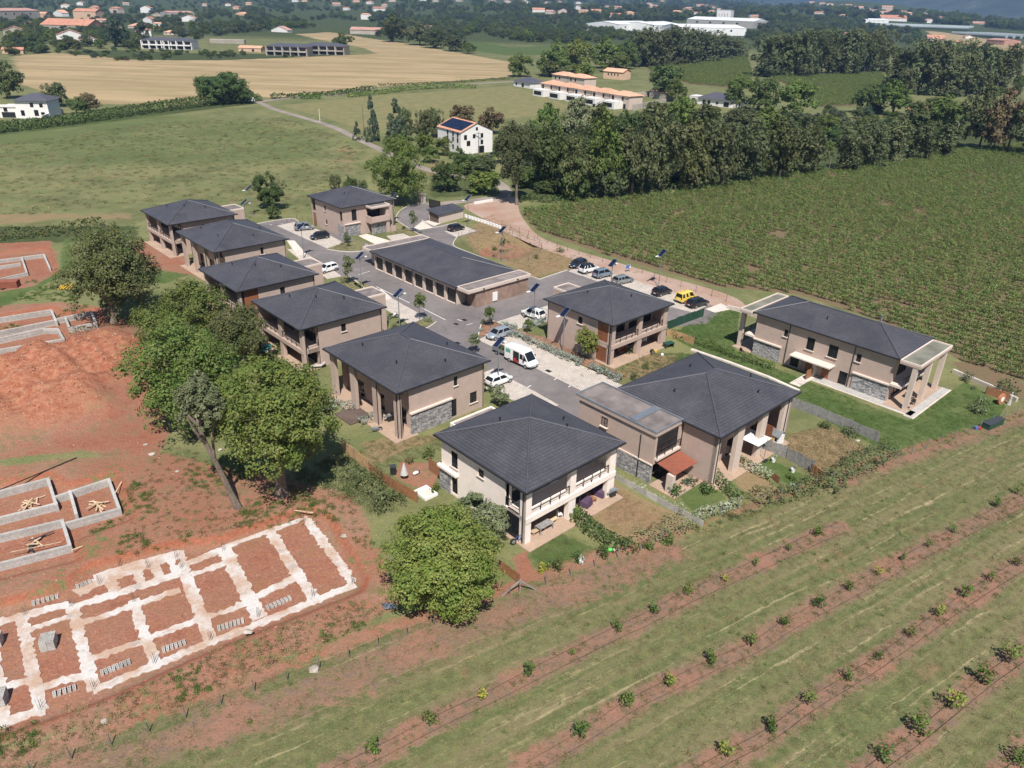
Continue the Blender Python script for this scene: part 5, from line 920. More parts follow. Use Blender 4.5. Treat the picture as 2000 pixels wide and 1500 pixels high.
hedge('hedge', [(585, 193), (630, 192)], 7, 2.0, 'leaf_weed', 0.7, 'short rounded bright hedge at the road fork', dens=4)
hedge('hedge', [(1310, 655), (1370, 675), (1430, 697), (1480, 712), (1510, 722)], 1.1, 1.0, 'leaf_weed', 0.16, 'clipped green hedge in front of the long house lawn', dens=60)
hedge('hedge', [(1118, 1005), (1145, 1030), (1175, 1055), (1215, 1075), (1240, 1070)], 1.7, 1.3, 'leaf_hedge', 0.2, 'dark hedge dividing the two gardens of the cream house', dens=45)
hedge('hedge', [(1440, 905), (1470, 920), (1510, 940)], 1.2, 1.1, 'leaf_white', 0.17, 'variegated pale hedge left of the bright green lawn strip', dens=50)
hedge('hedge', [(1395, 935), (1425, 965), (1445, 985)], 1.3, 1.2, 'leaf_hedge', 0.18, 'dark flowering hedge at the palm garden corner', dens=50)
hedge('hedge', [(1350, 1018), (1390, 1005), (1440, 988)], 1.0, 1.1, 'leaf_white', 0.16, 'white-flowered hedge along the fence of the palm garden', dens=50)
hedge('hedge', [(640, 790), (665, 800), (690, 795)], 1.6, 1.0, 'leaf_lavender', 0.16, 'pale sage hedge left of the dark wooden deck', dens=50)
hedge('hedge', [(700, 830), (718, 824), (738, 815)], 1.5, 1.0, 'leaf_lavender', 0.16, 'pale sage hedge right of the dark wooden deck', dens=50)
hedge('hedge', [(680, 925), (715, 945), (755, 985), (770, 1000)], 2.5, 1.4, 'leaf_olive', 0.22, 'wild overgrown hedge behind the bamboo fence', dens=30, rough=0.6)
hedge('hedge', [(1600, 960), (1640, 930), (1690, 905), (1745, 878)], 3.0, 1.4, 'leaf_olive', 0.2, 'tall wild weeds at the corner of the dry garden', dens=32, rough=0.6)
hedge('hedge', [(1470, 985), (1500, 970), (1530, 975), (1595, 950)], 2.4, 1.3, 'leaf_olive', 0.18, 'overgrown shrubs along the fence below the lawn strip', dens=32, rough=0.6)
hedge('hedge', [(1250, 1062), (1300, 1040), (1345, 1020)], 2.4, 1.2, 'leaf_grey', 0.17, 'grey-green wild plants along the fence of the dry lawn', dens=32, rough=0.6)
hedge('hedge', [(-40, 470), (60, 462), (130, 455), (200, 440)], 4, 1.8, 'leaf_dark', 0.4, 'brown-green thicket at the edge of the upper building plot', dens=9, rough=0.6)
hedge('hedge', [(880, 330), (930, 340), (975, 352)], 3, 1.6, 'leaf_weed', 0.45, 'bright undergrowth below the white house drive', dens=8, rough=0.6)
hedge('hedge', [(140, 650), (200, 645), (262, 640)], 2.2, 0.8, 'leaf_brown', 0.2, 'dry brown brushwood between foundation walls and soil heap', dens=22, rough=0.6)
hedge('hedge', [(1016, 390), (1080, 395), (1130, 392)], 3, 1.6, 'leaf_hedge', 0.4, 'dark bushes at the top corner of the vineyard', dens=10, rough=0.6)
hedge('hedge', [(1120, 388), (1300, 372), (1450, 350), (1610, 332)], 3, 1.5, 'leaf_dark', 0.5, 'low dark undergrowth along the top edge of the vineyard', dens=6, rough=0.6)
SHM = {}
def shrub(x, y, r, h, mat, label, name='shrub', cat='shrub', group='garden shrubs', n=170, size=None, ground=G):
    if mat not in SHM: SHM[mat] = [bush_mesh(name, 60+j+len(SHM)*3, 210, 0.17, (0.95, 0.95, 0.95), mat, 0.5) for j in range(2)]
    o = link(name, SHM[mat][RNG.randrange(2)], None, ground(x, y), RNG.uniform(0, 6.28)); o.scale = (r, r, h); return tag(o, label, cat, group)
LVX = [(1003, 657), (1016, 661), (1030, 667), (1042, 673), (1055, 678), (1068, 683), (1080, 688), (1092, 694), (1104, 700), (1118, 706), (1132, 712), (1160, 722), (1172, 728), (1184, 733), (1196, 738), (1206, 743), (985, 638), (1000, 642), (1030, 640), (1046, 636), (1058, 632)]
for k_, (x, y) in enumerate(LVX): shrub(x, y, 1.05, 0.8, 'leaf_lavender', f'{ORDN[k_]} lavender cushion from the street corner along the paved strip' if k_ < 16 else f'{ORDN[k_-16]} lavender cushion in the short bed below the white off-road car', 'lavender_bush', 'lavender', 'lavender along the parking strip')
for a in ((945, 634, 0.7, 0.7, 'leaf_hedge', 'dark shrub at the tip of the street corner bed'), (957, 628, 0.7, 0.6, 'leaf_blue', 'blue-green shrub under the street corner tree'), (940, 648, 0.6, 0.5, 'leaf_lavender', 'pale cushion plant in the street corner bed'), (770, 640, 0.8, 0.6, 'leaf_grey', 'grey-green cushion by the motorcycle paving'), (838, 628, 1.0, 0.7, 'leaf_grey', 'grey-green shrub at the rounded kerb opposite the garages'),
          (848, 960, 0.8, 0.9, 'leaf_weed', 'bright round bush beside the sandpit of the cream house'), (838, 893, 1.0, 1.0, 'leaf_hedge', 'dark bush left of the cream house stone corner'), (800, 905, 0.7, 0.7, 'leaf_brown', 'brown withered bush on the lawn behind the cream house'), (1320, 965, 1.2, 1.0, 'leaf_hedge', 'palm-like bush left in the palm garden'), (1383, 962, 1.1, 0.9, 'leaf_hedge', 'spiky palm beside the pillar of the wing house'), (1346, 945, 1.1, 0.8, 'leaf_blue', 'round blue-green bush under the wing house wall'), (1375, 948, 0.4, 0.5, 'leaf_brown', 'small brown clipped ball by the wing house wall'),
          (1360, 943, 0.4, 0.5, 'leaf_brown', 'small olive clipped ball under the wing house wall'), (1910, 805, 1.3, 1.7, 'leaf_grey', 'small olive tree on the lawn of the long house'), (1888, 745, 0.9, 1.2, 'leaf_grey', 'grey shrub at the low wall behind the long house'), (1965, 770, 1.6, 1.8, 'leaf_olive', 'large grey-olive bush at the corner of the long house garden'), (1900, 760, 0.5, 0.5, 'leaf_blue', 'small bluish plant by the garden wall'), (1925, 790, 0.6, 0.6, 'leaf_dark', 'dark plant beside the clay wheel ornament'),
          (1125, 1015, 1.0, 1.5, 'leaf_bright', 'bright laurel at the terrace end of the cream house hedge'), (1300, 1060, 0.9, 1.0, 'leaf_weed', 'bright clump at the fence below the dry lawn'), (1265, 1070, 0.7, 0.7, 'leaf_weed', 'fresh green tussock by the fence post'), (1180, 1085, 0.9, 0.9, 'leaf_hedge', 'rounded dark shrub by the water butt'), (1130, 1095, 0.8, 0.8, 'leaf_hedge', 'dark shrub beside the white flower pot'), (1085, 1110, 0.9, 1.0, 'leaf_dark', 'dark shrub at the lower lawn corner'), (1060, 1115, 0.7, 0.8, 'leaf_yellow', 'yellowish shrub at the lower lawn corner'),
          (1230, 690, 0.9, 0.8, 'leaf_olive', 'tall flowering weed clump at the terrace of the middle house'), (1262, 720, 0.8, 0.8, 'leaf_hedge', 'dark bush in the garden of the middle house'), (1180, 725, 1.0, 0.7, 'leaf_weed', 'grassy green clump beside the middle house'), (1210, 735, 1.0, 0.6, 'leaf_straw', 'tall straw-coloured grass beside the middle house'), (1240, 740, 0.9, 0.7, 'leaf_olive', 'wild clump behind the flat-roofed wing'), (510, 660, 1.5, 1.4, 'leaf_hedge', 'bush below the gallery of the fourth house'), (545, 690, 1.3, 1.2, 'leaf_oak', 'bush beside the turquoise pool'), (470, 610, 1.6, 1.6, 'leaf_oak', 'tall bush below the gallery of the middle row house'), (440, 590, 1.4, 1.2, 'leaf_olive', 'olive bush between two gallery houses'),
          (985, 480, 1.3, 1.4, 'leaf_dark', 'dark willow shrub in the rainwater basin'), (965, 488, 0.9, 0.8, 'leaf_weed', 'green reeds in the rainwater basin'), (1048, 505, 0.8, 0.7, 'leaf_olive', 'dry shrub right of the rainwater basin'), (1095, 492, 1.0, 0.8, 'leaf_olive', 'scrubby plant on the fence by the gravel track'), (820, 455, 0.8, 0.5, 'leaf_lavender', 'grey cushion at the entrance road bed'), (790, 448, 0.9, 0.6, 'leaf_olive', 'low shrub in the bed beside the entrance house'), (768, 447, 0.8, 0.7, 'leaf_hedge', 'dark shrub in the bed beside the entrance house'), (680, 482, 0.7, 0.6, 'leaf_olive', 'shrub under the thin tree on the kerb island'), (668, 478, 0.6, 0.5, 'leaf_grey', 'grey cushion on the kerb island'),
          (700, 560, 0.8, 0.6, 'leaf_hedge', 'dark shrub in the bed behind the parked white car'), (672, 552, 0.9, 0.8, 'leaf_grey', 'silvery shrub in the bed behind the parked white car'), (960, 765, 0.7, 0.7, 'leaf_hedge', 'small shrub beside the paved bay of the white hatchback'), (530, 425, 0.8, 0.8, 'leaf_hedge', 'small bush where the parking street ends'), (560, 405, 0.8, 0.9, 'leaf_hedge', 'dark bush at the meadow edge of the parking street'), (1550, 960, 0.9, 0.8, 'leaf_white', 'pale variegated shrub at the end of the lawn strip'), (1545, 935, 0.7, 0.6, 'leaf_weed', 'fresh green shrub at the end of the lawn strip'), (1660, 850, 1.2, 0.9, 'leaf_olive', 'wild shrub against the grey board fence'), (1610, 835, 1.0, 0.8, 'leaf_hedge', 'dark shrub against the grey board fence')):
    shrub(*a)
# small trees in the streets
trees([(796, 412, 818, 438), (670, 452, 686, 476), (664, 498, 694, 540), (806, 572, 834, 604), (944, 598, 968, 622), (914, 650, 942, 676), (1124, 638, 1172, 692), (958, 752, 996, 792), (1022, 622, 1042, 640)], ['grey', 'grey', 'grey', 'oak', 'oak', 'grey', 'bright', 'grey', 'oak'],
      ['slender young street tree beside the entrance road', 'thin young tree on the kerb island', 'airy young tree behind the solar lamp on the main street', 'young tree on the rounded kerb opposite the garages', 'young tree in the red soil of the street corner bed', 'airy young tree between the portico house and the van', 'full young green tree in front of the wooden panels', 'young tree beside the white hatchback bay', 'small young tree beside the white off-road car'], 'young street trees', ground=G, name='street_tree')
SB = {'young': [(808, 455), (678, 475), (680, 556), (820, 627), (958, 640), (928, 690), (1152, 705), (978, 793), (1030, 651)]}
for o, b in zip([q for q in COL.objects if q.name.startswith('street_tree')], SB['young']):
    n = G(*b); d = o.location-n
    for c in o.children:
        if c.name.startswith('crown'): sc_ = n.y/o.location.y; c.location = Vector(((o.location.x+c.location.x)*sc_-n.x, 0, CAM_H+(c.location.z-CAM_H)*sc_)); c.scale = tuple(v*sc_ for v in c.scale)
        else: c.scale = (0.05, 0.05, max(1.2, [k.location.z for k in o.children if k.name.startswith('crown')][0]))
    o.location = n
# weeds over the bare ground
def tufts(name, px, n, mat, s0, s1, seed, label=None, ztop=0.5, nz=0.03):
    rng = np.random.default_rng(seed); P = GP(px); A = np.array([(p.x, p.y) for p in P]); lo, hi = A.min(0), A.max(0); Q = lo+rng.random((n*6, 2))*(hi-lo); k = in_poly(P, Q[:, 0], Q[:, 1]) & (wob(Q[:, 0], Q[:, 1], 0.35, seed) > 0.15); Q = Q[k][:n]
    pr = bush_mesh(name, seed, 84, 0.085, (0.6, 0.6, 0.32), mat, 0.12); o0 = link(name, pr, None, (Q[0][0], Q[0][1], 0)); tag(o0, kind='stuff')
    z = gh_near(Q[:, 0], Q[:, 1]); return scatter(name, np.stack([Q[:, 0], Q[:, 1], z], 1), rng.random(len(Q))*6.28, rng.uniform(s0, s1, len(Q)), [o0])
tufts('weeds', [(-50, 1440), (190, 1375), (430, 1275), (705, 1160), (770, 1200), (540, 1300), (280, 1400), (-50, 1500)], 420, 'leaf_weed', 0.25, 0.9, 71)
tufts('weeds', [(150, 1060), (240, 960), (330, 880), (520, 900), (700, 960), (740, 1100), (640, 1010), (420, 1040), (230, 1090)], 420, 'leaf_weed', 0.25, 0.9, 72)
tufts('weeds', [(-50, 560), (120, 540), (180, 610), (-50, 650)], 260, 'leaf_weed', 0.4, 1.1, 73)
tufts('dry_grass', [(-50, 1400), (430, 1260), (740, 1160), (1040, 1120), (1300, 1030), (1640, 920), (2000, 800), (2000, 815), (1660, 945), (1300, 1065), (1040, 1150), (760, 1230), (300, 1400), (-50, 1500)], 1500, 'leaf_straw', 0.25, 0.75, 74)
tufts('weeds', [(1290, 1040), (1480, 985), (1640, 920), (1760, 880), (1760, 890), (1500, 995), (1300, 1056)], 260, 'leaf_olive', 0.4, 1.1, 75)

# mown grass of the orchard and rough grass of the verge: one mass each
def grass(name, px, n, mat, s0, s1, seed, size=0.09, cards_n=12, R=(0.35, 0.35, 0.16), gate=None):
    rng = np.random.default_rng(seed); P = GP(px); A = np.array([(p.x, p.y) for p in P]); lo, hi = A.min(0), A.max(0); Q = lo+rng.random((n*4, 2))*(hi-lo); k = in_poly(P, Q[:, 0], Q[:, 1])
    sx, sy = pxs(np.concatenate([Q, np.zeros((len(Q), 1))], 1)); k &= (sx > -40) & (sx < 2040) & (sy < 1540); w = wob(Q[:, 0], Q[:, 1], 0.3, seed)+wob(Q[:, 0], Q[:, 1], 1.1, seed+1); k &= w > (gate if gate is not None else -9); Q = Q[k][:n]
    pr = [link(name, bush_mesh(name, seed+j, cards_n*7, size, R, mat, 0.06), None, (Q[j][0], Q[j][1], 0)) for j in range(2)]
    for o_ in pr: tag(o_, kind='stuff')
    return scatter(name, np.stack([Q[:, 0], Q[:, 1], 0*Q[:, 0]], 1), rng.random(len(Q))*6.28, rng.uniform(s0, s1, len(Q)), pr)
ORP = [(-200, 1540), (300, 1404), (760, 1237), (1040, 1144), (1300, 1064), (1700, 914), (2060, 785), (2300, 1300), (2100, 1600), (300, 1600)]
leafmat('leaf_mown', (0.165, 0.150, 0.072), (0.115, 0.122, 0.050), 0.02, 0.25); leafmat('leaf_drystalk', (0.29, 0.225, 0.125), (0.22, 0.175, 0.095), 0.02, 0.25)
grass('orchard_grass', ORP, 2600, 'leaf_drystalk', 0.5, 1.1, 201, 0.05, 5, (0.5, 0.5, 0.05)); grass('orchard_grass', ORP, 4200, 'leaf_mown', 0.5, 1.1, 202, 0.05, 5, (0.5, 0.5, 0.07)); grass('orchard_weeds', ORP, 260, 'leaf_weed', 0.4, 0.9, 203, 0.08, 5, (0.35, 0.35, 0.22))
MEA = [(-50, 290), (300, 240), (560, 230), (720, 290), (690, 400), (480, 430), (270, 400), (-50, 430)]
grass('meadow_grass', MEA, 1500, 'leaf_mown', 1.0, 2.2, 204, 0.09, 5, (0.7, 0.7, 0.08)); grass('meadow_grass', MEA, 900, 'leaf_drystalk', 1.0, 2.2, 205, 0.08, 5, (0.7, 0.7, 0.06))
grass('site_weeds', [(250, 1060), (240, 960), (330, 870), (700, 960), (740, 1100), (640, 1000), (420, 1045)], 420, 'leaf_brown', 0.5, 1.3, 206, 0.06, 5, (0.4, 0.4, 0.12)); grass('site_weeds', [(-50, 1470), (200, 1375), (430, 1275), (705, 1165), (760, 1200), (300, 1400), (-50, 1510)], 420, 'leaf_brown', 0.5, 1.3, 207, 0.06, 5, (0.4, 0.4, 0.12))
leafmat('leaf_lawn', (0.072, 0.118, 0.032), (0.105, 0.138, 0.046), 0.02, 0.3)
grass('lawn_grass', [(1305, 655), (1400, 607), (1445, 605), (1435, 690), (1520, 722), (1690, 790), (1775, 822), (1860, 762), (1965, 792), (1945, 825), (1740, 888), (1690, 860), (1560, 795)], 2600, 'leaf_lawn', 0.5, 1.1, 210, 0.05, 5, (0.5, 0.5, 0.06)); grass('lawn_grass', [(1025, 1080), (1090, 1035), (1180, 1075), (1060, 1120)], 260, 'leaf_mown', 0.5, 1.0, 211, 0.04, 5, (0.5, 0.5, 0.05))
grass('dry_lawn', [(1195, 948), (1262, 985), (1308, 1002), (1288, 1036), (1212, 1046), (1165, 1008)], 420, 'leaf_drystalk', 0.4, 0.9, 212, 0.04, 5, (0.5, 0.5, 0.05)); grass('dry_lawn', [(1540, 850), (1620, 830), (1700, 880), (1600, 935), (1530, 890)], 700, 'leaf_drystalk', 0.5, 1.4, 213, 0.06, 5, (0.5, 0.5, 0.16)); grass('dry_lawn', [(690, 870), (760, 855), (850, 850), (930, 800), (860, 880), (740, 920)], 500, 'leaf_mown', 0.5, 1.1, 214, 0.05, 5, (0.5, 0.5, 0.06)); grass('dry_lawn', [(930, 430), (960, 420), (1060, 480), (1160, 510), (1040, 545), (905, 470)], 900, 'leaf_drystalk', 0.5, 1.3, 215, 0.06, 5, (0.5, 0.5, 0.1)); grass('dry_lawn', [(1190, 735), (1250, 690), (1350, 690), (1330, 720), (1260, 745)], 400, 'leaf_mown', 0.5, 1.4, 216, 0.06, 5, (0.5, 0.5, 0.16)); grass('garden_weeds', [(560, 930), (680, 880), (760, 930), (800, 985), (740, 1010), (640, 960)], 420, 'leaf_olive', 0.6, 1.6, 217, 0.07, 5, (0.5, 0.5, 0.28))
# young weeds in the sapling strips
WP = []
for r, row in enumerate(ROWS):
    Pw = GP(row)
    for a, b in zip(Pw[:-1], Pw[1:]):
        d = (b-a).normalized(); nn = Vector((-d.y, d.x, 0))
        for k in range(int((b-a).length*3.2)): q = a.lerp(b, RNG.random())+nn*RNG.gauss(0, 0.75); WP.append((q.x, q.y, 0))
WP = np.array(WP); wpr = []
for j, mt_ in enumerate(('leaf_brown', 'leaf_mown', 'leaf_brown', 'leaf_weed')): wpr.append(tag(link('strip_weeds', bush_mesh('strip_weeds', 300+j, 35, 0.065, (0.4, 0.4, 0.15), mt_, 0.06), None, tuple(WP[j])), kind='stuff'))
scatter('strip_weeds', WP, NR.random(len(WP))*6.28, NR.uniform(0.4, 1.2, len(WP)), wpr)
hedge('climbing_plant', [(1204, 934), (1240, 954), (1290, 981), (1318, 996), (1350, 1013)], 0.55, 0.85, 'leaf_white', 0.12, 'pale climbing plants along the low panel fence of the dry lawn', 'climber', dens=34, rough=0.9)
# clods and stones on the dug soil
def clod(seed, mat):
    import bmesh
    bm = bmesh.new(); [bm.verts.new(tuple(q*np.array([1.0, 0.8, 0.6]))) for q in sph(10, np.random.default_rng(seed))]; bmesh.ops.convex_hull(bm, input=bm.verts[:]); m_ = bpy.data.meshes.new('soil_clods'); bm.to_mesh(m_); bm.free(); m_.materials.append(MAT[mat]); return m_
plain('clod_red', (0.27, 0.095, 0.052), 0.95, 0.3, 3.0); plain('clod_pale', (0.36, 0.22, 0.15), 0.95, 0.25, 3.0)
def clods(polys, n, s0, s1, seed):
    rng = np.random.default_rng(seed); A = []
    for P in polys:
        B = np.array([(p.x, p.y) for p in P]); lo, hi = B.min(0), B.max(0); Q = lo+rng.random((n*3, 2))*(hi-lo); A.append(Q[in_poly(P, Q[:, 0], Q[:, 1])][:n])
    Q = np.concatenate(A); z = gh_near(Q[:, 0], Q[:, 1]); pr = [tag(link('soil_clods', clod(seed+j, ('clod_red', 'clod_pale', 'clod_red')[j]), None, (Q[j][0], Q[j][1], z[j])), kind='stuff') for j in range(3)]
    for j in range(3): pr[j].scale = (s0, s0, s0)
    return scatter('soil_clods', np.stack([Q[:, 0], Q[:, 1], z], 1), rng.random(len(Q))*6.28, s0+(s1-s0)*rng.random(len(Q))**3, pr)
clods([MOUND], 2600, 0.04, 0.24, 401); clods([PIT_A, PIT_B, PIT_C, PIT_D], 700, 0.03, 0.13, 402); clods([GP([(-100, 860), (330, 850), (700, 960), (770, 1110), (740, 1210), (300, 1400), (-100, 1500)])], 1500, 0.03, 0.16, 403)
# ------------------------------------------------------------------ vehicles
def paint_mat(name, col, met=0.0, rough=0.28):
    t = NT(name); n = t.noise(t.pos(), 1.5, 2.0); return t.done(t.bsdf(t.hsv((*col, 1), 0.5, 1.0, t.ramp(n, 0.3, 0.7, 0.93, 1.07)), t.ramp(n, 0.3, 0.7, rough, rough+0.08), None, Metallic=met, Coat_Weight=0.6, Coat_Roughness=0.08))
for nm, c, mt in (('car_white', (0.78, 0.78, 0.77), 0), ('car_black', (0.012, 0.013, 0.016), 0), ('car_navy', (0.02, 0.027, 0.05), 0.2), ('car_silver', (0.36, 0.40, 0.45), 0.35), ('car_bluegrey', (0.22, 0.27, 0.33), 0.3), ('car_yellow', (0.78, 0.56, 0.10), 0), ('car_greygreen', (0.25, 0.28, 0.28), 0.3), ('car_greysilver', (0.30, 0.32, 0.35), 0.4)): paint_mat(nm, c, mt)
plain('sign_green', (0.10, 0.38, 0.26), 0.5, 0.05, 2.0)
def sharp(o, ang=0.7):
    me = o.data; me.polygons.foreach_set('use_smooth', [True]*len(me.polygons)); me.set_sharp_from_angle(angle=ang); return o
def loft(m, S):
    """S: stations (x, z_low, z_top, half_width)"""
    n = 10; V = []
    for x, a, b, w in S: V += [(x, -w*0.86, a), (x, -w, a+0.14), (x, -w, b-0.2), (x, -w*0.965, b-0.06), (x, -w*0.86, b), (x, w*0.86, b), (x, w*0.965, b-0.06), (x, w, b-0.2), (x, w, a+0.14), (x, w*0.86, a)]
    F = [(i*n+k, (i+1)*n+k, (i+1)*n+(k+1) % n, i*n+(k+1) % n) for i in range(len(S)-1) for k in range(n)]+[tuple(range(n)), tuple((len(S)-1)*n+k for k in range(n-1, -1, -1))]
    return m.mesh(V, F)
CK = {  # length stations, cabin (base front, roof front, roof rear, base rear), belt, roof, half width, wheel radius, axle x
 'hatch': ([(-1.98, .45, .70, .66), (-1.92, .30, .98, .80), (-1.5, .24, 1.0, .86), (0, .24, .97, .87), (.75, .24, .93, .865), (1.3, .24, .86, .85), (1.75, .27, .74, .79), (1.98, .36, .58, .64)], (1.02, .38, -1.45, -1.9), .96, 1.47, .87, .31, (1.27, -1.25)),
 'suv': ([(-2.12, .55, .85, .72), (-2.06, .40, 1.08, .86), (-1.6, .34, 1.1, .91), (0, .34, 1.08, .92), (.85, .34, 1.05, .915), (1.45, .34, 1.0, .90), (1.9, .36, .88, .84), (2.12, .46, .70, .70)], (1.12, .55, -1.55, -2.0), 1.06, 1.66, .92, .36, (1.33, -1.32)),
 'estate': ([(-2.25, .45, .75, .68), (-2.18, .30, .98, .82), (-1.7, .24, 1.0, .88), (0, .24, .96, .89), (.85, .24, .93, .885), (1.5, .24, .86, .87), (1.98, .27, .74, .80), (2.22, .36, .58, .65)], (1.12, .45, -1.75, -2.15), .96, 1.47, .89, .32, (1.36, -1.33)),
 'mpv': ([(-2.05, .45, .80, .70), (-1.99, .30, 1.02, .82), (-1.5, .26, 1.05, .87), (0, .26, 1.02, .88), (.95, .26, .98, .875), (1.5, .26, .86, .86), (1.85, .28, .72, .80), (2.06, .36, .58, .66)], (1.3, .6, -1.55, -1.95), 1.01, 1.60, .88, .32, (1.30, -1.28)),
 'boxvan': ([(-2.05, .45, .95, .80), (-2.02, .30, 1.05, .88), (-1.5, .28, 1.06, .905), (0, .28, 1.06, .91), (.95, .28, 1.02, .905), (1.5, .28, .92, .89), (1.85, .3, .78, .83), (2.08, .38, .62, .70)], (1.25, .62, -1.9, -2.0), 1.04, 1.80, .91, .32, (1.32, -1.33))}
WHL = {}
def wheel(parent, r, x, y):
    if r not in WHL:
        m = MB(); n = 16; P = [(math.cos(2*math.pi*k/n), math.sin(2*math.pi*k/n)) for k in range(n)]; V = []
        for yy, rr in ((-0.1, r*0.93), (-0.06, r), (0.06, r), (0.1, r*0.93)): V += [(c*rr, yy, s*rr) for c, s in P]
        F = [(j*n+k, j*n+(k+1) % n, (j+1)*n+(k+1) % n, (j+1)*n+k) for j in range(3) for k in range(n)]+[tuple(range(n-1, -1, -1)), tuple(3*n+k for k in range(n))]; t_ = m.mesh(V, F).data('wheel', MAT['rubber'])
        m = MB(); V = [(c*r*0.64, 0.0, s*r*0.64) for c, s in P]+[(0, 0.03, 0)]; V2 = []; m.mesh(V, [(k, (k+1) % n, n) for k in range(n)]); WHL[r] = (t_, m.data('rim', MAT['rim_alloy']))
    w = link('wheel', WHL[r][0], parent, (x, y, r)); s = 1 if y > 0 else -1; q = link('rim', WHL[r][1], w, (0, 0.104*s, 0)); q.scale = (1, s, 1); return w
def car(kind, paint, front, rear, label, rack=False, group='cars parked in the estate', ground=G, roofm=None):
    S, (bf, rf, rr, br), belt, roof, hw, wr, ax = CK[kind]; f, r = ground(*front), ground(*rear); d = f-r; o = empty('car', (f+r)/2, math.atan2(d.y, d.x), label, 'car', group); o.location.z += 0.03
    loft_ = loft(MB(), S); P = MAT[paint]; sharp(loft_.build('body', P, o)); w0, w1 = hw*0.90, hw*0.72
    V = [(bf, -w0, belt-0.03), (bf, w0, belt-0.03), (rf, w1, roof-0.04), (rf, -w1, roof-0.04), (br, -w0, belt-0.03), (br, w0, belt-0.03), (rr, w1, roof-0.04), (rr, -w1, roof-0.04)]
    MB().quad(V[0], V[1], V[2], V[3]).build('windshield', MAT['car_glass'], o); MB().quad(V[5], V[4], V[7], V[6]).build('rear_window', MAT['car_glass'], o)
    for a in ((4, 0, 3, 7), (1, 5, 6, 2)): MB().quad(*[V[k] for k in a]).build('side_window', MAT['car_glass'], o)
    m = MB(); e = 0.03; top = [(rf+0.06, -w1+0.1, roof+0.015), (rf+0.06, w1-0.1, roof+0.015), (rr-0.05, w1-0.1, roof+0.015), (rr-0.05, -w1+0.1, roof+0.015)]; low = [(rf+0.1, -w1-0.015, roof-0.05), (rf+0.1, w1+0.015, roof-0.05), (rr-0.08, w1+0.015, roof-0.05), (rr-0.08, -w1-0.015, roof-0.05)]
    m.mesh(top+low, [(0, 1, 2, 3), (0, 4, 5, 1), (1, 5, 6, 2), (2, 6, 7, 3), (3, 7, 4, 0)]); sharp(m.build('roof', MAT[roofm or paint], o))
    m = MB()
    for a, b in ((0, 3), (1, 2), (4, 7), (5, 6)): m.beam(V[a], V[b], 0.09 if kind != 'boxvan' else 0.12)
    for s in (-1, 1):
        for k in (0.42, 0.72) if kind in ('estate', 'suv', 'boxvan') else (0.45,):
            p = Vector(V[0 if s < 0 else 1]).lerp(Vector(V[4 if s < 0 else 5]), k); q = Vector(V[3 if s < 0 else 2]).lerp(Vector(V[7 if s < 0 else 6]), k); m.beam(p, q, 0.09 if kind != 'boxvan' else 0.3)
    m.build('pillars', P, o)
    x0, x1 = S[0][0], S[-1][0]
    for s in (-1, 1):
        for x in ax: wheel(o, wr, x, s*(hw-0.08))
        MB().box(x1-0.30, x1-0.06, s*hw*0.60-0.14, s*hw*0.60+0.14, S[-1][2]+0.0, S[-1][2]+0.13).build('headlight', MAT['lamp_clear'], o); MB().box(x0-0.01, x0+0.10, s*hw*0.72-0.1, s*hw*0.72+0.1, belt-0.24, belt+0.02).build('taillight', MAT['lamp_red'], o)
        MB().box(bf-0.28, bf-0.10, s*(hw+0.06)-0.07, s*(hw+0.06)+0.07, belt, belt+0.13).build('mirror', P, o)
    MB().box(x1-0.04, x1+0.015, -0.26, 0.26, 0.38, 0.49).build('number_plate', MAT['plate_white'], o); MB().box(x0-0.015, x0+0.04, -0.26, 0.26, 0.55, 0.66).build('number_plate', MAT['plate_white'], o); MB().box(x0-0.03, x0+0.2, -hw*0.82, hw*0.82, 0.32, 0.44).box(x1-0.2, x1+0.005, -hw*0.72, hw*0.72, 0.27, 0.37).build('bumper', MAT['black_plastic'], o)
    if rack:
        for s in (-1, 1): MB().beam((rf-0.1, s*w1*0.86, roof+0.06), (rr+0.1, s*w1*0.86, roof+0.06), 0.05).build('roof_rail', MAT['black_plastic'], o)
    return o
car('hatch', 'car_silver', (953, 665), (993, 652), 'silver-blue hatchback on the long paved strip, nose towards the street')
car('hatch', 'car_white', (997, 740), (951, 758), 'white hatchback with tinted windows beside the portico house')
car('suv', 'car_white', (1021, 613), (1063, 628), 'white off-road car with roof rails beside the middle house', True)
car('hatch', 'car_navy', (1110, 527), (1146, 515), 'dark blue car at the left end of the parking row by the track')
car('suv', 'car_white', (1168, 527), (1131, 536), 'white crossover with black roof, second in the parking row by the track', roofm='car_black')
car('mpv', 'car_bluegrey', (1195, 536), (1158, 545), 'blue-grey minivan, third in the parking row by the track')
car('estate', 'car_greygreen', (1234, 548), (1199, 557), 'grey-green estate car, fourth in the row, half behind a roof')
car('hatch', 'car_black', (1310, 570), (1275, 580), 'black hatchback parked alone left of the yellow van')
car('boxvan', 'car_yellow', (1358, 582), (1320, 594), 'pale yellow box van in the parking row by the track')
car('estate', 'car_black', (1382, 592), (1342, 603), 'black estate car right of the yellow van', True)
car('hatch', 'car_black', (905, 447), (877, 453), 'black hatchback on the paved bay below the bin shelter')
car('mpv', 'car_greysilver', (614, 447), (575, 451), 'silver minivan on the upper parking bay, farther from the street bend')
car('hatch', 'car_black', (606, 469), (643, 463), 'black hatchback on the upper parking bay, nearer the street bend')
car('hatch', 'car_white', (625, 534), (655, 526), 'white hatchback tucked between two gallery houses')
car('boxvan', 'car_white', (478, 200), (500, 198), 'small white van on the country road by the rounded bush', group='vehicles on the country road')
car('hatch', 'car_navy', (955, 308), (972, 305), 'dark car in the yard right of the white house', group='vehicles at the white house')
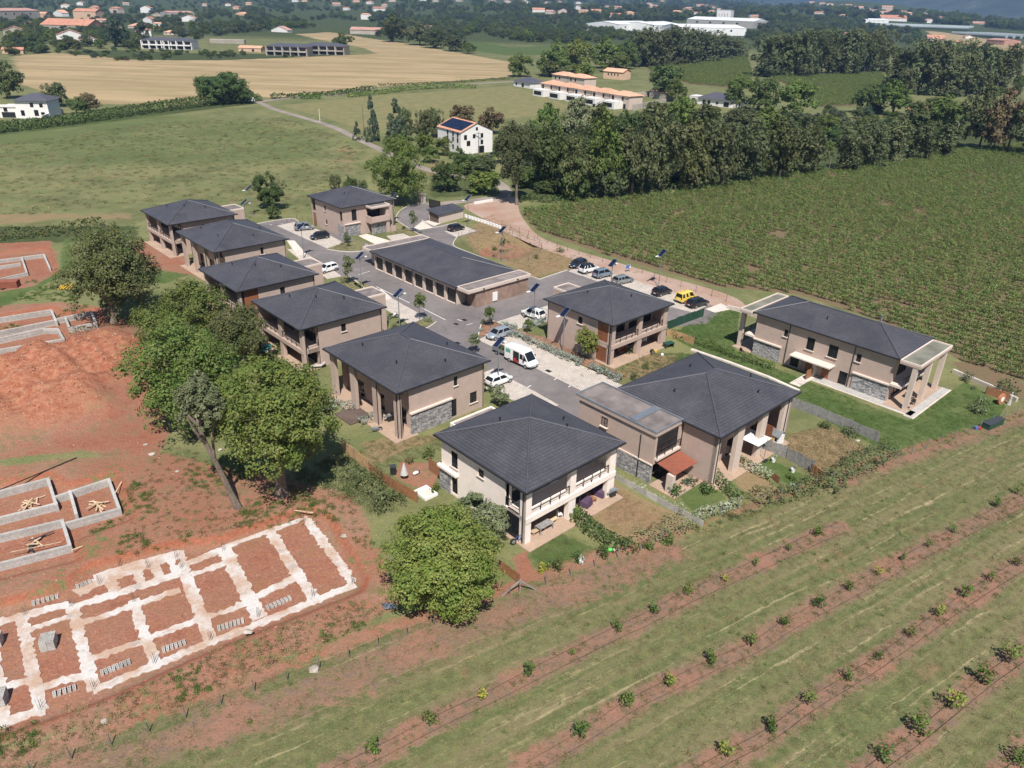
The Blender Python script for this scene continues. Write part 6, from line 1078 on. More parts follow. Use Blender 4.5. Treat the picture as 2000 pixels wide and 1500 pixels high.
car('hatch', 'car_navy', (1047, 352), (1062, 349), 'blue car half hidden under the trees at the lane', group='vehicles at the white house')
# white delivery van with its sliding door open
f, r = G(1045, 722), G(993, 699); d = f-r; van = empty('delivery_van', (f+r)/2, math.atan2(d.y, d.x), 'white delivery van with open side door and green sign, parked on the street', 'van', 'cars parked in the estate'); van.location.z = 0.03
S = [(-2.55, .55, 2.2, .92), (-2.5, .36, 2.38, .97), (-1.5, .34, 2.42, 1.0), (0.55, .34, 2.42, 1.0), (0.95, .34, 2.34, .99), (1.15, .34, 2.15, .985)]; sharp(loft(MB(), S).build('body', MAT['car_white'], van), 0.6)
S = [(1.14, .34, 1.28, .985), (1.9, .34, 1.12, .97), (2.3, .36, .92, .92), (2.52, .46, .68, .78)]; sharp(loft(MB(), S).build('bonnet', MAT['car_white'], van), 0.6)
V = [(1.95, -.86, 1.12), (1.95, .86, 1.12), (1.17, .80, 2.12), (1.17, -.80, 2.12)]; MB().quad(*V).build('windshield', MAT['car_glass'], van)
for s in (-1, 1):
    MB().quad((1.16, s*0.97, 1.2), (1.9, s*0.9, 1.12), (1.18, s*0.84, 2.12)).build('side_window', MAT['car_glass'], van); MB().beam(V[0 if s < 0 else 1], V[3 if s < 0 else 2], 0.1).build('pillar', MAT['car_white'], van)
    MB().box(0.55, 1.12, s*1.003, s*1.012, 1.25, 2.0).build('side_window', MAT['car_glass'], van); MB().box(1.35, 1.55, s*1.0, s*1.22, 1.25, 1.6).build('mirror', MAT['black_plastic'], van); MB().box(2.25, 2.42, s*0.66-0.16, s*0.66+0.16, 0.78, 0.98).build('headlight', MAT['lamp_clear'], van); MB().box(-2.58, -2.5, s*0.84-0.06, s*0.84+0.06, 0.9, 1.6).build('taillight', MAT['lamp_red'], van)
    for x in (1.65, -1.5): wheel(van, 0.35, x, s*0.9)
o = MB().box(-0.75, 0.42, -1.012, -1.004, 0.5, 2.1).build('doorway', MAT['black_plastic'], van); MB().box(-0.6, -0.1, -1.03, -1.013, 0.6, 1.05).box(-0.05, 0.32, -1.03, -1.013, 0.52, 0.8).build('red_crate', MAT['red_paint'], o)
MB().box(-2.2, -1.3, -1.014, -1.004, 1.5, 2.05).build('sign', MAT['sign_green'], van); MB().box(2.3, 2.56, -0.75, 0.75, 0.36, 0.56).build('bumper', MAT['zinc'], van); MB().box(2.5, 2.58, -0.26, 0.26, 0.42, 0.53).build('number_plate', MAT['plate_white'], van)
tr = empty('trailer', G(978, 690), math.atan2(d.y, d.x), 'small grey trailer loaded with green cuttings behind the white van', 'trailer'); m = MB()
for B in ((-1.15, 1.15, -0.65, -0.61, 0.55, 1.0), (-1.15, 1.15, 0.61, 0.65, 0.55, 1.0), (-1.15, -1.11, -0.6, 0.6, 0.55, 1.0), (1.11, 1.15, -0.6, 0.6, 0.55, 1.0), (-1.15, 1.15, -0.65, 0.65, 0.5, 0.545)): m.box(*B)
m.build('load_bed', MAT['zinc'], tr); MB().beam((1.1, 0, 0.5), (2.0, 0, 0.5), 0.1).build('drawbar', MAT['steel_grey'], tr); wheel(tr, 0.28, -0.1, -0.75); wheel(tr, 0.28, -0.1, 0.75); link('cuttings', bush_mesh('cuttings', 91, 160, 0.2, (1.1, 0.6, 0.5), 'leaf_olive', 0.3), tr, (0, 0, 0.6))
mo = empty('motorbike', G(768, 622), 0.6, 'black and white motorbike standing by the gallery house corner', 'motorbike'); wheel(mo, 0.31, -0.68, 0.0); wheel(mo, 0.31, 0.68, 0.0); MB().beam((-0.65, 0, 0.75), (0.1, 0, 0.78), 0.24, 0.14).build('saddle', MAT['black_plastic'], mo); sharp(MB().tube([(-0.1, 0, 0.55), (0.2, 0, 0.72), (0.5, 0, 0.8)], [0.12, 0.2, 0.1], 8).build('tank', MAT['car_white'], mo)); MB().beam((0.68, 0, 0.3), (0.48, 0, 1.0), 0.07).beam((0.48, -0.35, 1.02), (0.48, 0.35, 1.02), 0.04).build('fork', MAT['steel_grey'], mo)
# ------------------------------------------------------------------ solar street lamps
LM = {}
def lamp(base, label, h=6.3, flip=1, rz=0.75):
    if not LM:
        LM['pole'] = MB().tube([(0, 0, 0), (0, 0, 6.0)], [0.085, 0.06], 8).box(-0.2, 0.2, -0.2, 0.2, 0, 0.12).data('pole', MAT['steel_grey'])
        m = MB(); n = Vector((-0.545, 0, 0.838)); v = Vector((0.838, 0, 0.545)); u = Vector((0, 1, 0)); c = Vector((0, 0, 6.25)); LM['n'] = n
        def slab(w, l, t, off): return [c+n*off+u*a*w+v*b*l+n*k for k in (0, t) for a, b in ((-1, -1), (1, -1), (1, 1), (-1, 1))]
        F = [(0, 3, 2, 1), (4, 5, 6, 7), (0, 1, 5, 4), (1, 2, 6, 5), (2, 3, 7, 6), (3, 0, 4, 7)]; LM['frame'] = MB().mesh(slab(0.45, 0.88, 0.05, 0), F).data('panel_frame', MAT['rim_alloy'])
        LM['cell'] = MB().mesh(slab(0.40, 0.83, 0.012, 0.052), F).data('solar_cells', MAT['solar_cell']); LM['arm'] = MB().tube([(0, 0, 5.6), (0.5, 0.1, 5.75), (1.0, 0.2, 5.8)], 0.035, 6).data('arm', MAT['steel_grey']); LM['head'] = MB().box(0.85, 1.5, 0.03, 0.36, 5.78, 5.88).data('lamp_head', MAT['plastic_white'])
    o = empty('solar_street_lamp', G(*base), rz, label, 'street lamp', 'solar street lamps'); link('pole', LM['pole'], o); p = link('solar_panel', LM['frame'], o); link('solar_cells', LM['cell'], p); a = link('arm', LM['arm'], o); link('lamp_head', LM['head'], a); a.scale = (flip, 1, 1); o.scale = (1, 1, h/6.3*0.98); return o
for b, l, fl in (((1099, 688), 'in front of the middle house wall with the windows', -1), ((1042, 636), 'beside the white off-road car', -1), ((973, 753), 'beside the white hatchback bay', 1), ((707, 568), 'on the main street facing the garage doors', 1), ((594, 504), 'at the upper parking bays near the second row house', 1), ((493, 421), 'at the far end of the parking street by the bushy tree', -1), ((484, 452), 'just behind the far end row house', 1), ((770, 436), 'at the corner of the entrance house', 1), ((914, 441), 'between the bin shelter and the fence', -1), ((980, 510), 'standing alone by the rainwater basin', -1), ((1286, 560), 'between the parking row and the vineyard', -1), ((1191, 582), 'rising behind the middle house roof', 1), ((781, 648), 'by the motorbike and gallery house corner', 1)):
    lamp(b, 'solar street lamp '+l, 6.5, fl)
# ------------------------------------------------------------------ utility poles
def upole(base, topy, label, lean=0.0, mat='concrete_pale', arms=True, ground=GH):
    b = ground(*base); d = np.array(b)-np.array([0, 0, CAM_H]); dd = _fw-((topy-750)/FPX)*_up+((base[0]-1000)/FPX)*_rt; h = CAM_H+dd[2]*(b.y/dd[1])-b.z; s = max(1.0, h/9)
    o = empty('utility_pole', b, 0.2, label, 'utility pole', 'utility poles'); MB().tube([(0, 0, -0.1), (lean*h, 0, h)], [0.2*s, 0.12*s], 6).build('pole', MAT[mat], o)
    if arms: MB().beam((lean*h-1.0*s, 0, h-0.4), (lean*h+1.0*s, 0, h-0.4), 0.16*s).build('crossarm', MAT[mat], o)
for a in (((1069, 357), 294, 'pale concrete utility pole in front of the wood left of the vineyard', 0.0), ((1862, 273), 237, 'leaning concrete utility pole in the right vineyard hedge', 0.12), ((1618, 334), 303, 'short weathered pole with stays at the top edge of the vineyard', 0.02, 'post_wood'), ((472, 197), 148, 'tall utility pole beside the huge rounded bush', -0.05, 'concrete_pale', False), ((711, 262), 208, 'dark wooden pole left of the shaggy conifers', 0.0, 'post_wood', False), ((625, 237), 212, 'thin pole beside the bend of the country road', 0.0, 'concrete_pale', False), ((935, 300), 258, 'grey pole standing in front of the white house gable', 0.0, 'steel_grey'), ((1428, 82), 70, 'distant pole between the windbreak and the warehouses', 0.0, 'concrete_pale', False), ((1448, 80), 69, 'second distant pole between the windbreak and the warehouses', 0.0, 'concrete_pale', False)): upole(*a)
# ------------------------------------------------------------------ fences and low walls
def along(px, step, ground=G):
    P = [ground(*p) for p in px]; out = []; rem = 0.0
    for a, b in zip(P[:-1], P[1:]):
        L = (b-a).length; t = rem
        while t < L: out.append((a.lerp(b, t/L), math.atan2(b.y-a.y, b.x-a.x))); t += step
        rem = t-L
    return P, out
def wire_fence(px, step, h, label, post='post_wood', wires=(0.35, 0.75, 1.1), pr=0.05, rnd=0.04, wr=0.006, net=None):
    P, S = along(px, step); o = empty('wire_fence', P[0], 0, label, 'fence', 'fences'); pm = MB().tube([(0, 0, -0.1), (0, 0, h)], [pr, pr*0.85], 6).data('post', MAT[post])
    for p, a in S: q = link('post', pm, o, p-P[0]); q.rotation_euler = (RNG.uniform(-rnd, rnd), RNG.uniform(-rnd, rnd), 0)
    for z in wires: MB().tube([Vector((p.x-P[0].x, p.y-P[0].y, z)) for p, a in S], wr, 4).build('wire', MAT['rail_bar'], o)
    return o
wire_fence([(60, 1510), (185, 1468), (330, 1416), (500, 1350), (640, 1302), (720, 1270), (830, 1228), (933, 1188), (1015, 1158)], 2.4, 1.15, 'wire fence with leaning posts between building site and orchard', rnd=0.12)
wire_fence([(1015, 1158), (1070, 1140), (1127, 1120), (1190, 1096), (1250, 1075), (1340, 1035), (1440, 995), (1500, 985), (1640, 935), (1720, 908), (1800, 880), (1880, 852), (1950, 822), (2030, 795)], 2.6, 1.35, 'wire fence with grey posts along the house gardens and orchard', 'steel_grey', (0.2, 0.45, 0.7, 0.95, 1.25))
wire_fence([(980, 442), (1050, 468), (1110, 490), (1190, 515), (1245, 530), (1300, 552), (1400, 582), (1440, 598)], 3.2, 1.3, 'post and wire fence along the gravel track', rnd=0.05)
wire_fence([(896, 464), (905, 480), (960, 500), (1000, 512), (1030, 512), (1052, 497), (1060, 484), (1050, 472), (1000, 458), (940, 452), (896, 464)], 2.2, 1.0, 'ring of short wooden posts around the rainwater basin')
wire_fence([(540, 440), (580, 428), (605, 432)], 1.6, 1.0, 'low post fence above the upper parking bays')
wire_fence([(-20, 1515), (100, 1478), (260, 1395), (400, 1330), (560, 1270), (680, 1220), (745, 1200)], 60, 0.3, 'black pipe hung low between building site and fence', wires=(0.28,), wr=0.05, pr=0.03)
wire_fence([(1310, 655), (1370, 672), (1440, 700), (1500, 725)], 1.8, 1.0, 'short posts of the clipped hedge by the long house')
def board_fence(px, h, bw, label, mat, gap=0.02, horiz=False, name='board_fence', lean=0.02, th=0.03):
    P, S = along(px, bw); o = empty(name, P[0], 0, label, 'fence', 'fences'); me_ = [MB().box(0, bw-gap, -th/2, th/2, 0.0, h*f).data('board', MAT[mat]) for f in (1.0, 0.97, 1.03)]
    for p, a in S: q = link('board', me_[RNG.randrange(3)], o, p-P[0], a); q.rotation_euler = (RNG.uniform(-lean, lean), 0, a)
    for p in P: MB().box(-0.06, 0.06, -0.06, 0.06, 0, h*1.03).build('post', MAT['post_wood'], o, p-P[0]+Vector((0, 0.08, 0)))
    return o
board_fence([(1545, 794), (1600, 815), (1660, 840), (1710, 862)], 1.35, 0.55, 'weathered grey board fence beside the long house lawn', 'wood_grey')
board_fence([(1487, 877), (1530, 893), (1583, 922)], 1.5, 0.6, 'smooth grey panel fence behind the bright lawn strip', 'wood_grey')
board_fence([(1583, 926), (1602, 940)], 1.3, 0.25, 'short orange-brown fence panel at the end of the grey fence', 'wood_orange')
board_fence([(1202, 936), (1240, 958), (1290, 985), (1318, 1000), (1352, 1018)], 0.75, 1.4, 'low pale panel fence with climbing plants beside the dry lawn', 'block_grey')
board_fence([(670, 880), (695, 900), (722, 924)], 1.5, 0.16, 'yellow bamboo screen behind the lawn of the portico house', 'bamboo', 0.005)
board_fence([(722, 924), (760, 950), (815, 982)], 1.3, 0.2, 'brown wooden fence between oak cluster and cream house garden', 'wood_orange', 0.01)
board_fence([(838, 918), (862, 935)], 1.6, 0.2, 'short brown screen at the stone corner of the cream house', 'wood_orange', 0.01)
board_fence([(975, 1112), (1014, 1140)], 1.1, 0.2, 'brown fence panel under the round foreground tree', 'wood_orange', 0.01)
board_fence([(1302, 656), (1330, 664), (1354, 674)], 1.2, 0.14, 'reed screen at the terrace of the middle house', 'bamboo', 0.005)
board_fence([(1302, 645), (1335, 632), (1368, 620)], 1.5, 1.2, 'dark green mesh screen beside the long house lawn', 'green_mesh', 0.03)
board_fence([(1445, 905), (1475, 920)], 0.9, 0.3, 'low warm wooden screen by the square sunshade', 'wood_orange', 0.02)
board_fence([(1507, 935), (1520, 945)], 0.9, 0.2, 'small wooden lattice by the variegated hedge', 'wood_orange', 0.03)
board_fence([(1925, 770), (1965, 782)], 1.2, 0.3, 'brown wooden screen in the far corner of the long house garden', 'wood_orange', 0.01)
def low_wall(px, w, h, label, mat='white_wall', step=None, name='low_wall'):
    P = [G(*p) for p in px]; o = empty(name, P[0], 0, label, 'wall', 'low walls')
    if step:
        _, S = along(px, step); bm_ = MB().box(0, step*0.62, -w/2, w/2, 0, h).data('block', MAT[mat])
        for p, a in S: link('block', bm_, o, p-P[0], a)
        ribbon([p-P[0] for p in P], w*0.9, 0, h*0.35).build('base', MAT[mat], o)
    else: ribbon([p-P[0] for p in P], w, 0, h).build('coping', MAT[mat], o)
low_wall([(908, 424), (940, 434), (978, 447)], 0.35, 0.7, 'white crenellated low wall along the gravel track', 'white_wall', 1.1)
low_wall([(926, 399), (962, 393)], 0.3, 0.6, 'white low wall at the bend of the lane', 'white_wall')
low_wall([(1350, 684), (1420, 708), (1500, 738), (1560, 765)], 0.5, 0.25, 'long pale kerb wall behind the clipped hedge', 'concrete_pale')
low_wall([(1860, 728), (1900, 745), (1940, 762), (1985, 785)], 0.35, 0.6, 'low beige stone wall behind the long house lawn', 'stone_wall_far')
low_wall([(1420, 603), (1455, 612), (1480, 622)], 0.25, 0.7, 'pale low wall between parking and long house garden', 'concrete_pale')
# ------------------------------------------------------------------ building site
def ragged(P, w, z, h, rng, amp=0.085, step=0.28):
    """concrete strip poured in a trench: uneven edges, slight thickness"""
    a, b = Vector(P[0]), Vector(P[1]); L = (b-a).length; n = max(2, int(L/step)); d = (b-a).normalized(); nn = Vector((-d.y, d.x, 0)); Lf, Rt = [], []
    for i in range(n+1):
        p = a.lerp(b, i/n); Lf.append(p+nn*(w/2+rng.gauss(0, amp))); Rt.append(p-nn*(w/2+rng.gauss(0, amp)))
    k = n+1; V = [(p.x, p.y, z+h+rng.uniform(0, 0.02)) for p in Lf]+[(p.x, p.y, z+h+rng.uniform(0, 0.02)) for p in Rt]+[(p.x, p.y, z-0.05) for p in Lf]+[(p.x, p.y, z-0.05) for p in Rt]
    F = [(i, k+i, k+i+1, i+1) for i in range(n)]+[(i, i+1, 2*k+i+1, 2*k+i) for i in range(n)]+[(k+i, 3*k+i, 3*k+i+1, k+i+1) for i in range(n)]+[(0, 2*k, 3*k, k), (n, k+n, 3*k+n, 2*k+n)]
    return V, F
rg = random.Random(5); rootA = empty('footing_grid', G(350, 1180, PITZ), 0, 'white concrete footing strips poured in a grid on red soil', 'foundation', 'foundations of the building site'); ro = Vector(rootA.location)
FT = [((597, 1013), (691, 1138), .95), ((524, 1034), (612, 1168), 1.05), ((437, 1072), (508, 1208), 1.25), ((354, 1103), (414, 1255), 1.05), ((260, 1172), (303, 1298), .95), ((140, 1182), (184, 1348), .95), ((42, 1205), (80, 1390), .95), ((-20, 1225), (10, 1420), .9),
      ((436, 1070), (600, 1010), .8), ((352, 1106), (440, 1072), .9), ((358, 1128), (447, 1098), .7), ((185, 1135), (352, 1078), 1.9), ((150, 1160), (200, 1130), 1.4), ((130, 1190), (362, 1118), .95), ((150, 1222), (352, 1152), .7), ((-20, 1220), (135, 1180), .9), ((40, 1236), (150, 1200), .5),
      ((500, 1166), (578, 1128), .85), ((392, 1212), (498, 1172), .75), ((292, 1246), (402, 1205), .75), ((178, 1288), (292, 1248), .8), ((78, 1342), (172, 1318), .8), ((-20, 1350), (66, 1328), .8), ((414, 1256), (694, 1142), .85), ((182, 1350), (418, 1252), .85), ((-20, 1420), (90, 1386), .9), ((352, 1072), (362, 1118), .7), ((300, 1085), (312, 1130), .8), ((210, 1118), (225, 1155), .9), ((262, 1095), (275, 1140), .8), ((330, 1080), (345, 1122), .7)]
for i, (a, b, w) in enumerate(FT):
    V, F = ragged((G(*a, PITZ)-ro, G(*b, PITZ)-ro), w*0.95, 0.0, 0.03+0.0035*(i % 9), rg); MB().mesh(V, F).build('footing', MAT['concrete_white'], rootA)
RB = MB()
for sbk, (x, y) in enumerate(sorted(((355, 1110), (412, 1250), (505, 1205), (612, 1165), (690, 1140), (303, 1295), (184, 1345), (80, 1385), (50, 1200), (140, 1185), (262, 1175), (235, 1105), (270, 1090), (345, 1090), (437, 1075), (195, 1140), (290, 1110)))):
    p = G(x, y, PITZ)
    st = MB()
    for dx, dy in ((-.09, -.09), (.09, -.09), (.09, .09), (-.09, .09)): st.tube([(dx, dy, 0), (dx+rg.uniform(-.04, .04), dy, rg.uniform(0.8, 1.2))], 0.012, 4)
    tag(st.build('starter_bars', MAT['rail_bar'], None, p), f'{ORDN[sbk]} group of steel starter bars from the left, white footings', 'rebar', 'starter bars of the footing grid')
def blocks(px0, px1, n, label, z=PITZ, tilt=0.0):
    a, b = G(*px0, z), G(*px1, z)
    for i in range(n):
        p = a.lerp(b, i/max(1, n-1)); d = b-a; o = link('concrete_block', BLK, None, (p.x, p.y, z+0.1), math.atan2(d.y, d.x)+math.pi/2+rg.uniform(-0.1, 0.1)); tag(o, f'{ORDN[i]} {label}', 'block', 'loose concrete blocks on the site')
BLK = MB().box(-0.26, 0.26, -0.105, -0.05, -0.1, 0.12).box(-0.26, 0.26, 0.05, 0.105, -0.1, 0.12).box(-0.26, -0.2, -0.0499, 0.0499, -0.1, 0.12).box(0.2, 0.26, -0.0499, 0.0499, -0.1, 0.12).box(-0.03, 0.03, -0.0499, 0.0499, -0.1, 0.12).data('concrete_block', MAT['block_grey'])
blocks((200, 1316), (252, 1295), 8, 'grey block from left, row in the lower middle soil cell'); blocks((320, 1271), (360, 1257), 6, 'grey block from left, short row right of the middle cell'); blocks((428, 1229), (474, 1214), 7, 'grey block from left, row at the bottom of the fourth bay'); blocks((523, 1189), (566, 1170), 7, 'grey block from left, row nearest the round tree'); blocks((107, 1358), (146, 1345), 5, 'grey block from left, row by the lower left trench'); blocks((152, 1148), (176, 1138), 4, 'grey block from left, upper small soil cell'); blocks((66, 1180), (112, 1166), 6, 'grey block from left, row on the upper left bank')
def pile(name, px, nx, ny, nz, label, rz=0.35, z=PITZ):
    o = empty(name, G(*px, z), rz, label, 'block stack', 'block stacks on the site')
    for k in range(nz):
        for i in range(nx):
            for j in range(ny): b = link('block', BLK, o, (i*0.54-nx*0.27, j*0.24-ny*0.12, 0.12+k*0.235)); b.rotation_euler = (0, 0, rg.uniform(-0.02, 0.02))
pile('block_stack', (105, 1258), 2, 5, 4, 'cubic stack of grey blocks standing in a soil cell'); pile('block_stack', (8, 1368), 2, 5, 4, 'cubic stack of grey blocks at the lower left picture edge'); pile('block_stack', (0, 1255), 2, 4, 4, 'dark stack of blocks cut by the left picture edge')
for (x, y, sx, sy, lb) in ((70, 1062, 1.6, 0.8, 'crumpled dark tarpaulin with boards inside the block foundation'), (60, 985, 1.8, 0.9, 'heap of loose boards inside the block foundation'), (190, 990, 1.2, 0.6, 'small heap of boards in the side bay of the foundation'), (460, 925, 0.01, 0.01, '')):
    if not lb: continue
    o = empty('board_heap', G(x, y, PITZ), rg.uniform(0, 3), lb, 'heap', 'rubbish heaps')
    for k in range(9):
        a = rg.uniform(0, 3.1); c = Vector((rg.uniform(-sx, sx)*0.5, rg.uniform(-sy, sy)*0.5, 0.06+k*0.04)); e = Vector((math.cos(a), math.sin(a), rg.uniform(-0.05, 0.1)))*rg.uniform(0.5, 1.1); MB().beam(c-e, c+e, 0.15, 0.03).build('board', MAT['fabric_dark' if 'tarp' in lb and k % 2 else 'timber_new'], o)
def stem_walls(segs, h, label, z=PITZ, th=0.3, hs=None):
    a0 = G(*segs[0][0], z); o = empty('foundation_walls', a0, 0, label, 'foundation', 'foundations of the building site')
    for i, (a, b) in enumerate(segs):
        A, B = G(*a, z)-a0, G(*b, z)-a0; d = (B-A).normalized(); L = (B-A).length; hh = h-0.004*(i % 5); w = empty_part = None
        n = max(1, int(L/0.5)); rows = max(1, int(hh/0.22)); ang = math.atan2(d.y, d.x)
        wl = MB().box(-th/2, L+th/2, -th/2+0.02, th/2-0.02, 0, hh).build('stem_wall', MAT['block_grey'], o, A, ang)
        for r in range(rows):
            bm = MB(); off = 0.25 if r % 2 else 0.0; x = -th/2-off
            while x < L+th/2:
                x0, x1 = max(x, -th/2)+0.006, min(x+0.5, L+th/2)-0.006
                if x1-x0 > 0.05: bm.box(x0, x1, -th/2, th/2, r*hh/rows+0.006, (r+1)*hh/rows-0.006)
                x += 0.5
            bm.build('block_course', MAT['block_grey'], wl)
    return o
stem_walls([((-20, 978), (97, 947)), ((97, 947), (113, 998)), ((-20, 1030), (113, 996)), ((113, 982), (215, 948)), ((215, 948), (236, 1006)), ((140, 972), (152, 1016)), ((135, 1034), (236, 1006)), ((-20, 1064), (125, 1029)), ((125, 1029), (140, 1078)), ((-20, 1120), (140, 1078))], 0.85, 'grey block foundation walls with side bay at the left picture edge')
stem_walls([((-20, 634), (102, 615)), ((102, 615), (112, 637)), ((-20, 662), (110, 635)), ((110, 633), (180, 618)), ((180, 618), (190, 640)), ((130, 630), (138, 650)), ((-20, 676), (86, 652)), ((86, 652), (115, 652)), ((115, 652), (127, 673)), ((-20, 697), (127, 672)), ((138, 650), (190, 640))], 0.9, 'grey block foundation walls below the large dark oak')
stem_walls([((-20, 517), (87, 503)), ((87, 503), (99, 530)), ((44, 509), (54, 539)), ((-20, 556), (54, 539)), ((-20, 530), (40, 520))], 0.7, 'pale block foundation walls at the upper left plot')
for (x0, y0, x1, y1, w, mt, lb) in ((575, 998, 612, 1003, 0.12, 'timber_new', 'long pale plank lying at the top corner of the white footings'), (0, 958, 150, 895, 0.12, 'hose_black', 'long dark pole lying across the red soil'), (225, 965, 238, 942, 0.12, 'timber_new', 'plank leaning beside the block foundation'), (140, 1076, 162, 1068, 0.14, 'timber_new', 'short plank at the corner of the block foundation'), (20, 1080, 120, 1060, 0.05, 'timber_new', 'thin batten on the foundation floor')):
    a, b = G(x0, y0), G(x1, y1); o = MB().beam((0, 0, 0.08), b-a+Vector((0, 0, 0.09)), w, 0.06).build('plank', MAT[mt], None, a); tag(o, lb, 'plank', 'planks on the building site')
for i, x in enumerate((119, 124, 129, 136, 141)):
    o = MB().tube([(0, -1.1, 0.12), (0, 1.1, 0.12)], 0.12, 8).build('yellow_pipe', MAT['yellow_paint'], None, G(x, 561), 0.1); tag(o, f'{ORDN[i]} yellow pipe from the left, bundle under the dark oak', 'pipe', 'yellow pipes under the oak')
o = empty('red_stack', G(18, 560), 0.2, 'stack of dark red boards at the left picture edge', 'stack')
for k in range(5): MB().box(-1.6, 1.6, -0.8, 0.8, 0.05+k*0.22, 0.23+k*0.22).build('board', MAT['awning_rust'], o)
for (x, y, s, lb) in ((345, 922, .25, 'white stone alone on the soil left of the leaning trunk'), (672, 1048, .3, 'white block fragment right of the footing grid'), (760, 1188, .55, 'grey plastic bundle under the left side of the round tree'), (615, 1310, .45, 'pale pink stone outside the wire fence'), (285, 870, .3, 'white rubble piece by the shade of the cluster'), (297, 888, .35, 'grey rubble piece by the shade of the cluster'), (484, 1236, .35, 'pale stone below the fourth block row'), (1675, 862, .3, 'white stone at the foot of the grey board fence'), (205, 1410, .25, 'pale stone by the lower fence'), (430, 880, .3, 'pale stone beside the bent trunk')):
    v = sph(14, np.random.default_rng(int(x)))*s; m = MB(); import bmesh; bm = bmesh.new(); [bm.verts.new(tuple(q*np.array([1.2, 0.9, 0.55]))) for q in v]; bmesh.ops.convex_hull(bm, input=bm.verts[:]); me = bpy.data.meshes.new('stone'); bm.to_mesh(me); bm.free(); me.materials.append(MAT['rock' if 'plastic' not in lb else 'zinc']); tag(link('stone', me, None, G(x, y)+Vector((0, 0, s*0.3))), lb, 'stone', 'loose stones')
def hose(px, label, r=0.014):
    P = smooth(GP(px), 3); o = MB().tube([Vector((p.x-P[0].x, p.y-P[0].y, 0.05+0.03*math.sin(i))) for i, p in enumerate(P)], r, 5).build('irrigation_hose', MAT['hose_black'], None, P[0]); tag(o, label, 'hose', 'irrigation hoses along the orchard rows')
for r, row in enumerate(ROWS):
    hose([(x-4, y-8) for x, y in row], f'thin black drip hose above the tree line of the {RN[r]}'); hose([(x+14, y+10) for x, y in row], f'thin black drip hose below the tree line of the {RN[r]}')
# ------------------------------------------------------------------ garden things
def gob(name, px, rz, label, cat, group='garden furniture', z=0.1): return empty(name, G(*px, z), rz, label, cat, group)
def table(px, rz, w, l, h, label, mat='wood_warm', name='table', z=0.1):
    o = gob(name, px, rz, label, 'table', z=z); MB().box(-l/2, l/2, -w/2, w/2, h-0.06, h).build('table_top', MAT[mat], o)
    for x in (-1, 1):
        for y in (-1, 1): MB().box(x*(l/2-0.06)-0.04, x*(l/2-0.06)+0.04, y*(w/2-0.06)-0.04, y*(w/2-0.06)+0.04, 0, h-0.062).build('leg', MAT[mat], o)
    return o
def chair(px, rz, label, mat='plastic_white', z=0.1):
    o = gob('chair', px, rz, label, 'chair', z=z); MB().box(-0.25, 0.25, -0.25, 0.25, 0.4, 0.46).build('seat', MAT[mat], o); MB().box(-0.25, -0.2, -0.25, 0.25, 0.47, 0.92).build('backrest', MAT[mat], o)
    for x in (-.2, .2):
        for y in (-.2, .2): MB().box(x-.02, x+.02, y-.02, y+.02, 0, 0.4).build('leg', MAT[mat], o)
    return o
table((1062, 1035), YAW+1.57, 0.9, 1.8, 0.75, 'long grey dining table on the cream house terrace', 'wood_grey')
for px, lb in (((1052, 1040), 'wooden bench in front of the cream house dining table'), ((1075, 1024), 'wooden bench behind the cream house dining table')):
    o = gob('bench', px, YAW+1.57, lb, 'bench'); MB().box(-0.9, 0.9, -0.2, 0.2, 0.4, 0.46).build('seat', MAT['timber_new'], o)
    for x in (-0.75, 0.75): MB().box(x-0.04, x+0.04, -0.16, 0.16, 0, 0.4).build('leg', MAT['timber_new'], o)
chair((1092, 1010), 0.4, 'white chair on the terrace by the middle pillar')
for px, lb in (((1140, 985), 'purple covered armchair at the terrace edge of the cream house'), ((1170, 965), 'purple covered sofa against the terrace end pillar')):
    o = gob('covered_sofa', px, YAW+0.2, lb, 'sofa'); m = MB(); V = [(-.75, -.55, 0), (.75, -.55, 0), (.75, .55, 0), (-.75, .55, 0), (-.68, -.48, .55), (.68, -.48, .55), (.68, .45, .95), (-.68, .45, .95)]; m.mesh(V, [(0, 3, 2, 1), (4, 5, 6, 7), (0, 1, 5, 4), (1, 2, 6, 5), (2, 3, 7, 6), (3, 0, 4, 7)]); m.build('cover', MAT['cover_purple'], o)
table((1155, 978), YAW, 0.6, 0.9, 0.42, 'low wooden coffee table between the purple covers', 'wood_orange')
def bbq(px, label, z=0.1):
    o = gob('barbecue', px, 0.6, label, 'barbecue', z=z); MB().box(-.35, .35, -.22, .22, .1, .7).build('cabinet', MAT['black_plastic'], o); sharp(MB().tube([(-.36, 0, .82), (.36, 0, .82)], .24, 10).build('lid', MAT['zinc'], o)); MB().box(-.8, -.37, -.2, .2, .7, .74).box(.37, .8, -.2, .2, .7, .74).build('side_shelf', MAT['steel_grey'], o)
bbq((1195, 970), 'black barbecue on the dry lawn by the cream house end pillar', 0.0); bbq((762, 822), 'silver-lidded barbecue under the portico beside the corner pillar'); bbq((1307, 900), 'grey covered barbecue by the tall pillar of the wing house')
p = G(1467, 888); o = empty('sunshade', p, YAW, 'white square cantilever sunshade beside the pillars of the wing house', 'sunshade'); MB().mesh([(-1.4, -1.4, 2.3), (1.4, -1.4, 2.3), (1.4, 1.4, 2.3), (-1.4, 1.4, 2.3), (0, 0, 2.7)], [(0, 1, 4), (1, 2, 4), (2, 3, 4), (3, 0, 4), (3, 2, 1, 0)]).build('canopy', MAT['plastic_white'], o); MB().tube([(1.6, 0, 0), (1.6, 0, 2.9), (0, 0, 2.75)], 0.04, 6).build('mast', MAT['steel_grey'], o); MB().box(1.2, 2.0, -0.4, 0.4, 0, 0.08).build('base', MAT['black_plastic'], o)
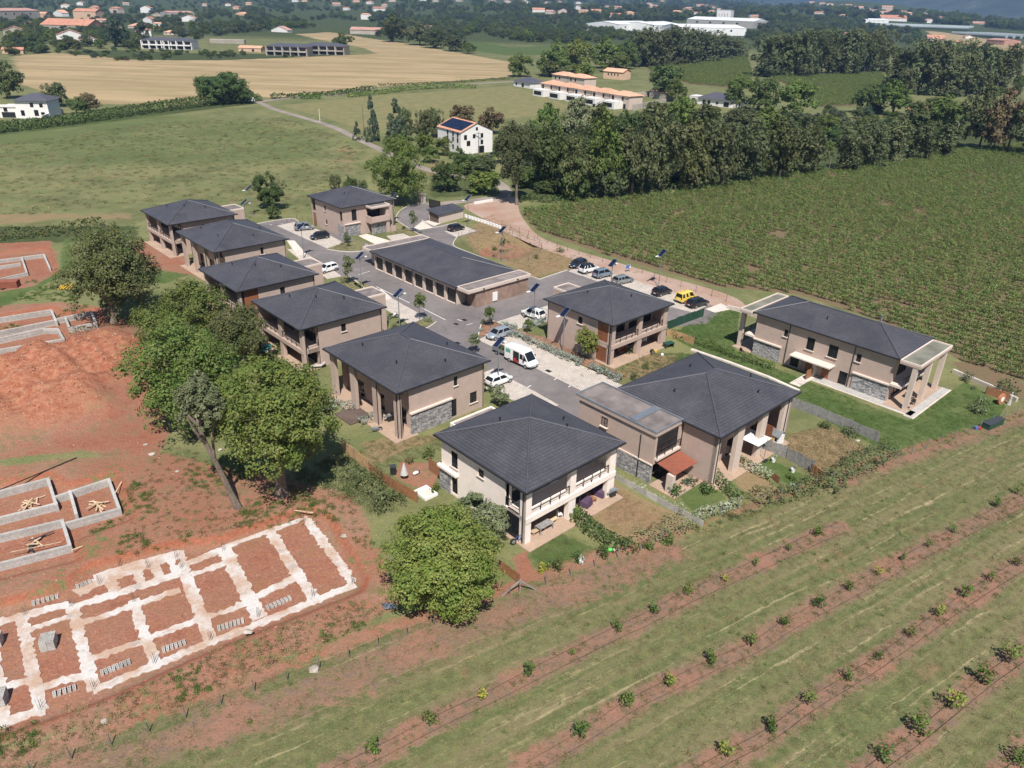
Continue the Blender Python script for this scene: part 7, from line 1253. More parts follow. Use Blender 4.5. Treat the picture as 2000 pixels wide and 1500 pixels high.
o = gob('playhouse', (1512, 862), YAW, 'small grey and white playhouse behind the tall pillars', 'playhouse'); MB().box(-.8, .8, -.7, .7, 0, 1.2).build('wall', MAT['plastic_white'], o); MB().quad((-.95, -.85, 1.15), (.95, -.85, 1.15), (.95, 0, 1.75), (-.95, 0, 1.75)).quad((.95, .85, 1.15), (-.95, .85, 1.15), (-.95, 0, 1.75), (.95, 0, 1.75)).build('roof', MAT['zinc'], o); MB().box(-.25, .25, -.72, -.705, 0, .8).build('door', MAT['yellow_paint'], o); MB().box(.35, .65, -.72, -.705, .5, .9).build('window', MAT['window_glass'], o)
for px, lb in (((1510, 902), 'white flower pot nearer the sunshade on the lawn strip'), ((1548, 922), 'white flower pot farther along the grey fence'), ((1135, 1100), 'white plant pot at the fence corner of the lower lawn')):
    o = gob('flower_pot', px, 0, lb, 'pot', z=0); sharp(MB().cyl((0, 0), 0.2, 0, 0.5, 12, 0.28).build('pot', MAT['plastic_white'], o)); link('plant', bush_mesh('plant', 33, 60, 0.12, (0.4, 0.4, 0.4), 'leaf_white', 0.2), o, (0, 0, 0.5))
o = gob('paddling_pool', (515, 681), 0, 'small turquoise paddling pool among the bushes of the gallery house', 'pool'); sharp(MB().cyl((0, 0), 1.0, 0, 0.35, 20, 1.05).build('rim', MAT['turquoise'], o))
o = gob('wooden_deck', (690, 812), YAW, 'dark wooden deck in front of the portico house', 'deck', z=0)
for k in range(12): MB().box(-1.7+k*0.3, -1.42+k*0.3, -1.6, 1.6, 0.02, 0.16).build('plank', MAT['deck_wood'], o)
o = gob('pigeonhole_shelf', (712, 776), YAW, 'light wooden pigeonhole shelf on a trestle under the portico', 'shelf'); MB().box(-.7, .7, -.3, .3, .75, .81).build('trestle_top', MAT['timber_new'], o)
for x in (-.6, .6):
    for y in (-.22, .22): MB().box(x-.05, x+.05, y-.05, y+.05, 0, .75).build('leg', MAT['timber_new'], o)
MB().box(-.55, .55, .1, .2, .812, 1.8).build('back_board', MAT['timber_new'], o)
for i in range(4):
    for j in range(4): MB().box(-.5+i*.26, -.28+i*.26, .06, .098, .88+j*.23, 1.04+j*.23).build('pigeonhole', MAT['black_plastic'], o)
o = gob('wheelbarrow', (733, 843), 0.4, 'grey wheelbarrow lying on the lawn before the portico house', 'wheelbarrow', z=0); sharp(MB().mesh([(-.4, -.3, .5), (.4, -.3, .5), (.4, .3, .5), (-.4, .3, .5), (-.25, -.18, .2), (.25, -.18, .2), (.25, .18, .2), (-.25, .18, .2)], [(4, 5, 6, 7), (0, 1, 5, 4), (1, 2, 6, 5), (2, 3, 7, 6), (3, 0, 4, 7)]).build('tray', MAT['zinc'], o)); wheel(o, 0.28, 0.6, 0.0); MB().beam((-.9, -.25, .45), (.5, -.15, .25), .04).beam((-.9, .25, .45), (.5, .15, .25), .04).build('handles', MAT['steel_grey'], o)
o = gob('spring_rocker', (700, 792), 0.3, 'small dark bench standing between the portico pillars', 'bench'); MB().box(-.5, .5, -.2, .2, .4, .46).build('seat', MAT['black_plastic'], o); MB().box(-.4, -.32, -.15, .15, 0, .4).build('leg', MAT['black_plastic'], o); MB().box(.32, .4, -.15, .15, 0, .4).build('leg', MAT['black_plastic'], o)
# cream house sandpit corner
for (x, y, nm, lb, ct) in ((790, 935, 'garden_parasol', 'folded pale green parasol in the bare garden of the cream house', 'parasol'),):
    o = gob(nm, (x, y), 0, lb, ct, z=0); MB().tube([(0, 0, 0), (0, 0, 2.0)], 0.03, 6).build('mast', MAT['steel_grey'], o); sharp(MB().cyl((0, 0), 0.45, 0.6, 2.0, 10, 0.05).build('canopy', MAT['curtain'], o))
o = gob('rubbish_bin', (768, 925), 0.3, 'black lidded bin at the edge of the bare garden', 'bin', z=0); MB().box(-.3, .3, -.3, .3, 0, .9).build('body', MAT['black_plastic'], o); MB().box(-.33, .33, -.33, .33, .902, .98).build('lid', MAT['fabric_dark'], o)
o = gob('sandpit', (832, 965), YAW, 'low white-framed sandpit left of the cream house', 'sandpit', z=0)
for B in ((-1, 1, -.8, -.65), (-1, 1, .65, .8), (-1, -.85, -.649, .649), (.85, 1, -.649, .649)): MB().box(*B, 0, .3).build('frame_board', MAT['white_paint'], o)
MB().box(-.85, .85, -.65, .65, .01, .12).build('sand', MAT['concrete_pale'], o)
o = gob('toy_dog', (812, 928), 0.7, 'white and black toy lying in the bare garden', 'toy', z=0); sharp(MB().tube([(-.3, 0, .25), (0, 0, .32), (.3, 0, .28)], [.12, .2, .14], 8).build('body', MAT['plastic_white'], o)); sharp(MB().tube([(.32, 0, .3), (.5, 0, .4)], [.1, .08], 8).build('head', MAT['black_plastic'], o))
# middle house garden
o = gob('trampoline_table', (1305, 678), 0.5, 'dark green garden table beside the terrace of the middle house', 'table', z=0); MB().box(-.8, .8, -.5, .5, .68, .74).build('table_top', MAT['green_mesh'], o)
for x in (-.7, .7): MB().box(x-.04, x+.04, -.4, .4, 0, .679).build('leg', MAT['green_mesh'], o)
o = gob('slide', (1290, 668), 0.9, 'white plastic slide beside the dark green garden table', 'slide', z=0); MB().beam((-.8, 0, .15), (.8, 0, 1.2), .5, .06).build('chute', MAT['plastic_white'], o); MB().box(.7, .8, -.25, .25, 0, 1.2).build('ladder', MAT['blue_paint'], o)
o = gob('laundry_rack', (1258, 672), 0.8, 'drying rack with white and dark laundry at the terrace edge', 'laundry'); MB().beam((-.9, 0, 1.0), (.9, 0, 1.0), .04).beam((-.7, -.3, 0), (-.7, .3, 1.0), .03).beam((.7, -.3, 0), (.7, .3, 1.0), .03).build('frame', MAT['steel_grey'], o)
for k in range(6): MB().box(-.85+k*.29, -.62+k*.29, -.02, .02, .35+.1*(k % 3), .98).build('garment', MAT[('plastic_white', 'fabric_dark', 'plastic_white', 'blue_paint', 'plastic_white', 'fabric_dark')[k]], o)
o = gob('toy_tractor', (1277, 690), 0.2, 'yellow ride-on toy in the garden of the middle house', 'toy', z=0); MB().box(-.35, .35, -.2, .2, .2, .5).build('body', MAT['yellow_paint'], o); wheel(o, 0.31, -.25, .2); wheel(o, 0.31, -.25, -.2)
o = gob('toy_ball', (1293, 695), 0, 'white ball-shaped toy on the middle house lawn', 'toy', z=0); sharp(MB().tube([(0, 0, 0.02), (0, 0, .12), (0, 0, .3), (0, 0, .42)], [.1, .22, .22, .1], 10).build('ball', MAT['plastic_white'], o))
o = gob('bench', (1215, 690), 0.6, 'dark bench on the ground-floor terrace of the middle house', 'bench'); MB().box(-.8, .8, -.25, .25, .4, .46).build('seat', MAT['wood_warm'], o); MB().box(-.8, .8, .2, .26, .47, .9).build('backrest', MAT['wood_warm'], o)
for x in (-.7, .7): MB().box(x-.04, x+.04, -.2, .2, 0, .4).build('leg', MAT['wood_warm'], o)
# balcony washing of the wing house
q = G(1296, 872, 3.3); o = empty('balcony_laundry', q, YAW+1.57, 'coloured washing hung over the balcony rail of the wing house', 'laundry')
for k, mt in enumerate(('plastic_white', 'cover_purple', 'curtain', 'plastic_white', 'blue_paint')): MB().box(-.9+k*.36, -.58+k*.36, -.03, .03, .25, .98).build('garment', MAT[mt], o)
# long house garden
o = gob('clay_wheel', (1953, 789), 0.5, 'round orange clay wheel ornament in the garden corner', 'ornament', z=0); sharp(MB().tube([(0, -.12, .75), (0, .12, .75)], .75, 20).build('disc', MAT['pot_clay'], o)); MB().tube([(0, -.16, .75), (0, -.121, .75)], .35, 16).build('hub', MAT['plastic_white'], o)
o = gob('statue', (1970, 790), 0.2, 'slender pale grey garden statue near the clay wheel', 'statue', z=0); sharp(MB().tube([(0, 0, 0), (0, 0, .3), (0, 0, .9), (0, 0, 1.35), (0, 0, 1.5), (0, 0, 1.75)], [.28, .2, .16, .22, .08, .12], 10).build('figure', MAT['block_grey'], o))
o = gob('water_tank', (1938, 832), 0.55, 'long dark green garden box by the boundary fence', 'box', z=0); MB().box(-1.6, 1.6, -.45, .45, 0, .7).build('body', MAT['green_mesh'], o); MB().box(-1.65, 1.65, -.5, .5, .702, .78).build('lid', MAT['fabric_dark'], o)
o = gob('toy_heap', (1908, 838), 0.2, 'red and blue toys left by the boundary fence', 'toy', z=0); MB().box(-.4, 0, -.2, .2, 0, .35).build('toy', MAT['blue_paint'], o); MB().box(.05, .45, -.25, .15, 0, .3).build('toy', MAT['red_paint'], o)
o = gob('watering_can', (1190, 1078), 0.3, 'bright green and white garden toy at the fence of the lower lawn', 'toy', z=0); sharp(MB().tube([(-.4, 0, .2), (0, 0, .25), (.4, 0, .2)], [.12, .2, .12], 8).build('body', MAT['lime_green'], o)); MB().box(.3, .5, -.1, .1, .1, .3).build('nozzle', MAT['plastic_white'], o)
for px, rz_, lb in (((1770, 800), 0.3, 'black seat on the right terrace of the long house'), ((1782, 790), 1.2, 'second black seat on the right terrace of the long house'), ((1448, 690), 0.5, 'black chair on the left terrace of the long house')): chair(px, rz_, lb, 'black_plastic')
table((1776, 778), YAW, 0.8, 1.2, 0.72, 'dark table on the right terrace of the long house', 'black_plastic')
o = gob('bicycle_heap', (1013, 1060), 0.4, 'bicycles leaning at the corner of the cream house', 'bicycle', z=0.1); wheel(o, 0.31, -.55, 0); wheel(o, 0.31, .5, 0); MB().beam((-.55, 0, .31), (-.1, 0, .85), .04).beam((-.1, 0, .85), (.4, 0, .85), .04).beam((.5, 0, .31), (.38, 0, .95), .04).beam((-.1, 0, .85), (0, 0, .3), .04).beam((0, 0, .3), (.4, 0, .85), .04).build('frame', MAT['blue_paint'], o); MB().box(-.25, 0, -.07, .07, .86, .92).build('saddle', MAT['black_plastic'], o)
o = gob('deck_chair', (470, 690), 0.3, 'pale blue lounger on the ground floor of the fourth gallery house', 'lounger'); o.location = G(622, 718, 0.1); MB().box(-.9, .4, -.3, .3, .3, .38).build('seat', MAT['curtain'], o); MB().beam((.4, 0, .34), (.95, 0, .75), .6, .07).build('backrest', MAT['curtain'], o)
for x in (-.8, .3): MB().box(x-.03, x+.03, -.28, .28, 0, .3).build('leg', MAT['steel_grey'], o)
o = empty('estate_sign', G(1226, 531), 0.5, 'small blue and white sign on posts by the gravel track', 'sign'); MB().box(-.5, .5, -.03, .03, .7, 1.4).build('board', MAT['plastic_white'], o); MB().mesh([(-.5, -.035, .7), (.2, -.035, .7), (.5, -.035, 1.4), (-.5, -.035, 1.4)], [(0, 1, 2, 3)]).build('print', MAT['blue_paint'], o); MB().box(-.45, -.38, -.02, .02, 0, .7).box(.38, .45, -.02, .02, 0, .7).build('legs', MAT['steel_grey'], o)
o = empty('fence_brace', G(1015, 1158), 0.3, 'wooden A-shaped corner brace of the orchard fence', 'brace'); MB().beam((-1.6, 0, 0), (0, 0, 1.4), .1).beam((1.5, 0, 0), (0, 0, 1.4), .1).beam((0, 0, 0), (0, 0, 1.5), .1).build('struts', MAT['wood_grey'], o)
# ------------------------------------------------------------------ buildings of the plain
def simple_house(name, label, pos, yaw, w, d, h, roof='hip', wall='white_wall', rm='terracotta', slope=0.38, oh=0.4, cat='house', group='houses of the plain', win=None, door=None, base=0.0):
    """w along local x, d along local y; the side y = 0 looks towards the viewer"""
    o = empty(name, pos, yaw, label, cat, group); MB().box(0, w, 0, d, -0.5, h).build('wall', MAT[wall], o); x0, x1, y0, y1, z = -oh, w+oh, -oh, d+oh, h
    m = MB()
    if roof == 'hip':
        hf = min(x1-x0, y1-y0)/2; rz = z+hf*slope; A, B = x1-x0, y1-y0
        r0, r1 = ((x0+hf, (y0+y1)/2, rz), (x1-hf, (y0+y1)/2, rz)) if A >= B else (((x0+x1)/2, y0+hf, rz), ((x0+x1)/2, y1-hf, rz)); c = [(x0, y0, z), (x1, y0, z), (x1, y1, z), (x0, y1, z)]
        fs = [(c[0], c[1], r1, r0), (c[1], c[2], r1), (c[2], c[3], r0, r1), (c[3], c[0], r0)] if A >= B else [(c[0], c[1], r0), (c[1], c[2], r1, r0), (c[2], c[3], r1), (c[3], c[0], r0, r1)]
        for f in fs: m.quad(*f)
        m.quad(*c[::-1])
    elif roof == 'gable_x':
        rz = z+(y1-y0)/2*slope; ym = (y0+y1)/2; m.quad((x0, y0, z), (x1, y0, z), (x1, ym, rz), (x0, ym, rz)).quad((x1, y1, z), (x0, y1, z), (x0, ym, rz), (x1, ym, rz)); m.quad((0, 0, z), (0, d, z), (0, d/2, rz-0.2)).quad((w, d, z), (w, 0, z), (w, d/2, rz-0.2))
    elif roof == 'gable_y':
        rz = z+(x1-x0)/2*slope; xm = (x0+x1)/2; m.quad((x0, y1, z), (x0, y0, z), (xm, y0, rz), (xm, y1, rz)).quad((x1, y0, z), (x1, y1, z), (xm, y1, rz), (xm, y0, rz))
        MB().quad((0, 0.001, z), (w, 0.001, z), (w/2, 0.001, z+w/2*slope)).quad((w, d-0.001, z), (0, d-0.001, z), (w/2, d-0.001, z+w/2*slope)).build('gable', MAT[wall], o)
    else: m.box(x0, x1, y0, y1, z, z+0.35)
    R = m.build('roof', MAT[rm], o)
    for f, u, zz, ww, hh in (win or ()):
        b = {'S': (u, u+ww, -0.06, -0.01), 'W': (-0.06, -0.01, u, u+ww), 'E': (w+0.01, w+0.06, u, u+ww)}[f]; wd = MB().box(*b, zz, zz+hh).build('window', MAT['dark_metal'], o)
        g = {'S': (u+.08, u+ww-.08, -0.075, -0.061), 'W': (-0.075, -0.061, u+.08, u+ww-.08), 'E': (w+0.061, w+0.075, u+.08, u+ww-.08)}[f]; MB().box(*g, zz+.08, zz+hh-.08).build('pane', MAT['window_glass'], wd)
    return o, R
def grid_wins(f, L, floors, n, ww=1.0, hh=1.3, z0=1.0, fh=2.8): return [(f, (i+0.5)*L/n-ww/2, z0+k*fh, ww, hh) for k in range(floors) for i in range(n)]
# white three-storey house with solar roof
c0, c1, c2 = G(900, 259, 7.0), G(962, 254, 7.0), G(855, 246.5, 7.0); v = c1-c0; yw = math.atan2(v.y, v.x); w_ = v.length; d_ = (c2-c0).length; c0.z = 0
o, R = simple_house('house', 'white three-storey house with red tiled roof and dark solar panels', c0, yw, w_, d_, 7.0, 'gable_y', 'white_wall', 'roof_terracotta', 0.42, 0.35, win=[('S', 1.2, 4.6, 1.1, 1.5), ('S', 4.6, 4.9, 1.0, 1.3), ('S', 7.6, 4.9, 1.0, 1.4), ('S', 7.6, 2.8, 1.0, 1.4), ('S', 2.2, 2.6, 1.4, 1.6), ('S', 6.6, 0.1, 2.4, 2.2), ('S', w_/2-.4, 7.3, .8, 1.0)]+[('W', a, b, .9, 1.4) for a in (1.5, 4.5, 8.0) for b in (1.2, 3.6, 5.3)])
rs = (w_/2+.35); sl = 0.42
for i in range(5):
    for j in range(3):
        y0 = 0.8+i*(d_-1.4)/5; y1 = y0+(d_-1.4)/5-0.08; x0 = 0.55+j*(w_/2-1.2)/3; x1 = x0+(w_/2-1.2)/3-0.08; zz = lambda x: 7.0+(x+.35)*sl+0.08; MB().mesh([(x0, y0, zz(x0)), (x1, y0, zz(x1)), (x1, y1, zz(x1)), (x0, y1, zz(x0)), (x0, y0, zz(x0)+.05), (x1, y0, zz(x1)+.05), (x1, y1, zz(x1)+.05), (x0, y1, zz(x0)+.05)], [(4, 5, 6, 7), (0, 1, 5, 4), (1, 2, 6, 5), (2, 3, 7, 6), (3, 0, 4, 7)]).build('solar_panel', MAT['solar_cell'], R)
# unfinished white terrace: five units with boxy front rooms
ta, tb = G(1040, 186), G(1212, 216); tv = tb-ta; ty = math.atan2(tv.y, tv.x); ul = tv.length/5; D = tv.normalized(); Nn = Vector((-D.y, D.x, 0)); ORD = ['leftmost', 'second', 'middle', 'fourth', 'rightmost']
for k in range(5):
    p = ta+D*ul*k; o, R = simple_house('terrace_house', f'{ORD[k]} unit of the white unfinished terrace with orange hip roofs', p+Nn*5.5, ty, ul*0.96, 9.0, 6.0, 'hip', 'render_pale', 'terracotta_pale', 0.34, 0.6, group='units of the unfinished terrace', win=[('S', 1.2, 3.5, 1.6, 1.9), ('S', ul*0.6, 3.5, 1.3, 1.9)])
    MB().box(0.3, ul*0.62, -5.5, -0.01, 0, 3.4).build('front_room', MAT['white_wall'], o); MB().box(1.2, ul*0.62-1.0, -5.56, -5.505, 0.7, 2.6).build('window', MAT['window_glass'], o); MB().box(ul*0.70, ul*0.70+1.6, -0.08, -0.01, 0.1, 2.3).build('door', MAT['window_glass'], o); MB().box(ul*0.62+0.02, ul*0.66, -5.5, -0.01, 0, 3.6).build('party_wall', MAT['white_wall'], o)
p = G(1078, 166); [simple_house('house', f'{n_} half of the block behind the terrace, orange hip roof', p+D*x_, ty, ul*1.1, 9, 6.2, 'hip', 'render_pale', 'terracotta_pale', 0.34, 0.6, win=[('S', 2.5, 3.8, 1.2, 1.5), ('S', 6.5, 3.8, 1.2, 1.5)]) for n_, x_ in (('left', 0.0), ('right', ul*1.05))]
simple_house('house', 'low white house with dark hip roof left of the terrace', G(1003, 168), ty, 16, 11, 3.0, 'hip', 'white_wall', 'grey_roof_far', 0.4, 0.6, win=[('S', 2, .8, 1.4, 1.4), ('S', 8, .3, 2.2, 2)])
simple_house('house', 'salmon walled house with pink tiled roof behind the terrace', G(1178, 153), ty+0.25, 15, 10, 4.6, 'gable_x', 'peach_wall', 'terracotta_pale', 0.35, 0.5, win=[('S', a, 2.2, .8, 1.4) for a in (3.5, 6, 8.5, 11)])
simple_house('house', 'white bungalow with dark hip roof and veranda beyond the wood', G(1362, 203), ty+0.12, 20, 12, 3.2, 'hip', 'white_wall', 'grey_roof_far', 0.42, 0.8, win=[('S', 3, .4, 1.6, 2.0), ('S', 6, .4, 1.6, 2), ('S', 11, 1.0, 1.2, 1.2), ('S', 15.5, .3, 3, 2.2)])
simple_house('annex', 'white flat annex at the left end of the bungalow', G(1346, 199), ty+0.12, 6, 6, 3.0, 'flat', 'white_wall', 'white_wall', oh=0.05, cat='annex', win=[('S', 1.5, .6, 2.2, 1.6)])
simple_house('house', 'roofless white gabled ruin half hidden by dark tree', G(1268, 190), ty, 13, 8, 3.4, 'gable_x', 'stone_wall_far', 'rosy_roof', 0.4, 0.3)
simple_house('cottage', 'cottage with orange tiled roof half hidden behind the hedge trees', G(1772, 229), ty+0.35, 15, 11, 3.6, 'gable_x', 'render_pale', 'terracotta', 0.4, 0.5, win=[('S', 2, 1, 1, 1.2)])
for k, (a, b) in enumerate((((1236, 216), (1300, 203)), ((1236, 214), (1232, 190)), ((1232, 191), (1290, 186)))):
    A, B = G(*a), G(*b); d = B-A; tag(MB().box(0, d.length, -.15, .15, 0, 2.6).build('yard_wall', MAT['stone_wall_far'], None, A, math.atan2(d.y, d.x)), ('grey block yard wall facing the wood, right of the terrace', 'grey block yard wall touching the terrace end', 'grey block yard wall at the back of the yard')[k], 'wall', 'yard walls')
# villa at the left edge
vp = G(36, 231); o, R = simple_house('villa', 'white villa with grey hip roof at the left picture edge', vp, 0.08, 12, 10, 6.6, 'hip', 'white_wall', 'grey_roof_far', 0.4, 0.9, win=[('S', 1.5, 1.0, 1.4, 2.0), ('S', 6.5, 1.0, 1.6, 2.2), ('S', 9, 1, 1.4, 1.4), ('S', 5.5, 4.2, 1.3, 1.6), ('S', 9, 4.2, 1.3, 1.4)])
MB().box(-7, -0.02, 0.5, 9, 0, 4.2).build('side_wing', MAT['white_wall'], o); MB().box(-7.2, 0.0, 0.2, .49, 4.0, 5.0).build('parapet', MAT['white_wall'], o); MB().box(-5, -3.6, 0.42, .489, 2.4, 4.0).build('window', MAT['window_glass'], o); MB().box(-6, -1, 0.40, .488, 0.2, 2.2).build('garage_door', MAT['dark_metal'], o)
A, B = G(85, 236), G(124, 222); d = B-A; tag(MB().box(0, d.length, -.2, .2, 0, 2.0).build('garden_wall', MAT['white_wall'], None, A, math.atan2(d.y, d.x)), 'white garden wall right of the villa', 'wall', 'yard walls')
# apartment blocks
for k, (px, L, nb, wl, lb) in enumerate((((279, 95), 26, 4, 'white_wall', 'left block of the white apartment pair with dark roof and pillars'), ((318, 96), 26, 4, 'white_wall', 'right block of the white apartment pair with dark roof and pillars'), ((522, 108), 34, 5, 'stone_wall_far', 'left stone-coloured apartment block with dark roof by the wheat field'), ((592, 106), 36, 5, 'stone_wall_far', 'right stone-coloured apartment block with dark roof by the wheat field'))):
    p = GH(*px); o, R = simple_house('apartment_block', lb, p, -0.12 if k > 1 else -0.05, L, 14, 7.0, 'hip', wl, 'grey_roof_far', 0.28, 1.0, 'apartments', 'apartment blocks of the plain')
    for i in range(nb):
        for fl in (0, 1): MB().box(i*L/nb+.8, (i+1)*L/nb-.8, -.1, -.02, .3+fl*3.4, 2.9+fl*3.4).build('loggia', MAT['window_glass'], o)
        MB().box(i*L/nb-.4, i*L/nb+.4, -1.4, -.11, 0, 6.9).build('pillar', MAT['white_wall' if k < 2 else wl], o)
        MB().box(i*L/nb+.45, (i+1)*L/nb-.45, -1.4, -.11, 3.0, 3.9).build('balcony', MAT['white_wall' if k < 2 else wl], o)
simple_house('house', 'small beige house with pale pink roof beside the apartment blocks', GH(466, 101), -0.1, 20, 10, 3.2, 'gable_x', 'peach_wall', 'terracotta_pale', 0.32, win=[('S', 3, 1, 1.2, 1.2), ('S', 12, .4, 2, 2)])
simple_house('barn', 'barn with faded pink roof above the wheat field', GH(684, 66), -0.08, 44, 20, 5, 'gable_x', 'stone_wall_far', 'rosy_roof', 0.3, 0.6, 'barn')
simple_house('shed', 'long low ruined wall beside the apartment trees', GH(410, 84), 0.0, 34, 6, 3.2, 'flat', 'stone_wall_far', 'stone_wall_far', oh=0.05, cat='shed')
# warehouses
for k, (x0, y0, x1, y1, hh, wl, lb) in enumerate(((1208, 62, 1282, 60, 11, 'metal_roof_white', 'left white warehouse of the distant row'), (1281, 64, 1332, 61, 11, 'metal_roof_white', 'second white warehouse of the distant row'), (1330, 68, 1456, 70, 11, 'metal_roof_white', 'long white warehouse at the front of the distant row'), (1340, 50, 1470, 57, 12, 'block_grey', 'grey warehouse behind the long white one'), (1398, 44, 1425, 45, 24, 'white_wall', 'white block tower among the distant warehouses'), (1690, 44, 1735, 46, 6, 'metal_roof_white', 'small white hangar on the far right plain'), (0, 38, 80, 36, 12, 'stone_wall_far', 'long pinkish stone building at the upper left corner'), (1925, 85, 1960, 88, 6, 'rosy_roof', 'dark barn on the far right wheat field'), (330, 34, 380, 33, 8, 'block_grey', 'long grey shed roof in the upper left village'))):
    A, B = GH(x0, y0), GH(x1, y1); d = B-A; simple_house('warehouse', lb, A, math.atan2(d.y, d.x), d.length, d.length*0.45+18, hh, 'gable_x' if hh < 20 else 'flat', wl, 'metal_roof_white' if k < 6 else 'rosy_roof', 0.12, 0.4, 'warehouse', 'warehouses of the plain', win=[('S', d.length*q, hh*.5, d.length*.03, hh*.25) for q in (.15, .35, .55, .75)])
# villages: (px, py, width m, storeys, wall, roof)
rv = random.Random(12); VW = ['white_wall', 'peach_wall', 'render_pale', 'white_wall', 'stone_wall_far']; VR = ['terracotta', 'terracotta_pale', 'rosy_roof', 'terracotta', 'terracotta_pale']
VIL = {'upper left village': [(120, 18, 18, 3), (150, 10, 16, 2), (105, 32, 24, 2), (145, 38, 40, 4), (175, 20, 18, 2), (215, 26, 22, 3), (240, 10, 16, 2), (275, 25, 20, 3), (295, 32, 20, 1), (70, 34, 18, 2), (80, 58, 60, 2), (112, 82, 24, 2), (190, 48, 12, 2), (175, 55, 22, 1), (250, 55, 22, 1), (280, 45, 18, 2), (265, 70, 16, 2), (300, 58, 18, 1), (355, 42, 22, 2), (300, 50, 14, 1), (440, 12, 16, 2), (455, 18, 16, 2), (480, 10, 18, 2), (460, 30, 26, 1), (8, 72, 20, 2), (40, 52, 16, 1), (395, 12, 14, 2), (150, 88, 22, 1), (5, 105, 14, 1), (320, 68, 16, 1), (215, 60, 14, 1)],
       'village beyond the wheat field': [(570, 4, 20, 2), (590, 4, 16, 2), (650, 12, 22, 2), (670, 20, 16, 2), (690, 5, 20, 2), (705, 38, 20, 3), (730, 22, 30, 2), (745, 14, 16, 2), (760, 4, 20, 2), (845, 4, 18, 2), (890, 3, 20, 2), (955, 4, 22, 2), (985, 6, 24, 2), (530, 62, 24, 1), (830, 56, 18, 1), (715, 8, 18, 2), (820, 1, 20, 2)],
       'hamlet on the central hillside': [(1020, 6, 22, 2), (1060, 8, 24, 2), (1090, 5, 18, 2), (1125, 8, 26, 2), (1040, 24, 30, 2), (1065, 27, 20, 2), (1090, 26, 26, 2), (1130, 26, 22, 2), (1155, 26, 24, 2), (1180, 15, 26, 2), (1200, 18, 20, 2), (1190, 34, 26, 2), (1225, 30, 20, 2), (1265, 10, 26, 2), (1270, 16, 26, 2), (1290, 3, 16, 4), (1315, 27, 26, 2), (1335, 20, 26, 2), (1360, 14, 30, 3), (1378, 14, 26, 2), (1355, 30, 20, 2), (1385, 27, 22, 2), (1390, 16, 16, 2), (1400, 22, 16, 2), (1465, 36, 22, 2), (1120, 18, 20, 2)],
       'far white village under the mountain': [(1565, 5, 20, 3), (1580, 7, 22, 2), (1600, 9, 24, 2), (1615, 11, 24, 2), (1640, 14, 24, 2), (1650, 13, 24, 2), (1670, 18, 34, 2), (1685, 21, 30, 2), (1700, 24, 26, 2), (1722, 18, 36, 3), (1730, 24, 28, 2), (1755, 26, 28, 2), (1768, 30, 28, 2), (1795, 31, 26, 2), (1718, 28, 28, 2), (1590, 27, 30, 1), (1640, 32, 20, 1), (1720, 40, 60, 2), (1830, 38, 26, 2), (1810, 45, 20, 2), (1900, 46, 40, 1), (1810, 80, 26, 2), (1820, 84, 16, 2), (1862, 86, 16, 1), (1885, 75, 14, 1), (1645, 68, 14, 1)]}
CN = {'white_wall': 'white', 'peach_wall': 'peach', 'render_pale': 'beige', 'stone_wall_far': 'stone-grey'}; RN2 = {'terracotta': 'red', 'terracotta_pale': 'pale orange', 'rosy_roof': 'faded pink'}
for vn, L in VIL.items():
    for i, (x, y, w, fl) in enumerate(L):
        p = GH(x, y); q = rv.randrange(5); wl = VW[q] if vn[0] != 'f' else rv.choice(['white_wall', 'render_pale']); rm = VR[rv.randrange(5)]; d_ = w*rv.uniform(0.45, 0.75); big = math.hypot(p.x, p.y) < 1100
        p.z = min(float(gh(p.x+w, p.y)), p.z, float(gh(p.x, p.y+d_)))-0.2
        simple_house('house', f'{ORDN[sorted(L).index((x, y, w, fl))]} house from left, {vn}, {CN[wl]} with {RN2[rm]} roof', p, rv.uniform(-0.5, 0.5), w, d_, fl*3.1, rv.choice(['hip', 'gable_x', 'gable_y']) if w < 30 else 'gable_x', wl, rm, 0.36, 0.5, 'house', 'houses of the '+vn, win=grid_wins('S', w, fl, 3) if big else None)
# plastic tunnels of the far right plain
for k, (a, b, n, lb) in enumerate((((1490, 34), (1565, 33), 6, 'left field of distant plastic greenhouse tunnels'), ((1710, 50), (1890, 62), 8, 'long field of distant plastic greenhouse tunnels under the mountain'), ((1860, 66), (1965, 76), 6, 'right end field of distant plastic greenhouse tunnels'))):
    A, B = GH(*a), GH(*b); d = B-A; o = empty('greenhouse', A, math.atan2(d.y, d.x), lb, 'greenhouse', 'greenhouse fields'); L = d.length; tm = MB().tube([(0, 0, 0), (L, 0, 0)], 3.4, 10).data('tunnel', MAT['greenhouse_film'])
    for i in range(n): link('tunnel', tm, o, (0, i*16, 1.0))
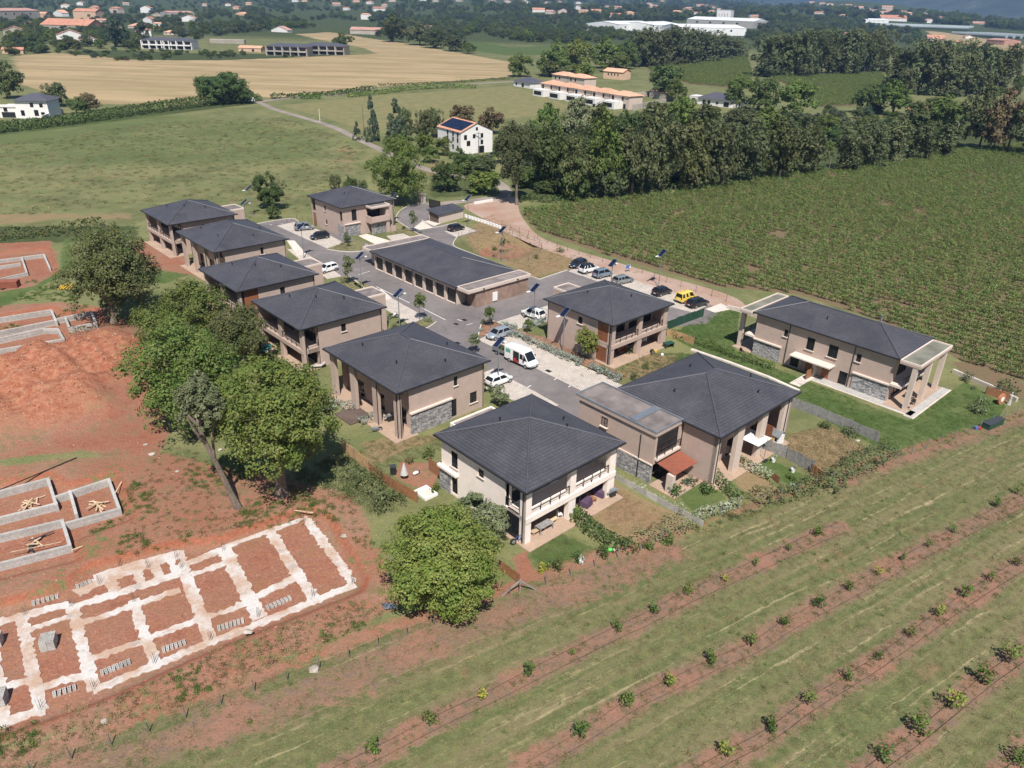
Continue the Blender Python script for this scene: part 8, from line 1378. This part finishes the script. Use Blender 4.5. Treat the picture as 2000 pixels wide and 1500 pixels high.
# ------------------------------------------------------------------ distant woods: masses of tree crowns
PRO = {k: [unit_o for unit_o in COL.objects if unit_o.name.startswith('crown') and unit_o.data == UC.get((k, j))][:1] for k in ('oak', 'dark', 'olive', 'hedge') for j in (0, 1, 2)}
PROT = []; HB = np.array([(x, y, w) for L in VIL.values() for x, y, w, f in L], float)
for k in ('oak', 'dark', 'olive', 'hedge', 'blue'):
    for j in (0, 1, 2):
        if (k, j) in UC: PROT += [q for q in COL.objects if q.data == UC[(k, j)]][:1]
NO = [[(25, 112), (260, 120), (738, 108), (600, 64), (700, 70), (1000, 122), (1000, 150), (525, 195), (330, 210), (120, 190), (40, 168)], [(1195, 68), (1480, 74), (1480, 40), (1200, 44)], [(900, 78), (1000, 90), (1095, 88), (1080, 110), (900, 98)], [(1690, 52), (1980, 84), (1980, 62), (1880, 52), (1690, 36)], [(1780, 66), (2000, 112), (2000, 92), (1860, 64)], [(270, 98), (700, 112), (700, 72), (515, 74), (450, 84), (270, 68)], [(560, 40), (640, 36), (650, 22), (570, 22)], [(590, 46), (700, 58), (740, 46), (640, 36)], [(1500, 38), (1580, 37), (1580, 28), (1500, 28)], [(400, 84), (460, 84), (460, 70), (400, 70)], [(680, 66), (740, 66), (740, 46), (680, 46)]]
def woods(name, px, n, r0, r1, seed, zf=0.85, clump=0.0):
    rng = np.random.default_rng(seed); A = np.array(px, float); lo, hi = A.min(0), A.max(0); out = []
    Q = lo+rng.random((n*3, 2))*(hi-lo); k = in_poly(px, Q[:, 0], Q[:, 1])
    for z in NO: k &= ~in_poly(z, Q[:, 0], Q[:, 1])
    for hx, hy, hw in HB: k &= ~((Q[:, 0] > hx-6) & (Q[:, 0] < hx+8+hw*0.5) & (Q[:, 1] > hy-3) & (Q[:, 1] < hy+7))
    k &= (wob(Q[:, 0], Q[:, 1]*3.5, 0.045, seed)+clump > -0.25); Q = Q[k][:n]; P = GHv(Q[:, 0], Q[:, 1])
    R = rng.uniform(r0, r1, len(P)); zz = R*rng.uniform(0.75, 1.15, len(P))*zf; pts = [(p.x, p.y, p.z+z*0.8) for p, z in zip(P, zz)]
    return scatter(name, pts, rng.random(len(P))*6.28, R, PROT, zs=zz)
woods('distant_wood', [(0, 0), (420, 0), (520, 20), (430, 60), (420, 95), (260, 96), (120, 100), (0, 116)], 760, 3.2, 7.0, 1, clump=0.2)
woods('distant_wood', [(420, 0), (1010, 0), (1000, 30), (900, 78), (740, 72), (660, 50), (520, 62), (420, 70), (480, 30)], 950, 3.8, 8.5, 2, clump=0.25)
woods('distant_wood', [(900, 60), (1000, 20), (1210, 40), (1260, 70), (1200, 82), (1090, 86), (1000, 80)], 620, 4, 8, 3, clump=0.8)
woods('distant_wood', [(1000, 0), (1560, 0), (1560, 40), (1480, 45), (1200, 42), (1000, 26)], 1100, 5, 12, 4, clump=0.7)
woods('distant_wood', [(1440, 40), (1700, 30), (1800, 44), (1790, 66), (1640, 74), (1480, 84), (1440, 70)], 560, 4, 9, 5, clump=0.5)
woods('distant_wood', [(1560, 4), (2000, 46), (2000, 62), (1900, 52), (1690, 38), (1560, 30)], 800, 6, 14, 6, clump=0.7)
woods('distant_wood', [(1600, 74), (1780, 68), (1990, 112), (1990, 135), (1760, 92), (1600, 82)], 230, 3.5, 6.5, 7)
woods('distant_wood', [(1740, 95), (2000, 140), (2000, 205), (1880, 190), (1740, 130)], 60, 3, 5, 8)
woods('wood_undergrowth', [(1000, 300), (1100, 255), (1300, 235), (1620, 230), (1640, 300), (1450, 340), (1130, 385), (1010, 380)], 260, 2.2, 4.2, 9, clump=1.0)
woods('village_scrub', [(90, 104), (260, 122), (420, 122), (560, 114), (700, 110), (640, 100), (420, 100), (250, 98)], 130, 1.5, 3.2, 10, 0.6)
woods('meadow_scrub', [(1600, 215), (1780, 225), (1900, 245), (1870, 262), (1700, 250), (1620, 250)], 40, 1.5, 3.5, 11)
# ------------------------------------------------------------------ haze
HZ = NT('haze_air'); pv = HZ.n('VolumePrincipled'); pv.inputs['Color'].default_value = (0.33, 0.56, 1.0, 1); pv.inputs['Density'].default_value = HAZE; pv.inputs['Anisotropy'].default_value = 0.1
HZ.t.links.new(pv.outputs[0], HZ.out.inputs['Volume']); MAT['haze_air'] = HZ.m
hz = MB().box(-14000, 16000, -400, 14500, -60, 1500).build('haze', HZ.m); tag(hz, kind='stuff')
